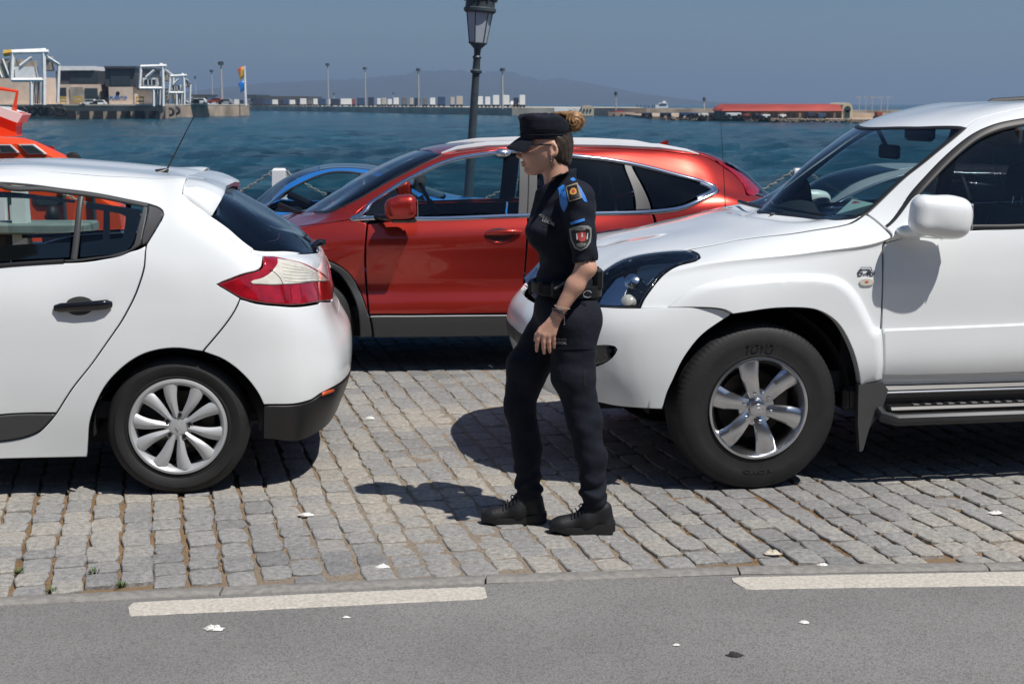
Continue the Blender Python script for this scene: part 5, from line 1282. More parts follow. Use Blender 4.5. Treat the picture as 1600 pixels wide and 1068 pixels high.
    # cabin
    MB().box((-1.2, Wc, .40), (2.3, 1.55, .08)).box((-.2, Wc, .78), (1.0, 1.35, .05)).box((.42, Wc, .72), (.10, 1.3, .3)).build('cabin_floor', M['interior'], T)
    MB().box((-1.95, Wc, .90), (.30, 1.5, .22), bev=.05).build('dashboard', M['interior'], T)
    for v in (.50, 1.30): seat(T, -1.45, v, .36, head=False)
    def bench(p): return smin(d_box(p, (-.48, Wc, .52), (.26, .62, .08), .05), d_box(p, (-.20, Wc, .72), (.07, .62, .24), .05, rot_xyz(y=16)), .05)
    sdf_obj('rear_bench', bench, (-.9, .2, .4), (.1, 1.6, 1.15), .03, M['seat'], T)
    steering(T, -1.76, 1.3, .92, Rr=.17, tilt=-25)
    # wheels
    wheel(T, .016, .035, .332, .228, .205, 'cover'); wheel(T, -2.64, .035, .318, .226, .205, 'cover')
    wheel(T, .004, 2 * Wc - .035, .318, .226, .205, 'cover', flip=True); wheel(T, -2.64, 2 * Wc - .035, .318, .226, .205, 'cover', flip=True)
    arch_liner(T, 0.01, .30, .385, .05, .42, Wc); arch_liner(T, -2.64, .30, .385, .05, .42, Wc)
    MB().box((-1.3, Wc, .27), (2.9, 1.2, .14), bev=.03).box((.42, Wc, .36), (.5, 1.0, .2), bev=.05).box((-3.0, Wc, .34), (.6, 1.2, .2), bev=.05).build('chassis', M['wheel_dark'], T)
    return T, S

# ------------------------------------------------------------------ red crossover behind
def build_cross():
    g = ground(545, 586); fr = Frame(g[:2], 5.0); P = fr.P; Wc = .91; C = Wc
    T = thing('parked_crossover', 'metallic red crossover with chrome window trim parked behind the two white cars', 'car', (*g[:2], 0), fr.a, 'cars parked on the cobbled quay')
    st = [
     [(-1.20, C, .24), (-1.24, C, .42), (-1.24, C, .60), (-1.20, C, .78), (-1.12, C, .88), (-1.06, C, .905), (-1.0, C, .92), (-.93, C, .935), (-.86, C, .945)],
     [(-1.13, .50, .24), (-1.17, .50, .42), (-1.16, .50, .60), (-1.12, .50, .78), (-1.03, .52, .88), (-.96, .55, .91), (-.90, .60, .93), (-.80, .75, .955), (-.72, C, .965)],
     [(-.95, .20, .24), (-1.0, .18, .42), (-.99, .18, .60), (-.94, .20, .78), (-.85, .23, .88), (-.78, .28, .92), (-.72, .34, .95), (-.62, .6, .98), (-.56, C, .985)],
     [(-.66, .07, .24), (-.68, .04, .42), (-.68, .04, .62), (-.66, .06, .80), (-.62, .10, .92), (-.56, .16, .965), (-.50, .24, .985), (-.46, .6, 1.015), (-.44, C, 1.02)],
     [(-.30, .03, .24), (-.30, .0, .41), (-.30, .01, .64), (-.30, .03, .86), (-.28, .07, .98), (-.25, .14, 1.02), (-.20, .22, 1.04), (-.33, .6, 1.045), (-.38, C, 1.04)],
     [(.10, .04, .235), (.10, .0, .43), (.10, .042, .62), (.10, .006, .90), (.10, .062, 1.045), P(558, 332, .10), P(533, 322, .20), P(498, 329, .52), P(473, 330, C)],
     [(.45, .04, .235), (.45, .0, .43), (.45, .042, .62), (.45, .006, .91), (.45, .065, 1.055), P(636, 282, .19), P(615, 275, .26), P(576, 274, .55), P(548, 284, C)],
     [(.80, .04, .235), (.80, .0, .43), (.80, .042, .62), (.80, .006, .92), (.80, .068, 1.07), P(706, 249, .26), P(690, 242, .33), P(665, 236, .58), P(648, 236, C)],
     [(1.22, .04, .235), (1.22, .0, .43), (1.22, .042, .62), (1.22, .006, .93), (1.22, .070, 1.085), P(810, 237, .28), P(800, 229, .36), P(785, 223, .60), P(770, 221.5, C)],
     [(1.65, .04, .235), (1.65, .0, .43), (1.65, .042, .62), (1.65, .006, .94), (1.65, .070, 1.10), P(900, 240.5, .28), P(895, 230, .36), P(890, 222.5, .60), P(885, 220.5, C)],
     [(2.02, .03, .24), (2.02, .0, .41), (2.02, .030, .65), (2.02, .005, .91), (2.02, .065, 1.11), P(975, 252, .27), P(990, 233, .35), P(992, 227, .60), P(990, 225.5, C)],
     [(2.45, .03, .26), (2.45, .0, .42), (2.45, .0, .66), (2.45, .005, .93), (2.45, .03, 1.13), P(1080, 276, .20), P(1072, 240, .33), P(1075, 237.5, .60), P(1078, 237, C)],
     [(2.85, .08, .28), (2.87, .05, .43), (2.86, .05, .66), (2.83, .06, .93), (2.76, .09, 1.13), P(1125, 290, .17), P(1115, 251, .34), P(1110, 246, .60), P(1108, 244, C)],
     [(3.08, .25, .30), (3.14, .22, .44), (3.12, .22, .66), (3.06, .24, .93), (2.96, .25, 1.13), P(1172, 298, .25), P(1144, 263, .38), P(1135, 255, .62), P(1128, 251.5, C)],
     [(3.18, .55, .30), (3.26, .52, .45), (3.24, .52, .67), (3.16, .54, .93), (3.10, .54, 1.12), (2.99, .54, 1.22), (2.90, .56, 1.31), (2.84, .68, 1.37), (2.80, C, 1.41)],
     [(3.20, C, .30), (3.28, C, .45), (3.26, C, .67), (3.18, C, .93), (3.13, C, 1.12), (3.06, C, 1.18), (3.0, C, 1.24), (2.94, C, 1.29), (2.88, C, 1.34)],
    ]
    S = Surf([[c[r] for c in st] for r in range(9)], Wc, fr); W = M['red']
    S.panel('front_fender', [(573, 349, 1), (570, 390), (570.5, 427), (575, 489, 1), (572, 480), (565, 460), (555, 440), (540, 422), (517, 408), (495, 402), ('L', -.45, .78), ('L', -.62, .70), ('L', -.70, .56, 1), ('S', 2.6, 2.4), ('S', 2.5, 4.4), ('S', 3, 5.3), (455, 355), (500, 350), (546, 344.5, 1)], W, T, mirror='copy', lip=.015)
    S.panel('bonnet', [(456, 354, 1), (500, 349), (546, 343, 1), (549, 332), (536, 323, 1), (516, 332), (497, 334), ('S', 4.95, 7.2), ('S', 4.93, 8, 1), ('S', 0, 8, 1), ('S', 0, 4.0, 1), ('S', 1, 4.1), ('S', 2, 4.6), ('S', 3, 5.4)], W, T, lip=.015)
    S.panel('front_bumper', [('S', 0, 3.0, 1), ('S', 1, 3.0), ('S', 2, 3.1), ('S', 2.55, 2.6, 1), ('S', 2.6, 1, 1), ('S', 2.6, .1, 1), ('S', 1, .05), ('S', 0, .05, 1)], W, T, lip=.02)
    S.panel('headlight_lens', [('S', 1.1, 3.1, 1), ('S', 2.2, 3.2), ('S', 2.9, 4.3, 1), ('S', 2, 4.4), ('S', 1.2, 3.9, 1)], M['whitelens'], T, off=.004, lip=.02, mirror='copy')
    S.panel('grille', [('S', 0, 3.05, 1), ('S', 1.0, 3.1, 1), ('S', 1.1, 3.9, 1), ('S', 0, 3.9, 1)], M['plastic'], T, lip=.01)
    S.panel('front_door', [(574.5, 350, 1), (571.5, 390), (572, 427), (577, 491, 1), (815, 489, 1), (817, 460), (821, 400), (824, 339, 1), (650, 343)], W, T, mirror='copy', lip=.018)
    S.panel('rear_door', [(826, 339, 1), (823, 400), (819, 460), (817, 489, 1), (960, 486, 1), (985, 470), (1005, 430), (1025, 385), (1022, 345), (1016, 330, 1), (930, 335)], W, T, mirror='copy', lip=.018)
    S.panel('rear_quarter', [(1018, 329, 1), (1025, 345), (1028, 385), (1008, 430), (990, 468), (985, 482, 1), ('L', 2.0, .50), ('L', 2.1, .66), ('L', 2.3, .74), ('L', 2.5, .66), ('L', 2.62, .50), ('L', 2.66, .42, 1), ('S', 13, 1), ('S', 13.4, 2.5), ('S', 13.6, 4.0), (1176, 303, 1), (1168, 305), (1160, 287), (1148, 273), (1135, 264), (1117, 252), (1095, 242, 1), (1070, 240), (1035, 236), (990, 233.5), (895, 231), (800, 230.5), (740, 233), (690, 242, 1), (672, 251), (640, 267), (600, 288), (560, 311), (536, 323, 1), (548, 333), (547, 343.5, 1), (558, 332), (600, 301), (650, 271), (700, 249), (750, 239), (800, 232.5), (895, 241), (960, 248), (1010, 258), (1060, 271), (1097, 281), (1117, 289), (1123, 296.5), (1110, 308), (1072, 326), (1036, 332)], W, T, mirror='copy', lip=.015)
    S.panel('roof', [(690, 241.5, 1), (740, 232.5), (800, 230), (895, 230.5), (990, 233), (1035, 235.5), (1070, 239.5), (1095, 241.5, 1), (1117, 251.5), (1135, 261, 1), ('S', 13, 7), ('S', 13, 8, 1), ('S', 7.05, 8, 1), ('S', 7.05, 7), ('S', 7, 6.3)], W, T, lip=.01)
    S.panel('windscreen', [(535, 322.5, 1), (560, 310.5), (600, 287.5), (640, 266.5), (672, 250.5), (690, 241.5, 1), ('S', 7.02, 6.4), ('S', 7.03, 7), ('S', 7.03, 8, 1), ('S', 4.97, 8, 1), ('S', 5, 7), (517, 331)], M['wglass'], T, off=-.003, lip=0, gap=0)
    S.strip('windscreen_seal', [(517, 331), (535, 322.5), (560, 310.5), (600, 287.5), (640, 266.5), (672, 250.5), (690, 241.5)], M['rubber_trim'], T, w=.020, h=.003, off=-.001)
    S.strip('cowl_panel', [(530, 326), (517, 331), (497, 334), ('S', 4.95, 8)], M['plastic'], T, w=.06, h=.003, off=-.004)
    # grey lower cladding
    arch_o = [(576, 492, 1), (572, 480), (565, 460), (555, 440), (540, 422), (517, 409), (495, 403), ('L', -.45, .79), ('L', -.62, .71), ('L', -.72, .55), ('L', -.76, .38), ('L', -.76, .28, 1)]
    arch_i = [('L', -.69, .28, 1), ('L', -.69, .40), ('L', -.65, .53), ('L', -.56, .65), ('L', -.42, .73), (500, 414), (522, 421), (540, 441), (555, 471), (561, 500), (562, 527, 1)]
    S.panel('wheel_arch_trim', arch_o + arch_i + [(582, 526, 1), (580, 510), (577, 492.5, 1)], M['clad'], T, off=.012, rnd=.008, lip=.05, mirror='copy')
    S.panel('sill_cladding', [(578, 492.5, 1), (700, 491.5), (815, 490.5), (985, 484, 1), (988, 520, 1), (815, 524), (700, 526), (584, 527, 1), (582, 510)], M['clad'], T, off=.014, rnd=.010, lip=.05, mirror='copy')
    S.strip('sill_bright_line', [(579, 494), (700, 493), (815, 492)], M['silver'], T, w=.008, h=.003, off=.012)
    # chrome window surround
    trim = [(551, 342), (575, 322), (600, 303.5), (650, 273.5), (700, 251.5), (750, 241.5), (800, 236), (895, 243), (960, 250.5), (1010, 260.5), (1060, 273.5), (1097, 283.5), (1115, 290.5), (1119, 297), (1108, 305.5), (1072, 322.5), (1035, 329.5), (932, 333.5), (810, 337), (650, 341.5)]
    S.strip('window_chrome_trim', trim, M['chrome'], T, w=.034, h=.009, closed=True)
    S.strip('window_corner_trim', [(1095, 284.5), (1111, 291.5), (1114, 297), (1105, 303.5), (1090, 310)], M['chrome'], T, w=.045, h=.006)
    # glass
    S.panel('front_door_glass', [(584, 340, 1), (640, 300), (690, 264), (730, 250), (770, 243.5), (812, 240, 1), (811, 334, 1), (650, 338)], M['glass'], T, off=-.008, lip=0, mirror='copy')
    S.panel('front_corner_trim', [(553, 341, 1), (577, 322.5), (602, 304.5), (618, 295, 1), (625, 310), (630, 339.5, 1)], M['gloss_black'], T, off=-.004, lip=.01, mirror='copy')
    S.panel('door_pillar_trim', [(811, 240, 1), (840, 239, 1), (838, 334, 1), (809, 335.5, 1)], M['clad'], T, off=-.003, lip=.006, mirror='copy')
    S.strip('pillar_gap', [(826, 240), (824, 337)], M['rubber_trim'], T, w=.008, h=.003)
    S.panel('rear_door_glass', [(841, 240, 1), (895, 244.5), (960, 251.5), (973, 253.5, 1), (985, 285), (991, 328, 1), (932, 330.5), (839, 333, 1)], M['privacy'], T, off=-.008, lip=0, mirror='copy')
    S.panel('rear_pillar_trim', [(975, 254, 1), (987, 257, 1), (1001, 285), (1018, 327.5, 1), (993, 328.5, 1), (987, 290)], M['clad'], T, off=-.003, lip=.006, mirror='copy')
    S.panel('quarter_glass', [(989, 257.5, 1), (1022, 263.5), (1060, 275), (1095, 287), (1109, 294.5, 1), (1098, 303), (1072, 317), (1047, 324), (1020, 327, 1), (1003, 285)], M['privacy'], T, off=-.006, lip=0, mirror='copy')
    S.panel('tail_light', [(1117, 251, 1), (1135, 259), (1160, 273), (1174, 285), (1186, 297), (1176, 306, 1), (1168, 304), (1158, 285.5), (1143, 270), (1128, 260)], M['redlens'], T, off=.008, rnd=.006, lip=.02, mirror='copy', res=.02)
    S.panel('tailgate', [('S', 13.7, 2.4, 1), ('S', 15, 2.4, 1), ('S', 15, 4.3, 1), ('S', 14, 4.3), ('S', 13.6, 4.4, 1)], W, T, lip=.014)
    S.panel('rear_window', [('S', 13.6, 4.5, 1), ('S', 14, 4.4), ('S', 15, 4.4, 1), ('S', 15, 8, 1), ('S', 13.2, 8, 1), ('S', 13.2, 6.4, 1)], M['privacy'], T, lip=0)
    S.panel('rear_bumper', [('S', 12.6, .05, 1), ('S', 12.6, 1.9, 1), ('S', 13.6, 2.3), ('S', 15, 2.3, 1), ('S', 15, .05, 1), ('S', 14, .05)], M['clad'], T, off=.004, lip=.02)
    # roof rails
    for k in (lambda v: v, lambda v: 2 * Wc - v):
        pts = [P(690, 240, .36), P(715, 232.5, .37), P(760, 227, .38), P(825, 224.5, .385), P(895, 225.5, .385), P(960, 226.5, .385), P(1030, 230, .38), P(1072, 236, .37), P(1092, 241, .36)]
        MB().tube([(p[0], k(p[1]), p[2]) for p in pts], [.010, .022, .028, .029, .029, .029, .027, .018, .006], 10, flat=.95).build('roof_rail', mat('satin_rail', (.72, .73, .74), .35, metal=.35), T)
    glint_at = P(785, 240, .245)  # polished bead, no real rail part, added to catch a sun glint
    for kk in (0, 1):
        o = sdf_obj('glint_bead', lambda p: d_ell(p, (0, 0, 0), (.060, .034, .032)), (-.12, -.06, -.05), (.12, .06, .05), .006, mat('polished_metal', (.85, .86, .88), .22, metal=1), T); o.location = (glint_at[0], glint_at[1] if not kk else 2 * Wc - glint_at[1], glint_at[2])
    fin = [P(1017, 228, .9), P(1040, 219, .9), P(1043.5, 219, .9), P(1044, 230, .9)]
    MB().prism([(p[0], p[2]) for p in fin], .885, .915).build('shark_fin_aerial', W, T)
    # handles
    h = lambda px, py, d=0.: (lambda q: S.ev([q[0]], [q[1]])[0] + S.nrm([q[0]], [q[1]])[0] * d)(S.outline([(px, py)], False)[0])
    for x0 in (785, 995):
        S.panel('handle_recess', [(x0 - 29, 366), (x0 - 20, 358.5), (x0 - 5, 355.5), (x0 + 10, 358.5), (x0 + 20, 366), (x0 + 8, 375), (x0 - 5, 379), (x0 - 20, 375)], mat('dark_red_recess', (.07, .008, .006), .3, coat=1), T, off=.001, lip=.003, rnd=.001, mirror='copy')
        S.strip('handle_rim', [(x0 - 22, 374), (x0 - 5, 379.5), (x0 + 8, 376)], M['red'], T, w=.014, h=.005)
        hp = [h(x0 - 26, 366, .008), h(x0 - 15, 365, .026), h(x0 + 5, 364, .032), h(x0 + 20, 363.5, .028), h(x0 + 29, 364, .010)]
        for k in (0, 1): MB().tube([Vector((q[0], q[1] if not k else 2 * Wc - q[1], q[2])) for q in hp], [.008, .011, .012, .013, .008], 12, flat=1.3).build('door_handle', W, T)
    # door mirror
    for k in (lambda v: v, lambda v: 2 * Wc - v):
        mc = P(626, 326, -.12)
        o = sdf_obj('mirror_housing', lambda p: smin(d_box(p, (0, 0, .0), (.108, .085, .078), .06), d_box(p, (.03, 0, .01), (.08, .08, .08), .05), .02), (-.16, -.12, -.12), (.16, .12, .12), .009, W, T, relax=2)
        o.location = (mc[0], k(mc[1]), mc[2]); o.rotation_euler = (0, R(-4), 0)
        f = k(1) - k(0)
        MB().tube([(mc[0] - .16, k(.05), mc[2] - .065), (mc[0] - .08, k(-.02), mc[2] - .07), (mc[0] + .02, k(-.09), mc[2] - .068)], [.030, .030, .036], 10, flat=.8).build('mirror_arm', M['gloss_black'], T)
        MB().box((mc[0] + .02, k(mc[1]), mc[2] - .075), (.17, .13, .03), bev=.012).build('mirror_base', M['gloss_black'], T)
        MB().box((mc[0] + .112, k(mc[1]), mc[2]), (.004, .13, .12)).build('mirror_glass', M['chrome'], T)
    # wipers
    for pts in ([(436, 322, 1.1), (462, 333, .95), (478, 335, .80)],):
        MB().tube([Vector(P(*q)) + Vector((0, 0, .012)) for q in pts], [.018, .016, .010], 6).build('wiper', M['plastic'], T)
    MB().tube([Vector(P(452, 328, 1.2)), Vector(P(484, 334, .75)), Vector(P(500, 331, .5))], [.010, .012, .008], 6).build('wiper', M['plastic'], T)
    # cabin
    MB().box((1.2, Wc, .42), (2.4, 1.6, .08)).box((2.3, Wc, .85), (1.0, 1.5, .05)).build('cabin_floor', M['interior'], T)
    MB().box((.28, Wc, .95), (.34, 1.55, .20), bev=.06).build('dashboard', M['interior'], T)
    for v in (.50, 1.32): seat(T, 1.10, v, .55, s=1)
    for v in (.50, 1.32): seat(T, 1.95, v, .58)
    steering(T, .62, 1.32 if False else 1.32, 1.06, tilt=-28)
    wheel(T, -.30, .035, .345, .225, .225, 'alloy'); wheel(T, 2.32, .035, .345, .225, .225, 'alloy')
    wheel(T, -.30, 2 * Wc - .035, .345, .225, .225, 'alloy', flip=True); wheel(T, 2.32, 2 * Wc - .035, .345, .225, .225, 'alloy', flip=True)
    arch_liner(T, -.30, .345, .405, .05, .5, Wc); arch_liner(T, 2.32, .345, .405, .05, .5, Wc)
    MB().box((1.0, Wc, .30), (3.4, 1.1, .18), bev=.03).build('chassis', M['wheel_dark'], T)
    return T, S

# ------------------------------------------------------------------ two low cars on the quay edge, mostly hidden
def build_low(name, label, o, deg, paint, roofm, Hs=1.0, wag=False, rail=None, um=None):
    fr = Frame(o, deg); Wc = .87; C = Wc
    T = thing(name, label, 'car', (*o, 0), fr.a, 'cars parked on the cobbled quay')
    H = 1.27 * Hs
    bl = .90 * Hs
    e = .0 if not wag else .55
    st = [
     [(0, C, .22), (-.03, C, .38), (-.02, C, .50), (.04, C, .60), (.12, C, .67), (.18, C, .69), (.24, C, .70), (.31, C, .71), (.38, C, .72)],
     [(.09, .45, .22), (.06, .44, .38), (.07, .44, .50), (.13, .45, .60), (.22, .46, .67), (.30, .5, .70), (.36, .58, .72), (.46, .72, .735), (.54, C, .74)],
     [(.30, .14, .22), (.26, .12, .38), (.27, .12, .52), (.33, .14, .63), (.42, .18, .70), (.50, .24, .73), (.58, .32, .75), (.66, .6, .77), (.72, C, .775)],
     [(.80, .03, .20), (.80, .0, .38), (.80, .01, .56), (.80, .03, .70), (.82, .08, .79), (.86, .14, .81), (.92, .24, .825), (.98, .6, .84), (1.0, C, .84)],
     [(1.40, .05, .19), (1.40, .01, .38), (1.40, .02, .60), (1.40, .03, .76), (1.42, .07, bl - .03), (1.46, .12, bl), (1.52, .20, bl + .02), (1.38, .6, bl), (1.30, C, bl)],
     [(1.85, .05, .19), (1.85, .01, .38), (1.85, .02, .60), (1.85, .03, .78), (1.85, .07, bl), (1.93, .19, H - .17), (1.90, .26, H - .14), (1.80, .6, H - .10), (1.75, C, H - .10)],
     [(2.25, .05, .19), (2.25, .01, .38), (2.25, .02, .60), (2.25, .03, .78), (2.25, .07, bl + .01), (2.32, .25, H - .055), (2.28, .32, H - .03), (2.22, .6, H - .01), (2.2, C, H)],
     [(2.8, .05, .19), (2.8, .01, .38), (2.8, .02, .60), (2.8, .03, .79), (2.8, .07, bl + .02), (2.75, .26, H - .05), (2.75, .33, H - .02), (2.75, .6, H), (2.75, C, H + .01)],
     [(3.3, .04, .20), (3.3, .0, .38), (3.3, .01, .60), (3.3, .03, .80), (3.3, .07, bl + .03), (3.15 + e, .25, H - .13), (3.1 + e, .32, H - .085), (3.1 + e, .6, H - .06), (3.1 + e, C, H - .055)],
     [(3.75, .05, .22), (3.78, .02, .40), (3.78, .03, .62), (3.76, .05, .80), (3.72, .12, bl + .03), (3.50 + e * .5, .20, H - .29), (3.45 + e * .5, .30, H - .24), (3.5 + e * .6, .6, H - .22), (3.52 + e * .6, C, H - .22)],
     [(3.98, .20, .24), (4.04, .18, .42), (4.04, .18, .64), (3.99, .20, .80), (3.92, .24, bl + .01), (3.85, .30, bl + .03), (3.80, .38, bl + .045), (3.78, .62, bl + .07), (3.76, C, bl + .09)],
     [(4.06, .55, .26), (4.14, .52, .44), (4.14, .52, .66), (4.08, .54, .80), (4.02, .56, bl), (3.97, .6, bl + .01), (3.93, .65, bl + .02), (3.9, .75, bl + .035), (3.87, C, bl + .045)],
     [(4.08, C, .26), (4.17, C, .44), (4.17, C, .66), (4.11, C, .80), (4.06, C, bl), (4.04, C, bl + .005), (4.02, C, bl + .01), (4.0, C, bl + .015), (3.97, C, bl + .02)],
    ]
    if um: st = [[(float(np.interp(c[0], um[0], um[1])), c[1], c[2]) for c in s_] for s_ in st]
    S = Surf([[c[r] for c in st] for r in range(9)], Wc, fr)
    S.panel('body_side', [('S', 2, .05, 1), ('S', 2, 4.2, 1), ('S', 3, 5), ('S', 4, 5.95, 1), ('S', 4.15, 5.0), ('S', 4.3, 4.4), ('S', 5, 4.02), ('S', 7, 4.02), ('S', 8.6, 4.05, 1), ('S', 8.9, 5), ('S', 9, 6), ('S', 10, 6.3, 1), ('S', 10, 4), ('S', 10.3, .05, 1), ('S', 9, .05), ('L', 3.62, .25, 1), ('L', 3.60, .42), ('L', 3.45, .62), ('L', 3.27, .67), ('L', 3.08, .62), ('L', 2.93, .42), ('L', 2.92, .2, 1), ('L', 1.18, .2, 1), ('L', 1.16, .42), ('L', 1.0, .62), ('L', .82, .67), ('L', .63, .62), ('L', .48, .42), ('L', .46, .24, 1)], paint, T, mirror='copy', lip=.02)
    S.panel('front_bumper', [('S', 2, .05, 1), ('S', 2, 4.0, 1), ('S', 0, 4, 1), ('S', 0, .05, 1)], paint, T)
    S.panel('bonnet', [('S', 0, 4.05, 1), ('S', 2, 4.2), ('S', 3, 5.05), ('S', 3.95, 6, 1), ('S', 3.9, 8, 1), ('S', 0, 8, 1)], paint, T)
    S.panel('rear_bumper', [('S', 10.3, .05, 1), ('S', 10.05, 4.2, 1), ('S', 12, 4.2, 1), ('S', 12, .05, 1)], paint, T)
    S.panel('boot_lid', [('S', 10, 4.3, 1), ('S', 12, 4.3, 1), ('S', 12, 8, 1), ('S', 9.4, 8, 1), ('S', 9.5, 6.2, 1), ('S', 10, 6)], paint, T)
    S.panel('windscreen', [('S', 4, 6.35, 1), ('S', 6, 6.25, 1), ('S', 6, 8, 1), ('S', 3.97, 8, 1)], M['rglass'], T, lip=0, off=-.003)
    S.panel('roof', [('S', 6, 6.28, 1), ('S', 8.2, 6.28, 1), ('S', 8.2, 8, 1), ('S', 6, 8, 1)], roofm, T, lip=.01)
    S.panel('roof_side', [('S', 4.1, 5.9, 1), ('S', 5, 5.15), ('S', 6, 5.1), ('S', 7, 5.1), ('S', 8, 5.1), ('S', 8.7, 5.1), ('S', 9, 6.1, 1), ('S', 8, 6.24), ('S', 7, 6.24), ('S', 6, 6.22), ('S', 5, 6.25), ('S', 4, 6.3, 1)], rail or paint, T, mirror='copy')
    S.panel('rear_window', [('S', 8.25, 6.1, 1), ('S', 9.0, 6.1), ('S', 9.4, 6.2, 1), ('S', 9.4, 8, 1), ('S', 8.22, 8, 1)], M['privacy'], T, lip=0)
    S.panel('side_glass', [('S', 4.35, 4.45, 1), ('S', 4.6, 4.9), ('S', 5, 5.05), ('S', 6, 5.05), ('S', 7.0, 5.05, 1), ('S', 7.0, 4.08, 1), ('S', 5, 4.08)], M['glass'], T, lip=0, off=-.004, mirror='copy')
    S.panel('rear_side_glass', [('S', 7.12, 4.08, 1), ('S', 7.1, 5.05, 1), ('S', 8, 5.05), ('S', 8.6, 4.95), ('S', 8.5, 4.15, 1)], M['glass'], T, lip=0, off=-.004, mirror='copy')
    S.strip('window_frame', [('S', 4.25, 4.6), ('S', 4.5, 4.98), ('S', 5, 5.1), ('S', 6, 5.1), ('S', 7, 5.1), ('S', 8, 5.1), ('S', 8.65, 5)], M['rubber_trim'] if not rail else M['chrome'], T, w=.02, h=.006)
    S.strip('window_pillar', [('S', 7.05, 4.05), ('S', 7.05, 5.05)], M['plastic'], T, w=.05, h=.004)
    MB().box((2.6, Wc, .35), (2.2, 1.5, .08)).build('cabin_floor', M['interior'], T)
    MB().box((1.62, Wc, .78), (.3, 1.4, .14), bev=.05).build('dashboard', M['interior'], T)
    for v in (.48, 1.26): seat(T, 2.5, v, .28)
    steering(T, 1.95, 1.26, .84, Rr=.17)
    for u, f, v in ((.82, False, .03), (3.27, False, .03), (.82, True, 2 * Wc - .03), (3.27, True, 2 * Wc - .03)): wheel(T, u, v, .31, .21, .2, 'alloy', flip=f)
    arch_liner(T, .82, .31, .35, .05, .45, Wc); arch_liner(T, 3.27, .31, .35, .05, .45, Wc)
    MB().box((2.05, Wc, .26), (3.4, 1.0, .14), bev=.03).build('chassis', M['wheel_dark'], T)
    return T
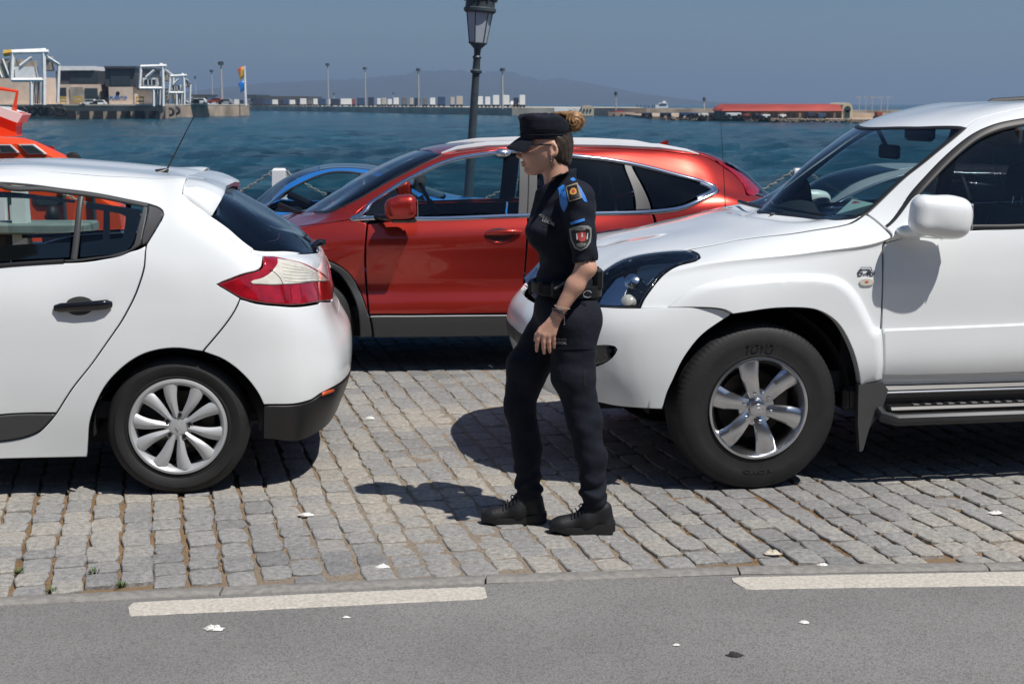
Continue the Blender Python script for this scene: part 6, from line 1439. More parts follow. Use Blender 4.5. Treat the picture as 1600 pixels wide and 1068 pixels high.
# ================================================================== the officer
def build_officer():
    PX, PY = 0.20, 6.24
    T = thing('person', 'policewoman in navy uniform and patrol cap with blonde bun, walking left between the white cars', 'person', (PX, PY, 0))
    O = np.array([PX, PY, 0.])
    Q = lambda px, py, dy=0.: at(px, py, PY + dy) - O
    skin = mat('skin', (.58, .325, .235), .46, noise=.10, nscale=28, bump=.12, bscale=220)
    navy = mat('navy_cloth', (.0085, .0105, .0190), .85, noise=.25, nscale=22, bump=.22, bscale=70, spec=.25)
    navy2 = mat('navy_trouser_cloth', (.0080, .0098, .0175), .85, noise=.22, nscale=16, bump=.3, bscale=38, spec=.25)
    capm = mat('navy_cap_cloth', (.0120, .0140, .0230), .9, noise=.2, nscale=40, spec=.25, bump=.2, bscale=90)
    hair = mat('blonde_hair', (.27, .145, .06), .42, noise=.75, nscale=55, detail=8); hair_d = mat('dark_hair', (.035, .022, .014), .5, noise=.6, nscale=60)
    blue = mat('bright_blue_cloth', (.03, .20, .62), .6); belt_m = mat('black_leather', (.006, .0065, .008), .55, spec=.25)
    shoe_m = mat('black_shoe', (.0045, .005, .0065), .6, noise=.3, nscale=60, bump=.2, bscale=120); sole_m = mat('shoe_sole', (.009, .009, .010), .7)
    C = Q(853, 228)
    h = lambda x, y, z: C + np.array([x, y, z])
    ws = lambda p, s, a=0.: np.sin(p @ np.array(s) + a)
    neck = Q(872, 290)
    shN, shF = Q(903, 312, -.165), Q(893, 310, .165)
    elN, wrN = Q(915, 418, -.205), Q(872, 490, -.21)
    elF, wrF = Q(908, 415, .205), Q(884, 488, .19)
    hipN, hipF = Q(896, 505, -.085), Q(868, 505, .085)
    knN, knF = Q(912, 652, -.085), Q(812, 628, .075)
    anN, anF = Q(928, 778, -.085), Q(826, 768, .060)
    # ---------------- head
    def head(p):
        q = p - C
        d = d_ell(q, (.010, 0, .015), (.094, .076, .100))
        d = smin(d, d_ell(q, (-.040, 0, -.025), (.062, .058, .080)), .03)
        d = smin(d, d_cap(q, (.0, 0, -.045), (-.055, 0, -.098), .058, .022), .025)
        for s in (-1, 1):
            d = smin(d, d_cap(q, (.018, s * .048, -.055), (-.045, s * .016, -.102), .018, .016), .02)       # jaw line
            d = smin(d, d_ell(q, (-.066, s * .036, -.038), (.026, .020, .018)), .02)                         # cheek
            d = smin(d, d_ell(q, (-.090, s * .026, .008), (.016, .024, .008)), .012)                         # brow
            d = smax(d, -d_ell(q, (-.108, s * .030, -.010), (.022, .019, .012)), .012)                       # socket
            d = np.minimum(d, d_ell(q, (-.082, s * .030, -.010), (.0125, .0125, .0115)))                     # eyeball and lids
        d = smin(d, d_cap(q, (-.096, 0, -.004), (-.114, 0, -.038), .007, .010), .010)                        # nose ridge
        d = smin(d, d_ell(q, (-.114, 0, -.043), (.010, .010, .008)), .008)
        for s in (-1, 1): d = smin(d, d_ell(q, (-.104, s * .010, -.046), (.009, .007, .007)), .006)
        d = smin(d, d_ell(q, (-.097, 0, -.0705), (.011, .022, .0055)), .006); d = smin(d, d_ell(q, (-.095, 0, -.0815), (.011, .020, .006)), .006)
        d = smax(d, -d_ell(q, (-.108, 0, -.0758), (.012, .022, .0016)), .003)                                # mouth line
        d = smin(d, d_ell(q, (-.072, 0, -.103), (.020, .020, .015)), .014)                                   # chin
        for s in (-1, 1):                                                                                     # ear
            e = d_ell(q, (.030, s * .077, -.012), (.020, .009, .032), rot_xyz(y=-12, z=s * 16))
            e = smax(e, -d_ell(q, (.027, s * .086, -.010), (.011, .008, .019), rot_xyz(y=-12)), .004)
            e = np.minimum(e, d_ell(q, (.022, s * .078, -.036), (.009, .006, .010)))
            d = smin(d, e, .006)
        return d
    def hand(p, wr, pts, dy, s=1.):
        """palm and five fingers; pts: pixel joints per finger (knuckle, middle, tip)"""
        d = None
        for k, f in enumerate(pts):
            J = [Q(x, y, dy + o) for x, y, o in f]; r = (.0105, .0108, .0102, .0088)[k]
            m = d_cap(p, wr, J[0], .019, .0125, .75, (0, 1, 0))
            d = m if d is None else smin(d, m, .010)
            fin = smin(d_cap(p, J[0], J[1], r, r * .92), d_cap(p, J[1], J[2], r * .92, r * .84), .003)
            fin = smin(fin, d_cap(p, J[2], J[3], r * .84, r * .68), .003)
            d = smin(d, fin, .0045)
        return d
    fN = [[(843, 519, 0), (840.5, 530, .004), (839, 539, .012), (838.5, 548, .020)], [(850, 522, -.003), (849, 534, .001), (849.5, 543, .010), (850.5, 551.5, .020)],
          [(857.5, 523, -.002), (857.5, 534, .003), (858, 542, .012), (859, 549.5, .022)], [(865, 521, .002), (865.5, 530, .008), (865.5, 537, .015), (866, 543, .023)]]
    def arm(p, sh, el, wr):
        d = d_cap(p, sh, el, .050, .038); d = smin(d, d_cap(p, el, el * .62 + wr * .38, .038, .037), .02)
        d = smin(d, d_cap(p, el * .62 + wr * .38, wr, .037, .0235), .02)
        return smin(d, d_ell(p, el + [.012, 0, .0], (.030, .028, .034)), .02)
    def body(p):
        d = head(p)
        d = smin(d, d_cap(p, h(.035, 0, -.055), neck + [.0, 0, -.02], .052, .056), .022)
        d = smin(d, d_cap(p, neck + [.006, 0, -.07], Q(880, 420), .066, .080), .04)
        d = smin(d, d_cap(p, shN * .9 + neck * .1, shF * .9 + neck * .1, .036, .036), .04)
        d = smin(d, d_ell(p, Q(884, 485), (.105, .135, .10)), .06)
        a = arm(p, shN, elN, wrN); d = smin(d, a, .02)
        hN = hand(p, wrN, fN, -.21)
        J = [Q(858, 504, -.195), Q(845, 514, -.185), Q(839, 523, -.180), Q(836.5, 531, -.178)]
        th = smin(d_cap(p, J[0], J[1], .015, .0115), d_cap(p, J[1], J[2], .0112, .0105), .004); th = smin(th, d_cap(p, J[2], J[3], .0105, .008), .003)
        hN = smin(hN, th, .006); d = smin(d, hN, .008)
        d = smin(d, arm(p, shF, elF, wrF), .02)
        fF = [[(x + 18, y - 2, -o) for x, y, o in f] for f in fN]
        hF = hand(p, wrF, fF, .19); J = [Q(868, 502, .175), Q(858, 512, .165), Q(853, 521, .16), Q(851, 528, .158)]
        hF = smin(hF, smin(d_cap(p, J[0], J[1], .015, .0115), d_cap(p, J[1], J[3], .011, .008), .004), .006); d = smin(d, hF, .008)
        for a_, b_, c_ in ((hipN, knN, anN), (hipF, knF, anF)):
            d = smin(d, d_cap(p, a_, b_, .072, .048), .03); d = smin(d, d_cap(p, b_, c_, .050, .032), .02); d = smin(d, d_cap(p, c_, c_ + [-.05, 0, -.060], .026, .016), .02)
        return d
    sdf_obj('body', body, (-.50, -.32, .02), (.30, .32, 1.85), .0042, skin, T, relax=1)
    # ---------------- shirt
    hemN = shN * .08 + elN * .92 + [0.003, 0, .0]; hemF = shF * .10 + elF * .90
    def shirt(p):
        d = d_ell(p, Q(882, 345), (.112, .155, .150)); d = smin(d, d_ell(p, Q(884, 408), (.112, .135, .14)), .07)
        d = smin(d, d_ell(p, Q(883, 446), (.135, .15, .060)), .06)
        for s in (-1, 1): d = smin(d, d_ell(p, Q(848, 362, s * .066), (.073, .070, .074)), .045)
        d = smin(d, d_ell(p, Q(902, 330), (.075, .13, .11)), .05)
        d = smin(d, d_cap(p, shN + [-.0, .03, .004], shF + [0, -.03, .004], .069, .069), .045)
        d = smin(d, d_cap(p, neck + [.008, 0, -.02], neck + [.01, 0, -.06], .070, .088), .035)
        # folds
        d = d + .0035 * ws(p, (38, 12, 46)) * ws(p, (9, 14, -22), 1.3) + .002 * ws(p, (20, 40, 90), .5)
        for sh, hm in ((shN, hemN), (shF, hemF)):
            sl = d_cap(p, sh, hm, .066, .052); sl = sl + .0022 * ws(p, (35, 20, 75))
            sl = smax(sl, d_plane(p, hm, hm - sh), .004); d = smin(d, sl, .022)
        # collar
        co = d_cap(p, neck + [.018, 0, .07], neck + [-.004, 0, -.03], .060, .076); co = smin(co, d_cap(p, Q(862, 298), Q(856, 342), .064, .078), .03); co = smax(co, d_plane(p, Q(875, 273), (-.55, 0, .85)), .003)
        d = smin(d, co, .008)
        d = smax(d, -smax(d_cap(p, neck + [.028, 0, .11], neck + [.016, 0, .03], .055, .051), -d_plane(p, Q(875, 279), (-.58, 0, .85)), .003), .003)      # neck opening
        d = smax(d, -d_plane(p, Q(882, 462), (0.02, 0, 1)), .004)
        for hm, sh in ((hemN, shN), (hemF, shF)):       # open sleeve end
            ax = (hm - sh) / np.linalg.norm(hm - sh); d = smax(d, -d_cap(p, hm - ax * .012, hm + ax * .06, .045, .047), .002)
        return d
    shirt_o = sdf_obj('shirt', shirt, (-.30, -.32, .90), (.32, .32, 1.62), .0052, navy, T, relax=1)
    # ---------------- trousers
    def wr_(p, k): return .0038 * ws(p, (34, 9, 21), .3) * ws(p, (-11, 17, 9), .9) + .0030 * ws(p, (-26, 12, 44), 1.9) * ws(p, (15, -7, 10), .2) + .0016 * ws(p, (40, 20, 78), 2.2) * ws(p, (-12, 9, 27), 1.)
    def trousers(p):
        d = d_ell(p, Q(884, 482), (.138, .158, .120))
        for s, x in ((-1, 906), (1, 902)): d = smin(d, d_ell(p, Q(x, 500, s * .070), (.090, .086, .095)), .05)
        for (a, b, c, rk, mid) in ((hipN, knN, anN, .071, Q(895, 585, -.085)), (hipF, knF, anF, .068, Q(826, 570, .08))):
            d = smin(d, d_cap(p, a, mid, .104, .090), .05); d = smin(d, d_cap(p, mid, b, .090, rk), .03)
            cm = b * .5 + c * .5 + [.012, 0, 0]
            d = smin(d, d_cap(p, b, cm, rk, .066), .03); d = smin(d, d_cap(p, cm, c, .064, .054), .02)
            d = smin(d, d_ell(p, c + [.0, 0, .02], (.062, .056, .022)), .012)
        z = p[:, 2]; k = np.clip((1.1 - z) / .5, .3, 1)
        d = d + wr_(p, 1.0) * k
        # bunching above the shoe
        for c in (anN, anF):
            m = np.exp(-((z - c[2] - .05) / .06) ** 2); d = d + .005 * m * np.sin((z - c[2]) * 95 + 2.5 * np.sin(p[:, 0] * 26 + p[:, 1] * 18)) * .8 
            d = np.maximum(d, -(d_plane(p, c + [0, 0, -.005], (.12, 0, 1))) ) if False else d
        d = smax(d, d_plane(p, Q(882, 446), (.05, 0, 1)), .004)
        return d
    tro = sdf_obj('trousers', trousers, (-.34, -.28, .05), (.30, .28, 1.12), .0055, navy2, T, relax=1)
    # ---------------- belt and what hangs on it
    bz = Q(884, 449)
    def ringband(p, c, rx, ry, hh, th, n=(.0, 0, 1)):
        q = p - c; k = np.sqrt((q[:, 0] / rx) ** 2 + (q[:, 1] / ry) ** 2); rad = (k - 1) * min(rx, ry)
        zz = q @ (np.array(n) / np.linalg.norm(n)); return np.maximum(np.abs(rad) - th, np.abs(zz) - hh) - .002
    sdf_obj('belt', lambda p: ringband(p, bz, .146, .160, .024, .006, (.06, 0, 1)), (-.3, -.3, bz[2] - .1), (.3, .3, bz[2] + .1), .004, belt_m, T)
    def bx(name, c, d, rz=0, m=belt_m, ry=0, bev=.008):
        m4 = Matrix.Translation(c) @ Matrix.Rotation(R(rz), 4, 'Z') @ Matrix.Rotation(R(ry), 4, 'Y')
        return MB().box((0, 0, 0), d, bev=bev, M4=m4).build(name, m, T)
    bx('belt_buckle', Q(828.5, 449), (.018, .075, .060), ry=-4)
    bx('belt_keeper', Q(845, 449, -.115), (.030, .012, .056), rz=-40)
    bx('pouch', Q(871, 452, -.155), (.055, .035, .075), rz=-12, bev=.012); bx('pouch_strap', Q(877, 445, -.180), (.070, .008, .012), rz=-8, ry=-32, m=mat('grey_strap', (.09, .095, .10), .5))
    bx('radio_pouch', Q(932, 436, -.055), (.045, .060, .095), rz=25, bev=.012); bx('radio_knob', Q(934, 421, -.06), (.014, .014, .028), bev=.005); bx('holster', Q(926, 452, .06), (.05, .05, .12), bev=.014)
    bx('pouch', Q(908, 446, -.150), (.05, .034, .06), rz=18, bev=.012)
    c = Q(918, 459, -.165); P = [(c[0] + .018 * math.cos(t), c[1] - .004, c[2] + .014 * math.sin(t)) for t in np.linspace(.4, 5.6, 14)]
    MB().tube(P, .0022, 6).build('key_ring', M['chrome'], T)
    # ---------------- shoes
    for nm, (tx, ty), (hx, hy), dy, an in (('n', (858, 826), (961, 826), -.085, anN), ('f', (752, 815), (854, 815), .06, anF)):
        toe = Q(tx, ty, dy); heel = Q(hx, hy, dy); L = heel[0] - toe[0]; y = dy; x0 = toe[0]; ax = an[0]
        S = lambda f: x0 + L * f
        def up(p, S=S, y=y, ax=ax):
            d = d_ell(p, (S(.20), y, .036), (.060, .042, .032)); d = smin(d, d_cap(p, (S(.22), y, .038), (S(.55), y, .060), .033, .042), .03)
            d = smin(d, d_cap(p, (S(.60), y, .058), (S(.74), y, .105), .044, .040), .03); d = smin(d, d_cap(p, (S(.87), y, .042), (S(.86), y, .110), .036, .024), .03)
            d = smin(d, d_cap(p, (S(.55), y, .085), (S(.62), y, .128), .030, .030), .02)
            d = smax(d, -d_plane(p, (0, 0, .022), (0, 0, 1)), .004)
            return smax(d, d_plane(p, (S(.7), y, .142), (-.10, 0, 1)), .006)
        sdf_obj('shoe', up, (S(-.1), y - .09, 0), (S(1.1), y + .09, .2), .0045, shoe_m, T)
        prof = [(0, .52, .0, .022), (.04, .68, .020, .030), (.12, .9, .012, .036), (.25, 1.0, .003, .034), (.4, .98, 0, .032), (.55, .84, .002, .034), (.7, .80, .0, .040), (.85, .82, 0, .048), (.95, .72, .004, .052), (1.0, .50, .014, .050)]
        V = []; F = []
        for f, w, zb, zt in prof:
            hw = .046 * w; V += [(S(f), y - hw * .92, zb), (S(f), y - hw, (zb + zt) / 2), (S(f), y - hw * .97, zt), (S(f), y + hw * .97, zt), (S(f), y + hw, (zb + zt) / 2), (S(f), y + hw * .92, zb)]
        n = len(prof)
        F = [(6 * i + k, 6 * (i + 1) + k, 6 * (i + 1) + (k + 1) % 6, 6 * i + (k + 1) % 6) for i in range(n - 1) for k in range(6)] + [tuple(range(6)), tuple(6 * (n - 1) + k for k in range(6))[::-1]]
        MB().add(V, F).build('sole', sole_m, T)
        for k in range(5):
            f = .34 + .055 * k; z = .085 + .010 * k
            MB().tube([(S(f), y - .036, z - .014), (S(f) + .004, y - .015, z + .004 + .006), (S(f), y + .02, z + .008)], .0028, 5).build('shoelace', sole_m, T)
        MB().tube([(S(.52), y - .01, .125), (S(.47), y - .03, .137), (S(.45), y - .03, .128)], .003, 5).build('lace_end', sole_m, T)
    # ---------------- cap
    cc = Q(852, 196); V = []; n = 48; rings = [(.102, .080, -.056, 0), (.105, .083, -.050, 0), (.1055, .084, -.026, 0), (.1065, .0855, -.024, 0), (.107, .086, .0, 0), (.108, .087, .020, 0), (.108, .087, .034, 0), (.104, .084, .041, 0), (.082, .066, .045, 0), (.04, .03, .047, 0)]
    for rx, ry, z, _ in rings:
        for k in range(n):
            a = 2 * math.pi * k / n; co, si = math.cos(a), math.sin(a)
            x = rx * np.sign(co) * abs(co) ** .9; yy = ry * np.sign(si) * abs(si) ** .9
            wr = .0016 * math.sin(7 * a + z * 90) if z > -.02 else 0
            drop = (-.004 if co > 0 else .002) * abs(co)                 # crown falls slightly towards the back
            bk = max(0, (x - .015) / .10); fall = .045 * bk ** 2 * (z + .03) / .08 if z > -.03 else 0
            V.append((cc[0] + x + wr - (.006 if z > .02 and x < 0 else 0), cc[1] + yy, cc[2] + z - fall + .006 * math.sin(5 * a) * (z > .03) + (x * .02)))
    m = len(rings); F = [(r_ * n + k, r_ * n + (k + 1) % n, (r_ + 1) * n + (k + 1) % n, (r_ + 1) * n + k) for r_ in range(m - 1) for k in range(n)] + [tuple((m - 1) * n + k for k in range(n))]
    cap = MB().add(V, F).build('cap', capm, T, ang=50)
    V = []; F = []; na, nr = 21, 7
    for s in (0, 1):
        for i in range(na):
            a = R(-62 + 124 * i / (na - 1))
            for j in range(nr):
                t = j / (nr - 1); ext = .060 * math.cos(a) ** .7
                x = -(.103 * math.cos(a) + ext * t); yy = .082 * math.sin(a) * (1 + .06 * t)
                V.append((cc[0] + x, cc[1] + yy, cc[2] - .046 - .034 * t - .020 * (math.sin(a) ** 2) * (1 - 0 * t) - .004 * s - .012 * t * t))
    K = na * nr
    for i in range(na - 1):
        for j in range(nr - 1):
            f = (i * nr + j, (i + 1) * nr + j, (i + 1) * nr + j + 1, i * nr + j + 1); F.append(f); F.append(tuple(q + K for q in f[::-1]))
    for i in range(na - 1): F.append((i * nr + nr - 1, (i + 1) * nr + nr - 1, K + (i + 1) * nr + nr - 1, K + i * nr + nr - 1))
    MB().add(V, F).build('cap_peak', capm, T, ang=50)
    em = Q(812, 200); 
    for z_, nm in ((-.038, 'cap_seam'), (-.012, 'cap_seam')):
        P = [(cc[0] + .1105 * math.cos(t), cc[1] + .0865 * math.sin(t), cc[2] + z_) for t in np.linspace(0, 2 * math.pi, 49)]
        MB().tube(P, .0014, 4, cap=False).build(nm, navy, T)
    # ---------------- hair
    def hd(p):
        q = p - C; d = d_ell(q, (.022, 0, .008), (.094, .082, .104)); d = smax(d, -d_plane(q, (.030, 0, 0), (1, 0, -.25)) , .01)
        d = smin(d, d_cap(q, (.060, 0, -.055), (.050, 0, -.080), .045, .030), .03)
        for s in (-1, 1): d = smax(d, -d_ell(q, (.026, s * .083, -.018), (.024, .022, .036)), .006)
        return d + .0016 * np.sin(np.arctan2(q[:, 1], q[:, 2] + .2) * 90 + q[:, 0] * 20)
    sdf_obj('hair', hd, C + [-.12, -.12, -.16], C + [.16, .12, .14], .004, hair_d, T)
    B = Q(898, 190)
    def bun(p):
        q = p - B; r = np.linalg.norm(q, axis=1); a = np.arctan2(q[:, 2], q[:, 0]); b = np.arctan2(q[:, 1], np.hypot(q[:, 0], q[:, 2]))
        d = d_ell(q, (0, 0, 0), (.041, .038, .043)) + .0028 * np.sin(a * 3 + b * 14 + 1) + .0012 * np.sin(b * 60 + a * 7)
        e = d_cap(q, (-.022, 0, .030), (-.085, 0, .034), .015, .008); return smin(d, e + .001 * np.sin(q[:, 1] * 900), .012)
    sdf_obj('hair_bun', bun, B - .14, B + .10, .0035, hair, T)
    for k in range(16):
        a = RNG.uniform(0, 6.28); b_ = RNG.uniform(-1, 1); p0 = Vector(B) + Vector((.036 * math.cos(a), .03 * b_, .038 * math.sin(a)))
        MB().tube([p0, p0 + Vector((RNG.normal(.0, .008), RNG.normal(0, .006), .010)), p0 + Vector((RNG.normal(.004, .012), RNG.normal(0, .008), .018))], [.0009, .0007, .0004], 4).build('loose_strand', hair, T)
    # ---------------- sunglasses, earring, bracelets
    gl = M['gloss_black']
    V = []; F = []; na = 25
    for s in (0, 1):
        for i in range(na):
            a = R(-66 + 132 * i / (na - 1)); x = -.058 - .060 * math.cos(a); y = .077 * math.sin(a); cen = abs(math.sin(a)); hh = .023 * (1 - max(0, (cen - .6) / .4) * .45) * (.55 if cen < .12 else 1)
            off = .003 * s
            V += [(C[0] + x + off, C[1] + y * (1 - .03 * s), C[2] - .008 + hh * .6), (C[0] + x + off + .001, C[1] + y * (1 - .03 * s), C[2] - .006 - hh)]
    for i in range(na - 1):
        F.append((2 * i, 2 * i + 1, 2 * i + 3, 2 * i + 2)); F.append((2 * na + 2 * i, 2 * na + 2 * i + 2, 2 * na + 2 * i + 3, 2 * na + 2 * i + 1)); F.append((2 * i, 2 * i + 2, 2 * na + 2 * i + 2, 2 * na + 2 * i)); F.append((2 * i + 1, 2 * na + 2 * i + 1, 2 * na + 2 * i + 3, 2 * i + 3))
    MB().add(V, F).build('sunglasses', gl, T, ang=60)
    for s in (-1, 1): MB().tube([h(-.080, s * .068, .002), h(-.03, s * .078, .006), h(.022, s * .080, .008)], [.0045, .0035, .003], 6).build('sunglasses_arm', gl, T)
    for q in ((.020, -.083, -.040), (.020, -.0835, -.050), (.019, -.0835, -.060)): MB().lathe([(.0005, -.003), (.003, 0), (.0005, .003)], 8, c=tuple(h(*q))).build('earring', M['chrome'], T)
    MB().tube([h(.018, -.084, -.036), h(.016, -.084, -.07), h(.026, -.080, -.092)], .0022, 5).build('earpiece_cable', gl, T)
    ax = (wrN - elN) / np.linalg.norm(wrN - elN); e1 = np.cross(ax, [0, 1, 0]); e1 /= np.linalg.norm(e1); e2 = np.cross(ax, e1)
    br = mat('brown_beads', (.07, .022, .018), .4)
    def loop(c, r_, w, m_, nm, tilt=0, beads=0):
        if beads:
            mb = MB()
            for k in range(beads):
                t = 2 * math.pi * k / beads; p = c + e1 * r_ * math.cos(t) + e2 * r_ * 1.05 * math.sin(t) + ax * tilt * math.cos(t)
                mb.lathe([(.0003, -w), (w, 0), (.0003, w)], 6, c=tuple(p))
            o = mb.build(nm, m_, T); o['kind'] = 'stuff'; return o
        P = [c + e1 * r_ * math.cos(t) + e2 * r_ * 1.05 * math.sin(t) + ax * tilt * math.cos(t) for t in np.linspace(0, 2 * math.pi, 25)]
        return MB().tube([Vector(p) for p in P], w, 6, cap=False).build(nm, m_, T)
    loop(wrN - ax * .002, .0290, .0052, br, 'bead_bracelet', .004, 20); loop(wrN - ax * .012, .0300, .0032, M['plastic'], 'cord_bracelet', -.006); loop(wrN - ax * .022, .0295, .0022, M['chrome'], 'metal_bracelet', .008); loop(wrN - ax * .032, .0300, .0025, mat('beige_cord', (.35, .28, .20), .8), 'woven_bracelet', -.010)
    for q in range(4):
        p = Vector(wrN) + Vector((.026, -.012, -.012 - q * .010)); MB().lathe([(.0004, -.004), (.0042, 0), (.0004, .004)], 8, c=tuple(p)).build('charm', M['chrome'], T)
    # ---------------- badges laid on the cloth
    def bvh_of(o):
        me = o.data; return BVHTree.FromPolygons([v.co.copy() for v in me.vertices], [tuple(p.vertices) for p in me.polygons])
    camL = Vector((0, 0, CAMH)) - Vector(O)
    def decal(name, poly, bv, m_, off=.003, step=2.2, dense=True):
        P = np.array(poly, float)
        if dense: P = smooth_closed([(x, y, 1) for x, y in poly], step)
        lo, hi = P.min(0), P.max(0); X, Y = np.meshgrid(np.arange(lo[0] + step / 2, hi[0], step), np.arange(lo[1] + step / 2, hi[1], step)); G = np.stack([X.ravel(), Y.ravel()], 1); G = G[in_poly(G, offset_poly(P, step * .3))]
        nb = len(P); r = delaunay_2d_cdt([Vector(p) for p in np.vstack([P, G])], [(i, (i + 1) % nb) for i in range(nb)], [], 0, 1e-4)
        V2 = [tuple(v) for v in r[0]]; F = [f for f in r[2] if in_poly(np.array([np.mean([V2[i] for i in f], 0)]), P)[0]]
        V = []; last = None
        for x, y in V2:
            d = Vector(ray(x, y)).normalized(); hit = bv.ray_cast(camL, d)
            q = (hit[0] - d * off) if hit[0] is not None else (last if last is not None else Vector(Q(x, y, -.2)))
            V.append(q); last = q
        n = len(V); W = V + [v + (v - camL).normalized() * (off + .004) for v in V]
        FF = [tuple(f) for f in F] 
        ed = {}
        for f in F:
            for a, b in zip(f, list(f[1:]) + [f[0]]): ed[(a, b)] = 1
        FF += [(b, a, a + n, b + n) for (a, b) in ed if (b, a) not in ed]
        o = mesh(name, W, FF, m_, T, smooth=False); bm = bmesh.new(); bm.from_mesh(o.data); bmesh.ops.recalc_face_normals(bm, faces=bm.faces); bm.to_mesh(o.data); bm.free()
        return o
    bs = bvh_of(shirt_o); bt = bvh_of(tro)
    k = lambda L, x0=800, y0=270: [(x0 + a / 10, y0 + b / 10) for a, b in L]
    tan = mat('tan_braid', (.30, .24, .17), .7); blk = mat('badge_black', (.008, .008, .009), .5); gold = mat('badge_gold', (.55, .30, .06), .5); redb = mat('badge_red', (.45, .05, .05), .6); grey = mat('badge_grey', (.22, .23, .22), .6); wht = mat('badge_white', (.6, .6, .6), .6)
    decal('shoulder_stripe', k([(720, 240), (800, 180), (840, 215), (838, 300), (868, 440), (868, 500), (815, 610), (780, 575), (750, 480), (730, 300)]), bs, blue)
    decal('shoulder_stripe', k([(1035, 180), (1070, 225), (1105, 290), (1150, 370), (1178, 460), (1130, 445), (1090, 385), (1055, 290)]), bs, blue)
    decal('shoulder_stripe', k([(905, 100), (960, 68), (1000, 112), (950, 130)]), bs, blue)
    decal('rank_slide_braid', k([(836, 208), (1024, 150), (1090, 392), (888, 455)]), bs, tan, .005)
    decal('rank_slide', k([(858, 222), (1010, 175), (1068, 380), (900, 432)]), bs, blk, .0065)
    decal('rank_emblem', k([(900, 290), (925, 245), (970, 230), (1005, 255), (1012, 310), (985, 335), (935, 340), (905, 325)]), bs, gold, .008)
    decal('rank_emblem_centre', k([(935, 270), (970, 255), (985, 290), (965, 315), (935, 305)]), bs, redb, .0095)
    decal('sleeve_bar', k([(905, 788), (915, 770), (1128, 708), (1140, 720), (1135, 748), (925, 815)]), bs, blue, .004)
    decal('sleeve_patch_border', [(889, 357.5), (897, 354), (908, 352), (919, 352.5), (924, 356), (924.5, 368), (923, 378), (917, 387), (907, 392), (898, 388), (892, 376), (890, 366)], bs, grey, .004)
    decal('sleeve_patch', [(891.5, 360.5), (908, 356), (921.5, 358), (922, 368), (920.5, 377), (915.5, 384.5), (907, 389), (899.5, 385.5), (894, 375)], bs, blk, .0055)
    decal('sleeve_patch_shield', [(903, 364), (908, 362), (915, 363), (916, 370), (914, 376), (909, 378), (905, 376), (903, 371)], bs, redb, .007)
    decal('sleeve_patch_mark', [(900, 365), (902, 364), (903, 374), (901, 375)], bs, wht, .007); decal('sleeve_patch_mark', [(917.5, 364), (919, 364), (918.5, 373), (916.5, 374)], bs, wht, .007)
    decal('sleeve_patch_mark', [(908.5, 364), (910.5, 364), (911, 370), (908.5, 371)], bs, wht, .0085); decal('sleeve_patch_scroll', [(900, 381), (907, 379.5), (916, 380), (914, 384), (907, 386.5), (902, 385)], bs, grey, .007)
    def print_on(name, s, cx, cy, size, ang, bv, m_, off=.0035):
        """lettering projected on the cloth"""
        o = text_mesh(name, s, size, m_, T, Matrix.Identity(4), 0.0)
        ca, sa = math.cos(R(ang)), math.sin(R(ang))
        for v in o.data.vertices:
            x, y = v.co.x, -v.co.y; px, py = cx + x * ca - y * sa, cy + x * sa + y * ca
            d = Vector(ray(px, py)).normalized(); hit = bv.ray_cast(camL, d); v.co = (hit[0] - d * off) if hit[0] is not None else Vector(Q(px, py, -.2))
    print_on('sleeve_patch_lettering', 'POLICIA', 907, 358.6, 4.2, -4, bs, wht, .007); print_on('sleeve_patch_lettering', 'LOCAL', 908, 382.6, 3.2, -4, bs, blk, .0085)
    print_on('chest_lettering', 'POLICIA', 852, 340, 6.0, 26, bs, grey); print_on('chest_lettering', 'LOCAL', 857, 347, 6.6, 22, bs, wht)
    print_on('pocket_lettering', 'POLICIA', 876, 530, 5.0, 3, bt, grey); print_on('pocket_lettering', 'LOCAL', 877, 535.5, 5.4, 3, bt, wht)
    # trouser pocket flap and side seam
    decal('pocket_flap', [(868, 541), (928, 540), (928.5, 545), (868, 546)], bt, navy, .004); decal('side_pocket', [(913, 575), (915.5, 575), (915, 602), (912.5, 602)], bt, M['plastic'], .002)
    decal('shirt_pocket_edge', [(848, 352), (868, 356), (868, 357.5), (848, 353.5)], bs, navy2, .003)
    # placket and collar edge
    decal('collar_flap', [(862, 278), (884, 263), (892, 268), (884, 281), (868, 298), (858, 292)], bs, navy, .004)
    return T
# ================================================================== quay furniture, boat, harbour beyond
M['lamp_iron'] = mat('painted_iron', (.045, .060, .068), .45, noise=.15, nscale=20)
M['frost'] = mat('frosted_lamp_glass', (.42, .47, .52), .25, spec=.6)
M['wpost'] = mat('whitewashed_post', (.78, .78, .76), .75, noise=.06, nscale=8, bump=.2, bscale=30)
M['chain'] = mat('weathered_chain', (.33, .32, .29), .6, metal=.4, noise=.3, nscale=40)
M['boat'] = mat('boat_orange', (.80, .075, .018), .32, coat=.4, noise=.05, nscale=2)
M['boatwhite'] = mat('boat_white', (.76, .77, .76), .4)
M['pale'] = mat('pale_render', (.66, .52, .41), .85, noise=.12, nscale=.5)
M['slab'] = mat('dark_facade', (.060, .062, .068), .45)
M['wsteel'] = mat('white_steel', (.82, .82, .80), .5, noise=.1, nscale=.6)
M['yellow'] = mat('yellow_paint', (.55, .34, .04), .6)
M['dglass'] = mat('dark_window', (.030, .045, .055), .12)
M['roofred'] = mat('red_roof', (.36, .055, .040), .7, noise=.18, nscale=.3)
M['rust'] = mat('rusty_concrete', (.40, .31, .23), .9, noise=.45, nscale=.16, detail=9)
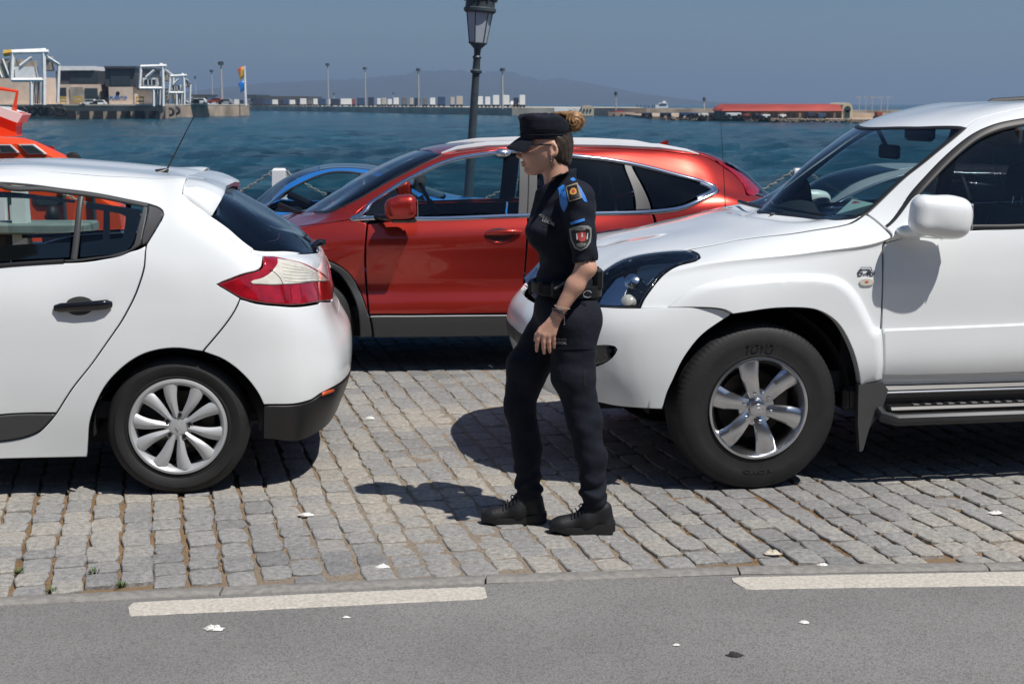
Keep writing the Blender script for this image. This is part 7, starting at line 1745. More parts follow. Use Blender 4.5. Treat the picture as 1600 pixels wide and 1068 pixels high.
def build_lamp():
    b = at(737, 222, 14.6); t = at(746.5, 70, 14.6)
    L = thing('street_lamp', 'dark iron street lamp with a tapered glass lantern, standing behind the red crossover', 'street lamp', (0, 0, 0))
    ax = Vector(t - b); foot = Vector(b) - ax * (b[2] / ax.z); ax.normalize()
    L.location = foot; q = Vector((0, 0, 1)).rotation_difference(ax); L.rotation_mode = 'QUATERNION'; L.rotation_quaternion = q
    H = (Vector(t) - foot).length
    MB().lathe([(.0, 0), (.16, 0), (.16, .05), (.12, .08), (.11, .35), (.085, .42), (.075, .55), (.060, .62), (.047, .75), (.043, 1.3), (.036, H - .36), (.036, H - .28), (.055, H - .27), (.058, H - .25), (.038, H - .235), (.034, H - .14), (.045, H - .12), (.030, H - .10), (.035, H - .04), (.075, H + .0), (.09, H + .012), (.0, H + .02)], 20).build('pole', M['lamp_iron'], L)
    # six-sided lantern
    def hexring(r, z): return [(r * math.cos(R(60 * k + 12)), r * math.sin(R(60 * k + 12)), z) for k in range(6)]
    z0, z1 = H + .012, H + .31; A = hexring(.083, z0); B = hexring(.128, z1)
    for k in range(6):
        a, b_, c, d_ = [Vector(v) for v in (A[k], A[(k + 1) % 6], B[(k + 1) % 6], B[k])]
        n = (b_ - a).cross(d_ - a).normalized() * .004
        MB().add([a, b_, c, d_, a - n, b_ - n, c - n, d_ - n], [(0, 1, 2, 3), (7, 6, 5, 4), (0, 4, 5, 1), (1, 5, 6, 2), (2, 6, 7, 3), (3, 7, 4, 0)]).build('lamp_glass', M['frost'], L, smooth=False)
        MB().tube([a * 1.0, d_], .006, 6).build('lantern_bar', M['lamp_iron'], L)
    ro = MB()
    ro.lathe([(.0, z0 - .004), (.092, z0 - .004), (.094, z0 + .006), (.08, z0 + .01), (.0, z0 + .01)], 6, a0=R(12))
    ro.build('lantern_floor', M['lamp_iron'], L)
    cr = MB()
    cr.lathe([(.10, z1 - .01), (.14, z1 - .008), (.158, z1 + .01), (.158, z1 + .035), (.143, z1 + .045), (.143, z1 + .11), (.155, z1 + .12), (.15, z1 + .14), (.10, z1 + .20), (.05, z1 + .26), (.02, z1 + .30), (.0, z1 + .36)], 24)
    cr.build('lantern_hood', M['lamp_iron'], L)
    for k in range(12):
        a = R(30 * k); o = MB().tube([(.15 * math.cos(a), .15 * math.sin(a), z1 + .10), (.162 * math.cos(a), .162 * math.sin(a), z1 + .135), (.158 * math.cos(a), .158 * math.sin(a), z1 + .17)], [.010, .012, .003], 6).build('crown_leaf', M['lamp_iron'], L)
def build_posts():
    Yp = 14.9; xs = [at(437, 300, Yp)[0] + 2.62 * k for k in range(-2, 6)]
    tops = []
    for i, x in enumerate(xs):
        p = thing('bollard', '', 'bollard', (x, Yp, 0), 0, 'white chain bollards along the quay edge')
        ztop = at(443, 263, Yp)[2]
        mb = MB(); hw0, hw1 = .085, .062
        V = [(-hw0, -hw0, 0), (hw0, -hw0, 0), (hw0, hw0, 0), (-hw0, hw0, 0), (-hw1, -hw1, ztop - .02), (hw1, -hw1, ztop - .02), (hw1, hw1, ztop - .02), (-hw1, hw1, ztop - .02), (-hw1 * .8, -hw1 * .8, ztop), (hw1 * .8, -hw1 * .8, ztop), (hw1 * .8, hw1 * .8, ztop), (-hw1 * .8, hw1 * .8, ztop)]
        F = [(k + r * 4, (k + 1) % 4 + r * 4, (k + 1) % 4 + 4 + r * 4, k + 4 + r * 4) for r in range(2) for k in range(4)] + [(8, 9, 10, 11), (3, 2, 1, 0)]
        mb.add(V, F).build('post', M['wpost'], p, ang=20)
        for s_ in (-1, 1):
            P = [(s_ * (hw1 + .02) + .022 * math.cos(t), 0, ztop - .05 + .022 * math.sin(t)) for t in np.linspace(0, 2 * math.pi, 13)]
            MB().tube(P, .006, 6, cap=False).build('ring', M['chain'], p)
        tops.append((x, ztop - .05)); p['label'] = ['white bollard hidden behind the hatchback', 'white bollard behind the hatchback cabin', 'white bollard with chain rings above the blue car windscreen', 'white bollard hidden by the crossover bonnet', 'white bollard behind the crossover', 'white bollard with chain just left of the off-road car windscreen', 'white bollard behind the off-road car', 'white bollard far behind the off-road car'][i]
    # chains of real links between neighbours
    lk = MB(); P = [(.017 * math.cos(t) * 1.0 + (.010 if math.cos(t) > 0 else -.010), .011 * math.sin(t), 0) for t in np.linspace(0, 2 * math.pi, 13)]
    lk.tube(P, .0052, 5, cap=False)
    proto = None
    for i in range(len(xs) - 1):
        x0 = xs[i] + .10; x1 = xs[i + 1] - .10; z0 = tops[i][1]; sag = .42; n = int((x1 - x0) * 1.06 / .038)
        c = thing('chain', ['slack chain hanging behind the hatchback', 'slack chain left of the bollard over the hatchback rear window', 'slack chain right of the bollard behind the blue car roof', 'slack chain behind the crossover front', 'slack chain behind the crossover rear, reaching the windscreen bollard', 'slack chain seen through the off-road car windscreen', 'slack chain far right behind the off-road car'][i], 'chain', (x0, Yp, z0), 0, 'chains hung between the white bollards')
        V, F = [], []
        for k in range(n):
            t = (k + .5) / n; dx = (x1 - x0) * t; dz = -sag * 4 * t * (1 - t); sl = -sag * 4 * (1 - 2 * t) / (x1 - x0); a = math.atan(sl)
            m4 = Matrix.Translation((dx, 0, dz)) @ Matrix.Rotation(-a, 4, 'Y') @ Matrix.Rotation(R(90 * (k % 2)), 4, 'X')
            b = len(V); V += [tuple(m4 @ Vector(v)) for v in lk.V]; F += [tuple(q + b for q in f) for f in lk.F]
        o = mesh('links', V, F, M['chain'], c); o['kind'] = 'stuff'
def build_bench():
    y = 15.0
    a = at(-60, 355, y); b = at(145, 355, y)
    B = thing('bench', 'long grey-green stone bench seen through the hatchback side windows', 'bench', (a[0], y, 0))
    w = b[0] - a[0]; z = a[2]; st = mat('bench_stone', (.20, .23, .21), .85, noise=.15, nscale=10)
    MB().box((w / 2, 0, z), (w, .5, .11), bev=.02).build('seat', st, B)
    for x in (w * .25, w - .30): MB().box((x, 0, (z - .055) / 2), (.34, .38, z - .055), bev=.02).build('support', mat('dark_brown_stone', (.05, .035, .03), .85), B)
def build_boat():
    g = at(0, 250, 21.0); BX = g[0]; BY = 21.5
    B = thing('rescue_boat', 'orange rescue boat with white lettering moored behind the hatchback at left', 'boat', (BX, BY, WZ))
    ox = lambda px, py, d=-1.55: tuple((Vector(at(px, py, BY + d)) - Vector((BX, BY, WZ))))
    # hull: stations along x, bow to the right
    st = []
    for i, x in enumerate(np.linspace(-9, 2.6, 16)):
        t = i / 15; w = 2.3 * (1 - max(0, (t - .62) / .38) ** 2.2) + .02; sh = .25 * max(0, t - .5) * 2
        st.append([(x, 0, -.5), (x, -w * .6, -.35), (x, -w * .85, .1), (x, -w, 1.15 + sh), (x, -w - .06, 1.2 + sh), (x, -w - .06, 1.32 + sh), (x, -w + .03, 1.34 + sh), (x, -w + .06, 1.05 + sh), (x, 0, 1.05 + sh)])
    m = 9; V = [v for s_ in st for v in s_] + [(a, -b, c) for s_ in st for a, b, c in s_]; F = []
    for k in (0, 1):
        o = k * 16 * m
        for i in range(15):
            for j in range(m - 1):
                f = (o + i * m + j, o + (i + 1) * m + j, o + (i + 1) * m + j + 1, o + i * m + j + 1); F.append(f)
    mb = MB(); mb.add(V, F); h = mb.build('hull', M['boat'], B)
    # wheelhouse side profile from the photograph (through the car windows and over its roof)
    y0, y1 = -1.55, .9
    prof = [ox(-260, 212), ox(-20, 212), ox(30, 216), ox(48, 221), ox(72, 232), ox(95, 243), ox(102, 252), ox(118, 275), ox(150, 300), ox(186, 322), ox(192, 352), ox(196, 372), ox(-300, 380)]
    pp = [(p[0], p[2]) for p in prof]
    V = []; n = len(pp)
    for yy, ins in ((y0 - .10, 0), (y0 + .12, 0), ):
        pass
    cx = sum(p[0] for p in pp) / n; czz = 1.2
    layers = [(y0 - .0, .96), (y0 + .08, .99), (y0 + .2, 1.0), (y1 - .2, 1.0), (y1 - .08, .99), (y1, .96)]
    for yy, s_ in layers:
        bk = max(0, (yy - y0 - .2) / (y1 - y0)); V += [(cx + (a - cx) * (1 - (1 - s_) * .25) - .30 * bk - (.25 * bk if a > cx else 0), yy, (czz + (c - czz) * s_ if c > czz else c) - (.20 * bk if c > czz else 0)) for a, c in pp]
    F = [(l * n + i, l * n + (i + 1) % n, (l + 1) * n + (i + 1) % n, (l + 1) * n + i) for l in range(len(layers) - 1) for i in range(n)] + [tuple(range(n)), tuple((len(layers) - 1) * n + i for i in range(n))[::-1]]
    mb = MB(); mb.add(V, F); mb.build('wheelhouse', M['boat'], B, ang=28)
    def win(px, name='window', frame=M['boatwhite'], d=y0 - .012):
        P = [ox(x, y) for x, y in px]; c = (sum(p[0] for p in P) / len(P), sum(p[2] for p in P) / len(P))
        MB().prism([(c[0] + (p[0] - c[0]) * 1.22, c[1] + (p[2] - c[1]) * 1.28) for p in P], d - .01, d + .05).build('window_frame', frame, B)
        MB().prism([(p[0], p[2]) for p in P], d - .022, d + .02).build(name, M['dglass'], B)
    win([(-2, 227), (16, 227), (27, 237), (4, 238)]); win([(33, 227), (52, 227), (69, 239), (46, 239)])
    win([(12, 308), (28, 308), (29, 314), (26, 319), (14, 319), (12, 316)], frame=M['lamp_iron']); win([(56, 308), (96, 308), (97, 315), (90, 320), (62, 320), (57, 315)], frame=M['lamp_iron'])
    # white letters low on the superstructure
    for s_, px, py, sz in (('S', -52, 337, .34), ('P', 24, 333, .34), ('A', 43, 347, .30)):
        p = ox(px, py); text_mesh('letter', s_, sz, M['boatwhite'], B, Matrix.Translation((p[0], y0 - .02, p[2])) @ FACE_V, .01)
    p = ox(2, 327); MB().box((p[0], y0 - .05, p[2]), (.20, .08, .36), bev=.02).build('white_locker', M['boatwhite'], B)
    for x in (42, 104, 150): 
        p = ox(x, 330); MB().tube([(p[0], y0 - .08, .9), (p[0], y0 - .08, p[2] + .45)], .028, 8).build('stanchion', M['lamp_iron'], B)
    # raised white-and-orange cowl and mast frame on the roof
    cw = [ox(x, y, -.5) for x, y in ((-14, 212), (-10, 190), (-20, 170), (3, 168), (38, 178), (30, 190), (26, 196), (27, 213))]
    MB().prism([(p[0], p[2]) for p in cw], -.55, -.28).build('cowl', M['boat'], B)
    cw2 = [ox(x, y, -.5) for x, y in ((-24, 166), (4, 167), (39, 179), (31, 192), (2, 181), (-26, 178))]
    MB().prism([(p[0], p[2]) for p in cw2], -.60, -.22).build('cowl_cap', M['boatwhite'], B)
    fr = [ox(x, y, -.5) for x, y in ((-30, 137), (2, 139), (27, 143), (23, 166))]
    MB().tube([(p[0], -.5, p[2]) for p in fr], .026, 8).build('mast_frame', M['boat'], B)
    MB().tube([(fr[3][0], -.5, fr[3][2]), (fr[3][0] - .1, -.4, ox(20, 214)[2])], .035, 8).build('mast_leg', M['boat'], B)
    q = ox(102, 247); MB().lathe([(.03, -.08), (.10, -.06), (.12, 0), (.10, .06), (.03, .08)], 14, c=(q[0], -1.2, q[2] - .05), axis='y').build('roof_float', M['rubber'], B)
    q = ox(80, 247); MB().box((q[0], -1.35, q[2]), (.16, .12, .10), bev=.03).build('deck_light', M['plastic'], B)
    return B
def build_crew():
    # a crew member on the boat's deck, head and shoulders showing over the bench through the car window
    c = at(81, 337, 19.0); X, Y, Z = c
    skin = mat('dark_skin', (.075, .042, .028), .5); cl = mat('brown_shirt', (.10, .07, .045), .9)
    T = thing('person', 'dark-haired person in a brown top seen small through the hatchback window', 'person', (X, Y, WZ + 1.05), R(0))
    H = Z - (WZ + 1.05)
    def body(p):
        d = smin(d_ell(p, (0, 0, H), (.080, .095, .115)), d_cap(p, (0, 0, H - .22), (0, 0, H - .05), .055, .05), .03)
        d = smin(d, d_ell(p, (-.075, -.03, H - .015), (.02, .018, .028)), .015)
        d = smin(d, d_cap(p, (0, 0, H - .30), (0, 0, H - .75), .13, .12, .8, (1, 0, 0)), .08)
        for s_ in (-1, 1):
            d = smin(d, d_cap(p, (0, s_ * .15, H - .27), (.02, s_ * .22, H - .55), .055, .042), .04); d = smin(d, d_cap(p, (.02, s_ * .22, H - .55), (-.12, s_ * .18, H - .76), .04, .03), .02)
            d = smin(d, d_cap(p, (0, s_ * .09, H - .75), (0, s_ * .10, H - 1.15), .085, .06), .04); d = smin(d, d_cap(p, (0, s_ * .10, H - 1.15), (0, s_ * .10, max(.06, H - 1.6)), .055, .045), .03)
        return d
    sdf_obj('body', body, (-.4, -.4, -.05), (.3, .4, H + .2), .016, skin, T)
    def sh(p):
        d = d_cap(p, (0, 0, H - .29), (0, 0, H - .78), .15, .14, .85, (1, 0, 0))
        for s_ in (-1, 1): d = smin(d, d_cap(p, (0, s_ * .15, H - .27), (.02, s_ * .22, H - .52), .068, .06), .05)
        return d
    sdf_obj('shirt', sh, (-.4, -.4, 0), (.3, .4, H), .016, cl, T)
    sdf_obj('hair', lambda p: smax(d_ell(p, (.012, 0, H + .015), (.084, .10, .118)), -d_ell(p, (-.09, 0, H - .05), (.08, .12, .10)), .01), (-.2, -.2, H - .2), (.2, .2, H + .2), .01, mat('black_hair', (.012, .010, .009), .6), T)

# ------------------------------------------------------------------ left jetty and its terminal (about 370 m away)
def build_terminal():
    D = 365.
    W_ = lambda px, py, d=0.: Vector(at(px, py, D + d))
    q = bpy.data.objects.new('jetty', None); col.objects.link(q); q.location = (0, 0, 0); tag(q, kind='structure')
    ztop = 1.35
    a0 = at(-700, 182, 420)[0]; pts = [(a0, 420), (at(40, 182, 380)[0], 384), (at(100, 183, 372)[0], 372), (at(256, 185, 366)[0], 366), (at(287, 180, 420)[0], 420), (at(390, 179, 470)[0], 470), (at(384, 178, 520)[0], 520), (a0 - 60, 620)]
    MB().prism(pts, WZ - 3, ztop, axis='z').build('jetty_wall', M['rust'], q, smooth=False)
    MB().prism([(x * 1.0, y - .4) for x, y in pts], ztop, ztop + .35, axis='z').build('jetty_coping', mat('pale_coping', (.55, .50, .43), .9, noise=.2, nscale=.3), q, smooth=False)
    # dark rubber fender panels along the near face
    A = Vector((*pts[2], 0)); Bq = Vector((*pts[3], 0))
    for k in range(7):
        c = A.lerp(Bq, (k + .6) / 7.3); MB().box((c.x, c.y - .35, -.9), (2.2, .8, 1.9)).build('fender_panel', M['rubber'], q, smooth=False)
    for k, (px, py) in enumerate(((35, 173), (51, 174), (65, 174), (72, 173.5), (79, 173.5), (91, 174), (98, 175), (266, 175), (275, 173))):
        c = W_(px, py, 0); d_ = 384 if px < 40 else (374 if px < 120 else (382 if px < 270 else 400)); c = Vector(at(px, py, d_ - 2.5))
        o = MB().lathe([(.55, -.35), (.9, -.4), (1.15, -.2), (1.2, 0), (1.15, .2), (.9, .4), (.55, .35)], 18, c=(0, 0, 0), axis='y', closed=True).build('tyre_fender', M['rubber'], None)
        o.location = c; tag(o, '%s black tyre fender hung on the %s jetty wall' % (['first', 'second', 'third', 'fourth', 'fifth', 'sixth', 'seventh', 'first', 'second'][k] + ' from the left', 'near left' if px < 120 else 'right-hand corner of the'), 'fender', 'tyre fenders on the jetty')
    def block(parent, name, px0, px1, py0, py1, d, depth, m_):
        a = at(px0, py1, D + d); b = at(px1, py0, D + d)
        return MB().box(((a[0] + b[0]) / 2, D + d + depth / 2, (a[2] + b[2]) / 2), (b[0] - a[0], depth, b[2] - a[2])).build(name, m_, parent, smooth=False)
    T = thing('terminal_building', 'ferry terminal with beige ground floor, dark glazed upper storey and white roof edge', 'building', (0, 0, 0), 0)
    block(T, 'ground_floor', 90, 156, 132, 168, 9, 20, M['pale']); block(T, 'upper_floor', 88, 168, 111, 133, 10, 22, M['slab']); block(T, 'roof', 94, 146, 103.5, 110, 9, 18, M['wsteel'])
    block(T, 'ground_floor', 171, 207, 136, 168, 4.6, 24, M['pale']); block(T, 'stair_tower', 165, 211, 106, 136, 5, 26, M['slab']); block(T, 'tower_roof', 163, 212, 103.5, 107, 4, 28, M['slab'])
    block(T, 'side_wing', 206, 226, 118, 140, 9, 20, M['slab']); block(T, 'side_wall', 207, 214, 140, 168, 9, 14, mat('ochre_wall', (.40, .29, .14), .9)); block(T, 'back_wall', 156, 172, 135, 168, 14, 10, M['concrete'])
    for x0, x1, y0, y1, d in ((110, 131, 113.5, 129, 9.7), (132, 152, 113.5, 129, 9.7), (173, 187, 112, 134, 4.7), (188, 203, 112, 134, 4.7), (93, 103, 137, 150, 8.7), (133, 152, 138, 156, 8.7), (161, 170, 142, 152, 13.7)):
        block(T, 'window', x0, x1, y0, y1, d, .5, M['dglass'])
    block(T, 'louvre_door', 110, 130, 136, 157, 8.6, .5, M['concrete']); block(T, 'white_door', 161, 170, 154, 166, 13.6, .5, M['wsteel'])
    em = at(184, 146, D + 4.5); MB().lathe([(.001, -.05), (.45, -.05), (.5, 0)], 12, c=tuple(em), axis='y').build('wall_emblem', M['blue'], T)
    tp = at(185, 153, D + 4.5); text_mesh('wall_lettering', 'PUERTO', 1.15, M['blue'], T, Matrix.Translation(tp) @ FACE_V, .04)
    block(T, 'ground_floor', -140, 50, 120, 168, 22, 20, M['pale']); block(T, 'upper_floor', -140, 20, 92, 121, 24, 20, M['concrete'])
    # passenger gangway towers, each a frame of white beams with a glazed cabin
    def tower(x0, x1, y0, y1, yb, lab, sc, leg=0):
        G = thing('gangway_tower', lab, 'gangway', (0, 0, 0), 0, 'white passenger gangway towers on the jetty')
        dd = -2; P = lambda x, y, k: tuple(at(x, y, D + dd + k))
        r_ = .38 * sc
        for k in (0, 5 * sc):
            for a, b in (((x0, y0), (x0 - 2, y1)), ((x1, y0 - 1), (x1 + 1, y1)), ((x0, y0), (x1 + 6 * sc, y0 - 1)), ((x0 - 2, y1), (x1 + 1, y1))):
                MB().tube([P(*a, k), P(*b, k)], r_, 4).build('beam', M['wsteel'], G)
            for xx in (x1 + 1, x1 - 14 * sc): MB().tube([P(xx, y1, k), P(xx, yb, k)], r_ * .9, 4).build('leg', M['wsteel'], G)
        w_ = x1 - x0; h_ = y1 - y0
        a = P(x0 + w_ * .12, y1 - h_ * .08, 1); b = P(x1 - w_ * .30, y0 + h_ * .52, 1)
        MB().box(((a[0] + b[0]) / 2, D + dd + 2, (a[2] + b[2]) / 2), (b[0] - a[0], 3 * sc, b[2] - a[2])).build('cabin', M['wsteel'], G)
        a2 = P(x0 + w_ * .16, y1 - h_ * .16, 0); b2 = P(x1 - w_ * .34, y0 + h_ * .60, 0)
        MB().box(((a2[0] + b2[0]) / 2, D + dd + .35, (a2[2] + b2[2]) / 2), (b2[0] - a2[0], .3, b2[2] - a2[2])).build('cabin_window', M['dglass'], G, smooth=False)
        for t in (.33, .66): MB().tube([(a2[0] + (b2[0] - a2[0]) * t, D + dd + .1, a2[2]), (a2[0] + (b2[0] - a2[0]) * t, D + dd + .1, b2[2])], .10, 4).build('mullion', M['wsteel'], G)
        MB().tube([P(x0 + w_ * .25, y0 + h_ * .5, 0), P(x0 + w_ * .62, y0 + h_ * .18, 0)], r_ * .9, 4).build('brace', M['wsteel'], G)
        MB().tube([P(x1, y0 + h_ * .1, 0), P(x1 + w_ * .5, y0 + h_ * .45, 4)], r_ * .9, 4).tube([P(x1 + w_ * .5, y0 + h_ * .45, 4), P(x1 + w_ * .46, yb - 4, 4)], r_ * .8, 4).build('counter_arm', M['wsteel'], G)
        c = P(x1 + w_ * .18, y0 + h_ * .42, 3); MB().box(c, (w_ * .22 * .16, 3, h_ * .5 * .16), bev=.2).build('machine_room', M['concrete'], G)
        for q in range(6):
            t = q / 5; MB().tube([P(x1 - 10 * sc + 2.2 * q * sc, y1 + 2, 2), P(x1 - 12 * sc + 2.6 * q * sc, yb - 2, 2)], .16 * sc, 4).build('stair_rail', M['wsteel'] if q % 2 else M['lamp_iron'], G)
        c = P(x1 - 2 * sc, y0 - 2, 2); MB().box(c, (.9 * sc, .9 * sc, .9 * sc), bev=.2).build('winch', M['wsteel'], G)
    tower(20, 68, 82, 125, 164, 'largest white gangway tower at the far left of the jetty', 1.35)
    tower(220, 254, 104, 138, 166, 'middle white gangway tower right of the terminal building', 1.0)
    tower(266, 287, 119, 145, 164, 'smallest white gangway tower at the right end of the terminal', .8)
    G = thing('gangway_bridge', 'orange-tipped white gangway bridge at the far left edge', 'gangway', (0, 0, 0))
    MB().tube([tuple(at(6, 82, D)), tuple(at(72, 79, D))], .55, 4).build('bridge_beam', M['wsteel'], G)
    MB().tube([tuple(at(6, 84, D - 1)), tuple(at(18, 82, D - 1))], .75, 4).build('bridge_tip', M['yellow'], G)
    block(G, 'bridge_tunnel', -60, 22, 92, 122, -1, 5, M['concrete'])
    for i in range(7):
        x = -56 + 12 * i; MB().tube([tuple(at(x, 92, D - 1.4)), tuple(at(x + 11, 121, D - 1.4))], .22, 4).build('bridge_brace', M['wsteel'], G)
    # yellow barriers
    for k, (px, w_) in enumerate(((99, 9), (122, 14), (219, 12), (261, 5), (276, 6))):
        c = at(px, 161, 368); H_ = 1.6 if w_ > 6 else 8.0 * .45
        B = thing('barrier', ['low yellow barrier left of the terminal door', 'long low yellow barrier before the terminal doors', 'low yellow barrier under the middle gangway tower', 'stacked yellow barrier left of the smallest tower', 'stacked yellow barrier under the smallest tower'][k], 'barrier', (c[0], 368, 1.7), 0, 'yellow barriers on the jetty')
        for q in range(2 if w_ > 6 else 4): MB().box((0, 0, .7 + q * .95), (w_ * .16, .2, .45)).build('rail', M['yellow'], B, smooth=False)
        for s_ in (-1, 1): MB().box((s_ * w_ * .07, 0, H_ / 2), (.18, .18, H_)).build('post', M['yellow'], B, smooth=False)
    # parked white cars and small huts on the jetty
    def farcar(px, py, Dd, L, m_, lab, grp, h=1.5):
        c = at(px, py, Dd); o = thing('car', lab, 'car', (c[0], Dd, c[2] - .75), 0, grp)
        pr = [(-L / 2, .3), (-L / 2, .75), (-L * .30, .9), (-L * .16, h), (L * .26, h), (L * .42, .95), (L / 2, .85), (L / 2, .3)]
        MB().prism(pr, -.85, .85).build('body', m_, o)
        MB().prism([(-L * .26, .95), (-L * .14, h - .1), (L * .23, h - .1), (L * .36, .95)], -.88, .88).build('windows', M['dglass'], o)
        for s_ in (-1, 1): MB().lathe([(.001, -.9), (.32, -.9), (.32, .9), (.001, .9)], 10, c=(s_ * L * .32, 0, .32), axis='y').build('wheel', M['rubber'], o)
    for k, (px, py, m_) in enumerate(((140, 160, M['boatwhite']), (155, 161, M['boatwhite']), (300, 158, M['boatwhite']), (312, 158, M['boatwhite']), (337, 157.5, M['roofred']), (352, 159, M['silver']))):
        farcar(px, py, 400 if px > 200 else 371, 4.4, m_, ['white car before the terminal doors', 'second white car beside the beige wall of the terminal', 'leftmost white car on the jetty end', 'white car next to the red one on the jetty end', 'small red car on the jetty end below the tall mast', 'silver car just right of the mast on the jetty end'][k], 'cars on the jetty')
    H = thing('harbour_hut', 'low white building with flat roof behind the cars on the jetty end', 'building', (0, 0, 0))
    block(H, 'wall', 298, 326, 150, 163, 60, 10, M['wsteel']); block(H, 'roof', 296, 328, 148, 150.5, 59, 12, M['slab'])
    for x in (303, 312, 320): block(H, 'window', x - 2, x + 2, 153, 158, 59.6, .4, M['dglass'])
def mast(px, ytop, ybot, D, lab, r_=.28, head=True):
    a = at(px, ybot, D); b = at(px, ytop, D)
    T = thing('light_mast', lab, 'light mast', (a[0], D, a[2]), 0, 'tall lighting masts round the harbour'); H = b[2] - a[2]
    MB().lathe([(.0, 0), (r_ * 1.5, 0), (r_ * .8, H), (.0, H)], 8).build('pole', mat('mast_grey', (.30, .31, .32), .6) if 'mg' not in M else M['mg'], T)
    if head:
        MB().lathe([(.0, H - .6), (r_ * 3.2, H - .5), (r_ * 3.2, H + .4), (.0, H + .6)], 8).build('lamp_ring', M['lamp_iron'], T)
def build_far():
    M['mg'] = mat('mast_grey', (.42, .40, .37), .6); M['palequay'] = mat('pale_quay_stone', (.50, .44, .35), .9, noise=.3, nscale=.12, detail=9)
    for px, yt, yb, D, lab in ((347, 99, 163, 430, 'tall mast with lamp head on the jetty end, left of the flagpole'), (306, 121, 152, 640, 'thin mast behind the hut at left'), (332, 111, 160, 700, 'faint mast just left of the tall jetty mast'), (513, 101, 166, 640, 'first tall mast on the far container quay'), (571, 107, 166, 640, 'second tall mast on the far quay, above the lorries'), (654, 109, 168, 560, 'third tall mast on the far quay'), (785, 109, 170, 480, 'tall mast between the street lamp and the officer'), (522, 147, 163, 760, 'short thin mast right of the first tall one'), (615, 146, 165, 760, 'short thin mast between the second and third tall masts'), (962, 146, 172, 420, 'thin mast on the breakwater right of the officer'), (1100, 155, 172, 420, 'short mast left of the red-roofed warehouse')):
        mast(px, yt, yb, D, lab, .26 if yb - yt > 40 else .14, True)
    # flagpole with two flags
    a = at(384, 165, 460); b = at(383, 103, 460); T = thing('flagpole', 'white flagpole with orange and blue flags at the tip of the jetty', 'flagpole', (a[0], 460, a[2])); H = b[2] - a[2]
    MB().lathe([(.0, 0), (.38, 0), (.22, H), (.0, H)], 8).build('pole', M['wsteel'], T)
    def flag(z0, z1, m_, nm):
        V = []; F = []
        for i in range(7):
            for j in range(4):
                t = i / 6; V.append((-.2 - 2.0 * t * (.6 + .4 * j / 3), .25 * math.sin(t * 5 + j), z0 + (z1 - z0) * j / 3 - .9 * t * t))
        F = [(i * 4 + j, (i + 1) * 4 + j, (i + 1) * 4 + j + 1, i * 4 + j + 1) for i in range(6) for j in range(3)]
        o = mesh(nm, V, F, m_, T); so = o.modifiers.new('s', 'SOLIDIFY'); so.thickness = .04
    flag(H - 3.5, H - .4, M['yellow'], 'flag'); flag(H - 2.0, H - 0.2, M['boat'], 'flag'); flag(H - 7.4, H - 4.6, M['blue'], 'flag')
    # far quay running away to the left
    q = bpy.data.objects.new('far_quay', None); col.objects.link(q); tag(q, kind='structure')
    line = [(300, 172.2, 900), (395, 172.6, 800), (600, 176, 610), (800, 180.5, 465), (905, 180.8, 455), (1010, 181.5, 440), (1020, 186.5, 345), (1180, 190, 308), (1335, 192, 288), (1480, 193, 278), (1900, 196, 262)]
    fr = []; 
    for px, py, _ in line:
        g = ground(px, py, WZ); fr.append((g[0], g[1]))
    back = [(x + 40, y + 160) for x, y in fr[::-1]]
    MB().prism(fr[:6] + [(fr[5][0] + 5, fr[5][1] + 100), (fr[0][0], fr[0][1] + 200)], WZ - 2, .55, axis='z').build('quay_wall', M['palequay'], q, smooth=False)
    MB().prism(fr[6:] + [(fr[-1][0] + 60, fr[-1][1] + 150), (fr[6][0], fr[6][1] + 150)], WZ - 2, -1.25, axis='z').build('quay_wall', M['rust'], q, smooth=False)
    # rocks at the foot of the near part
    rg = np.random.default_rng(4); V, F = [], []
    def rock(c, r_):
        b = len(V); P = [(1, 0, 0), (0, 1, 0), (-1, 0, 0), (0, -1, 0), (0, 0, 1), (0, 0, -1)]
        V.extend([tuple(np.array(c) + np.array(p) * r_ * rg.uniform(.6, 1.2)) for p in P]); F.extend([(b, b + 1, b + 4), (b + 1, b + 2, b + 4), (b + 2, b + 3, b + 4), (b + 3, b, b + 4), (b + 1, b, b + 5), (b + 2, b + 1, b + 5), (b + 3, b + 2, b + 5), (b, b + 3, b + 5)])
    for px in np.arange(1015, 1640, 1.1):
        Dd = np.interp(px, [l[0] for l in line], [f[1] for f in fr]); rock((at(px, 180, Dd)[0], Dd - 1.5 + rg.normal(0, .8), WZ + .05 + rg.uniform(-.25, .45)), rg.uniform(.25, .6))
    tag(mesh('rubble', V, F, mat('rubble_rock', (.16, .13, .10), .9), q, smooth=False), kind='stuff')
    # containers, lorries and vans lined up
    cols = {'w': M['boatwhite'], 'b': mat('container_blue', (.03, .06, .13), .6), 'g': mat('container_grey', (.13, .14, .15), .7), 'c': mat('container_cream', (.45, .42, .36), .7), 'r': mat('container_red', (.25, .05, .03), .7), 'd': mat('container_dark', (.02, .03, .06), .6)}
    word = {'w': 'white', 'b': 'blue', 'g': 'grey', 'c': 'cream', 'r': 'red', 'd': 'dark blue'}
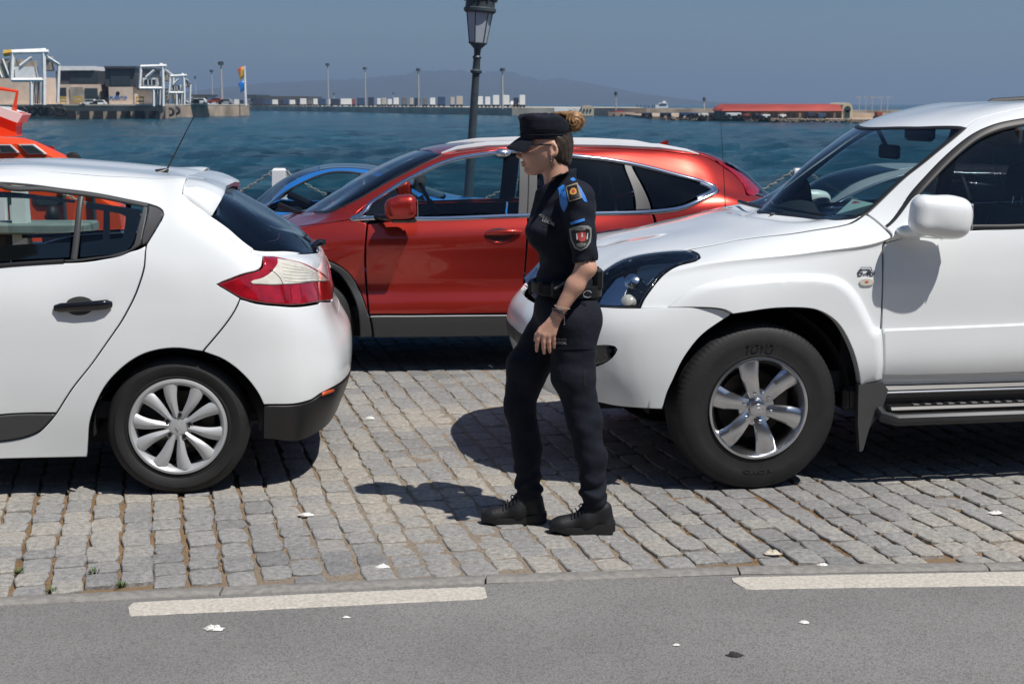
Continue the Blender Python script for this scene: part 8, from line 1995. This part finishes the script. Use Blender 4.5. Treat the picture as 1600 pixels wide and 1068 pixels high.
    row = [(370, 7, 'w'), (378, 5, 'd'), (392, 7, 'w'), (404, 16, 'd'), (418, 11, 'b'), (430, 8, 'w'), (440, 7, 'd'), (448, 8, 'b'), (457, 8, 'w'), (466, 4, 'd'), (474, 9, 'w'), (484, 6, 'g'), (493, 6, 'w'), (504, 11, 'b'), (515, 7, 'w'), (524, 15, 'd'), (541, 17, 'w'), (553, 4, 'r'), (565, 14, 'b'), (580, 9, 'd'), (592, 5, 'w'), (600, 7, 'c'), (609, 6, 'w'), (619, 8, 'w'), (632, 9, 'g'), (643, 5, 'c'), (652, 9, 'd'), (664, 7, 'g'), (676, 8, 'w'), (690, 12, 'b'), (707, 6, 'c'), (718, 10, 'c'), (750, 9, 'w'), (762, 8, 'w'), (775, 10, 'w'), (790, 12, 'w'), (806, 8, 'd'), (816, 9, 'w')]
    for i, (px, w_, c) in enumerate(row):
        Dd = float(np.interp(px, [l[0] for l in line], [f[1] for f in fr])) + 14; s_ = Dd / FPX
        a = at(px, 166, Dd); h = rg.uniform(2.6, 3.2) if w_ > 8 else rg.uniform(2.2, 3.0)
        left = row[i - 1]; o = MB()
        T = thing('lorry_trailer' if w_ > 6 else 'lorry', '%s %s parked on the far quay, %s from the left in the row' % (word[c], 'trailer' if w_ > 6 else 'lorry', ['first', 'second', 'third', 'fourth', 'fifth', 'sixth', 'seventh', 'eighth', 'ninth', 'tenth', '11th', '12th', '13th', '14th', '15th', '16th', '17th', '18th', '19th', '20th', '21st', '22nd', '23rd', '24th', '25th', '26th', '27th', '28th', '29th', '30th', '31st', '32nd', '33rd', '34th', '35th', '36th', '37th', '38th'][i]), 'lorry', (a[0], Dd, .55), 0, 'lorries and trailers on the far quay')
        MB().box((0, 0, .9 + h / 2), (w_ * s_ * .95, 2.5, h), bev=.08).build('box_body', cols[c], T)
        MB().box((0, 0, .7), (w_ * s_ * .9, 2.2, .3)).build('chassis', M['rubber'], T)
        for q in (-.35, .3): MB().lathe([(.001, -1.2), (.5, -1.2), (.5, 1.2), (.001, 1.2)], 10, c=(q * w_ * s_, 0, .5), axis='y').build('wheel', M['rubber'], T)
    def far_block(T, nm, px0, px1, py0, py1, D, dep, m_):
        a = at(px0, py1, D); b = at(px1, py0, D); return MB().box(((a[0] + b[0]) / 2, D + dep / 2, (a[2] + b[2]) / 2), (b[0] - a[0], dep, b[2] - a[2])).build(nm, m_, T, smooth=False)
    T = thing('long_shed', 'long low dark-roofed shed on the far quay behind the first lorries', 'building')
    far_block(T, 'roof', 392, 482, 150.5, 159, 840, 60, M['slab']); far_block(T, 'wall', 394, 480, 158.5, 168, 842, 56, M['concrete']); far_block(T, 'roof', 386, 400, 148, 154, 838, 50, M['lamp_iron'])
    T = thing('breakwater', 'long low brown breakwater wall behind the far quay on the right', 'wall')
    a = at(830, 170, 700); far_block(T, 'wall', 830, 1140, 170.5, 176, 560, 8, M['rust']); far_block(T, 'wall', 1325, 1700, 172, 180, 520, 8, M['rust']); far_block(T, 'parapet', 930, 1140, 169, 171, 566, 3, M['concrete'])
    T = thing('cream_building', 'small cream cube building on the quay right of the officer cap', 'building')
    far_block(T, 'wall', 909, 928, 166, 181, 452, 8, mat('cream_wall', (.50, .44, .32), .85)); far_block(T, 'roof', 911, 923, 165, 166.3, 453, 6, M['rust']); far_block(T, 'wing', 866, 909, 168.5, 181, 456, 8, M['wsteel'])
    for x in (913, 918, 923): far_block(T, 'window', x - 1, x + 1, 170, 174, 451.7, .3, M['dglass'])
    for k, (px, h) in enumerate(((800, 5), (813, 7), (805, 9))):
        T = thing('harbour_crane_mast', ['white gantry left of the officer cap', 'dark control mast behind the officer cap', 'thin white gantry mast left of the officer cap'][k], 'mast'); far_block(T, 'frame', px - 2, px + 3, 160 - h * .4, 170, 520 + k * 5, 3, [M['wsteel'], M['slab'], M['wsteel']][k])
        far_block(T, 'arm', px - 5, px + 5, 163 - h * .3, 164.4 - h * .3, 519 + k * 5, 2, M['wsteel'])
    # ship beyond the breakwater
    T = thing('ship', 'white ship superstructure showing over the breakwater', 'ship')
    far_block(T, 'superstructure', 1024, 1044, 164, 171, 900, 12, M['boatwhite']); far_block(T, 'bridge', 1030, 1043, 160.5, 164.5, 900, 10, M['boatwhite']); far_block(T, 'funnel', 1036, 1040, 158, 161, 902, 6, M['boatwhite'])
    far_block(T, 'window_band', 1031, 1042, 162, 163, 899.5, .5, M['dglass']); far_block(T, 'hull', 990, 1046, 169.5, 173, 901, 14, M['slab'])
    for i, px in enumerate((995, 1001, 1007, 1013, 1019)): far_block(T, 'cargo_mast', px, px + 1, 163.5, 170, 901, 1, M['slab'])
    # red-roofed warehouse, round gable at its right end
    D = 318.; T = thing('warehouse', 'long beige warehouse with a red roof and a round cream gable', 'building')
    a = at(1128, 187, D); b = at(1332, 187, D); zl = at(1200, 173.5, D)[2]; zt = at(1200, 162.5, D)[2]
    far_block(T, 'wall', 1129, 1316, 173, 187, D, 14, mat('warehouse_wall', (.22, .18, .13), .9, noise=.3, nscale=.3))
    x0, x1 = at(1127, 170, D)[0], at(1314, 170, D)[0]
    V = []; F = []; n = 9
    for x in (x0, x1):
        for k in range(n):
            t = k / (n - 1) * math.pi; V.append((x + (1.2 if x == x0 else 0) * math.sin(t), D + 7 - 8.2 * math.cos(t), zl + (zt - zl) * math.sin(t) ** .7))
    F = [(k, n + k, n + k + 1, k + 1) for k in range(n - 1)] + [tuple(range(n)), tuple(n + k for k in range(n))[::-1]]
    MB().add(V, F).build('roof', M['roofred'], T, ang=60)
    gx0, gx1 = at(1314, 170, D)[0], at(1331, 170, D)[0]; gz = at(1320, 187, D)[2]
    arc = [(gx0 + (gx1 - gx0) * (.5 - .5 * math.cos(t)), zl - .6 + (zt + .25 - zl + .6) * math.sin(t) ** .6) for t in np.linspace(0, math.pi, 12)]
    MB().prism([(gx0, gz)] + arc + [(gx1, gz)], D - 1.0, D + 14).build('gable', mat('cream_gable', (.50, .45, .30), .85, noise=.15, nscale=.5), T, ang=60)
    gc = (gx0 + gx1) / 2
    MB().lathe([(.001, 0), (.7, 0), (.7, .3)], 14, c=(gc, D - 1.25, (zl + zt) / 2 - .4), axis='y').build('round_window', M['dglass'], T)
    MB().box((gc, D - 1.1, gz + 1.0), (1.0, .3, 2.0)).build('door', M['dglass'], T)
    for i, x in enumerate(range(1140, 1310, 9)): far_block(T, 'door', x, x + 4, 176.5, 187, D - .3, .4, M['slab'] if i % 3 else M['pale'])
    stuff = [(1134, 1157, 176.5, 181, 'w', 'long white trailer in front of the warehouse left end'), (1161, 1170, 178, 184, 'r', 'orange-red container before the warehouse'), (1178, 1185, 178, 184, 'd', 'dark blue container before the warehouse, left of the white vans'), (1190, 1202, 179, 184, 'w', 'white van at the middle of the warehouse'), (1217, 1227, 179, 184.5, 'w', 'second white van before the warehouse'), (1260, 1271, 175, 184, 'd', 'dark container before the warehouse right half'), (1276, 1288, 177, 185, 'b', 'blue container near the warehouse gable'), (1003, 1018, 176, 181, 'd', 'dark wagon on the quay left of the warehouse'), (1032, 1048, 176, 181, 'd', 'second dark wagon on the quay left of the warehouse'), (1062, 1078, 175.5, 181.5, 'b', 'blue-grey wagon on the quay left of the warehouse'), (1080, 1090, 176, 181, 'b', 'blue container left of the small white one'), (1095, 1104, 177, 182.5, 'w', 'small white lorry left of the warehouse'), (1108, 1122, 176, 183, 'd', 'dark container just left of the warehouse'), (1368, 1377, 175, 184, 'r', 'small red cabin on the breakwater near the off-road car roof')]
    for x0, x1, y0, y1, c, lab in stuff:
        Dd = 310. if x0 > 1120 else 335.; a = at(x0, y1, Dd); b = at(x1, y0, Dd)
        T = thing('container' if 'container' in lab or 'wagon' in lab or 'cabin' in lab else 'lorry', lab, 'container' if c in 'dbr' else 'lorry', ((a[0] + b[0]) / 2, Dd, a[2] - .5), 0, 'containers and lorries by the warehouse')
        w_ = b[0] - a[0]; h = b[2] - a[2]; MB().box((0, 0, .5 + h / 2), (w_, 2.4, h), bev=.06).build('box_body', cols[c], T)
        for q in (-.35, .35): MB().lathe([(.001, -1.2), (.45, -1.2), (.45, 1.2), (.001, 1.2)], 10, c=(q * w_, 0, .45), axis='y').build('wheel', M['rubber'], T)
    T = thing('brown_sheds', 'group of brown stone sheds on the quay right of the cream building', 'building')
    far_block(T, 'wall', 950, 992, 175.5, 181.5, 446, 8, M['rust']); far_block(T, 'wall', 1330, 1420, 177, 186, 330, 8, M['rust']); far_block(T, 'wall', 960, 975, 173.5, 177, 448, 6, M['roofred'])
    for x in (958, 970, 982): far_block(T, 'door', x, x + 3, 178, 181.5, 445.6, .4, M['slab'])
    for k, px in enumerate((1342, 1352, 1362, 1376, 1386)):
        a = at(px, 180, 400); T = thing('lamp_column', 'small lamp column on the right breakwater, %s from the warehouse gable' % ['first', 'second', 'third', 'fourth', 'fifth'][k], 'lamp post', (a[0], 400, -.3), 0, 'lamp columns on the breakwater')
        MB().lathe([(.0, 0), (.12, 0), (.08, 3.8), (.0, 3.8)], 6).build('pole', M['mg'], T); MB().box((0, 0, 3.8), (2.0, .2, .15)).build('lamp_arm', M['mg'], T)

def build_street():
    # the building row across the road behind the camera: it is what the car sides and glass mirror
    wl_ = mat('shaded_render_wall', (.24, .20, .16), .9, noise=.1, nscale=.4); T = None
    x = -46
    rg = np.random.default_rng(9)
    for k in range(7):
        w = rg.uniform(11, 15); h = rg.uniform(8.5, 13)
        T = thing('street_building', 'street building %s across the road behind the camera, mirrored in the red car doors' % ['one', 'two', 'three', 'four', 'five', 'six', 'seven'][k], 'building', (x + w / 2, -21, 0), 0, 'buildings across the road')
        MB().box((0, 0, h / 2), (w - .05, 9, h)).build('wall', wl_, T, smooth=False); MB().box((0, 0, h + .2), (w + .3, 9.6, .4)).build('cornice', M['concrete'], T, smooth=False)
        for f in range(int(h // 3.2)):
            for q in range(int(w // 2.6)):
                MB().box((-w / 2 + 1.6 + q * 2.6, 4.5, 1.6 + f * 3.2), (1.2, .14, 1.8)).build('window', M['dglass'], T, smooth=False)
        x += w
    g = MB().box((0, -15.4, .06), (120, 2.2, .14)).build('far_pavement', M['kerb']); tag(g, kind='structure')
def build_haze():
    m = bpy.data.materials.new('haze_air'); m.use_nodes = True; N, L = m.node_tree.nodes, m.node_tree.links
    for n in list(N):
        if n.type == 'BSDF_PRINCIPLED': N.remove(n)
    v = N.new('ShaderNodeVolumePrincipled'); v.inputs['Color'].default_value = (.55, .74, 1.0, 1); v.inputs['Density'].default_value = .00018; v.inputs['Anisotropy'].default_value = .3
    L.new(v.outputs[0], N['Material Output'].inputs['Volume'])
    mb = MB().box((0, 15000, 130), (70000, 34000, 280)); o = mb.build('haze', m, smooth=False); tag(o, kind='stuff')
    # bottom one metre under the sea bed level used here
    o.location = (0, 0, 0)
pv, jh = build_ground(); build_setts(pv, jh); build_sea(); build_hills()
build_suv(); build_hatch(); build_cross()
build_low('parked_coupe', 'low bright blue coupe with a black roof parked behind the crossover bonnet', (-3.68, 12.6), 3.0, M['blue'], M['gloss_black'], um=([0, 1.45, 2.25, 2.8, 3.3, 3.75, 4.17], [0, 1.45, 2.0, 2.4, 2.78, 3.22, 4.1]))
build_low('parked_saloon', 'dark blue car with bright roof edge, seen through the off-road car windscreen', (1.21, 12.7), 3.0, M['slate'], M['silver'], wag=True, rail=M['silver'])
build_officer(); build_posts(); build_lamp(); build_bench(); build_boat(); build_crew(); build_terminal(); build_far(); build_street(); build_litter(); build_haze()
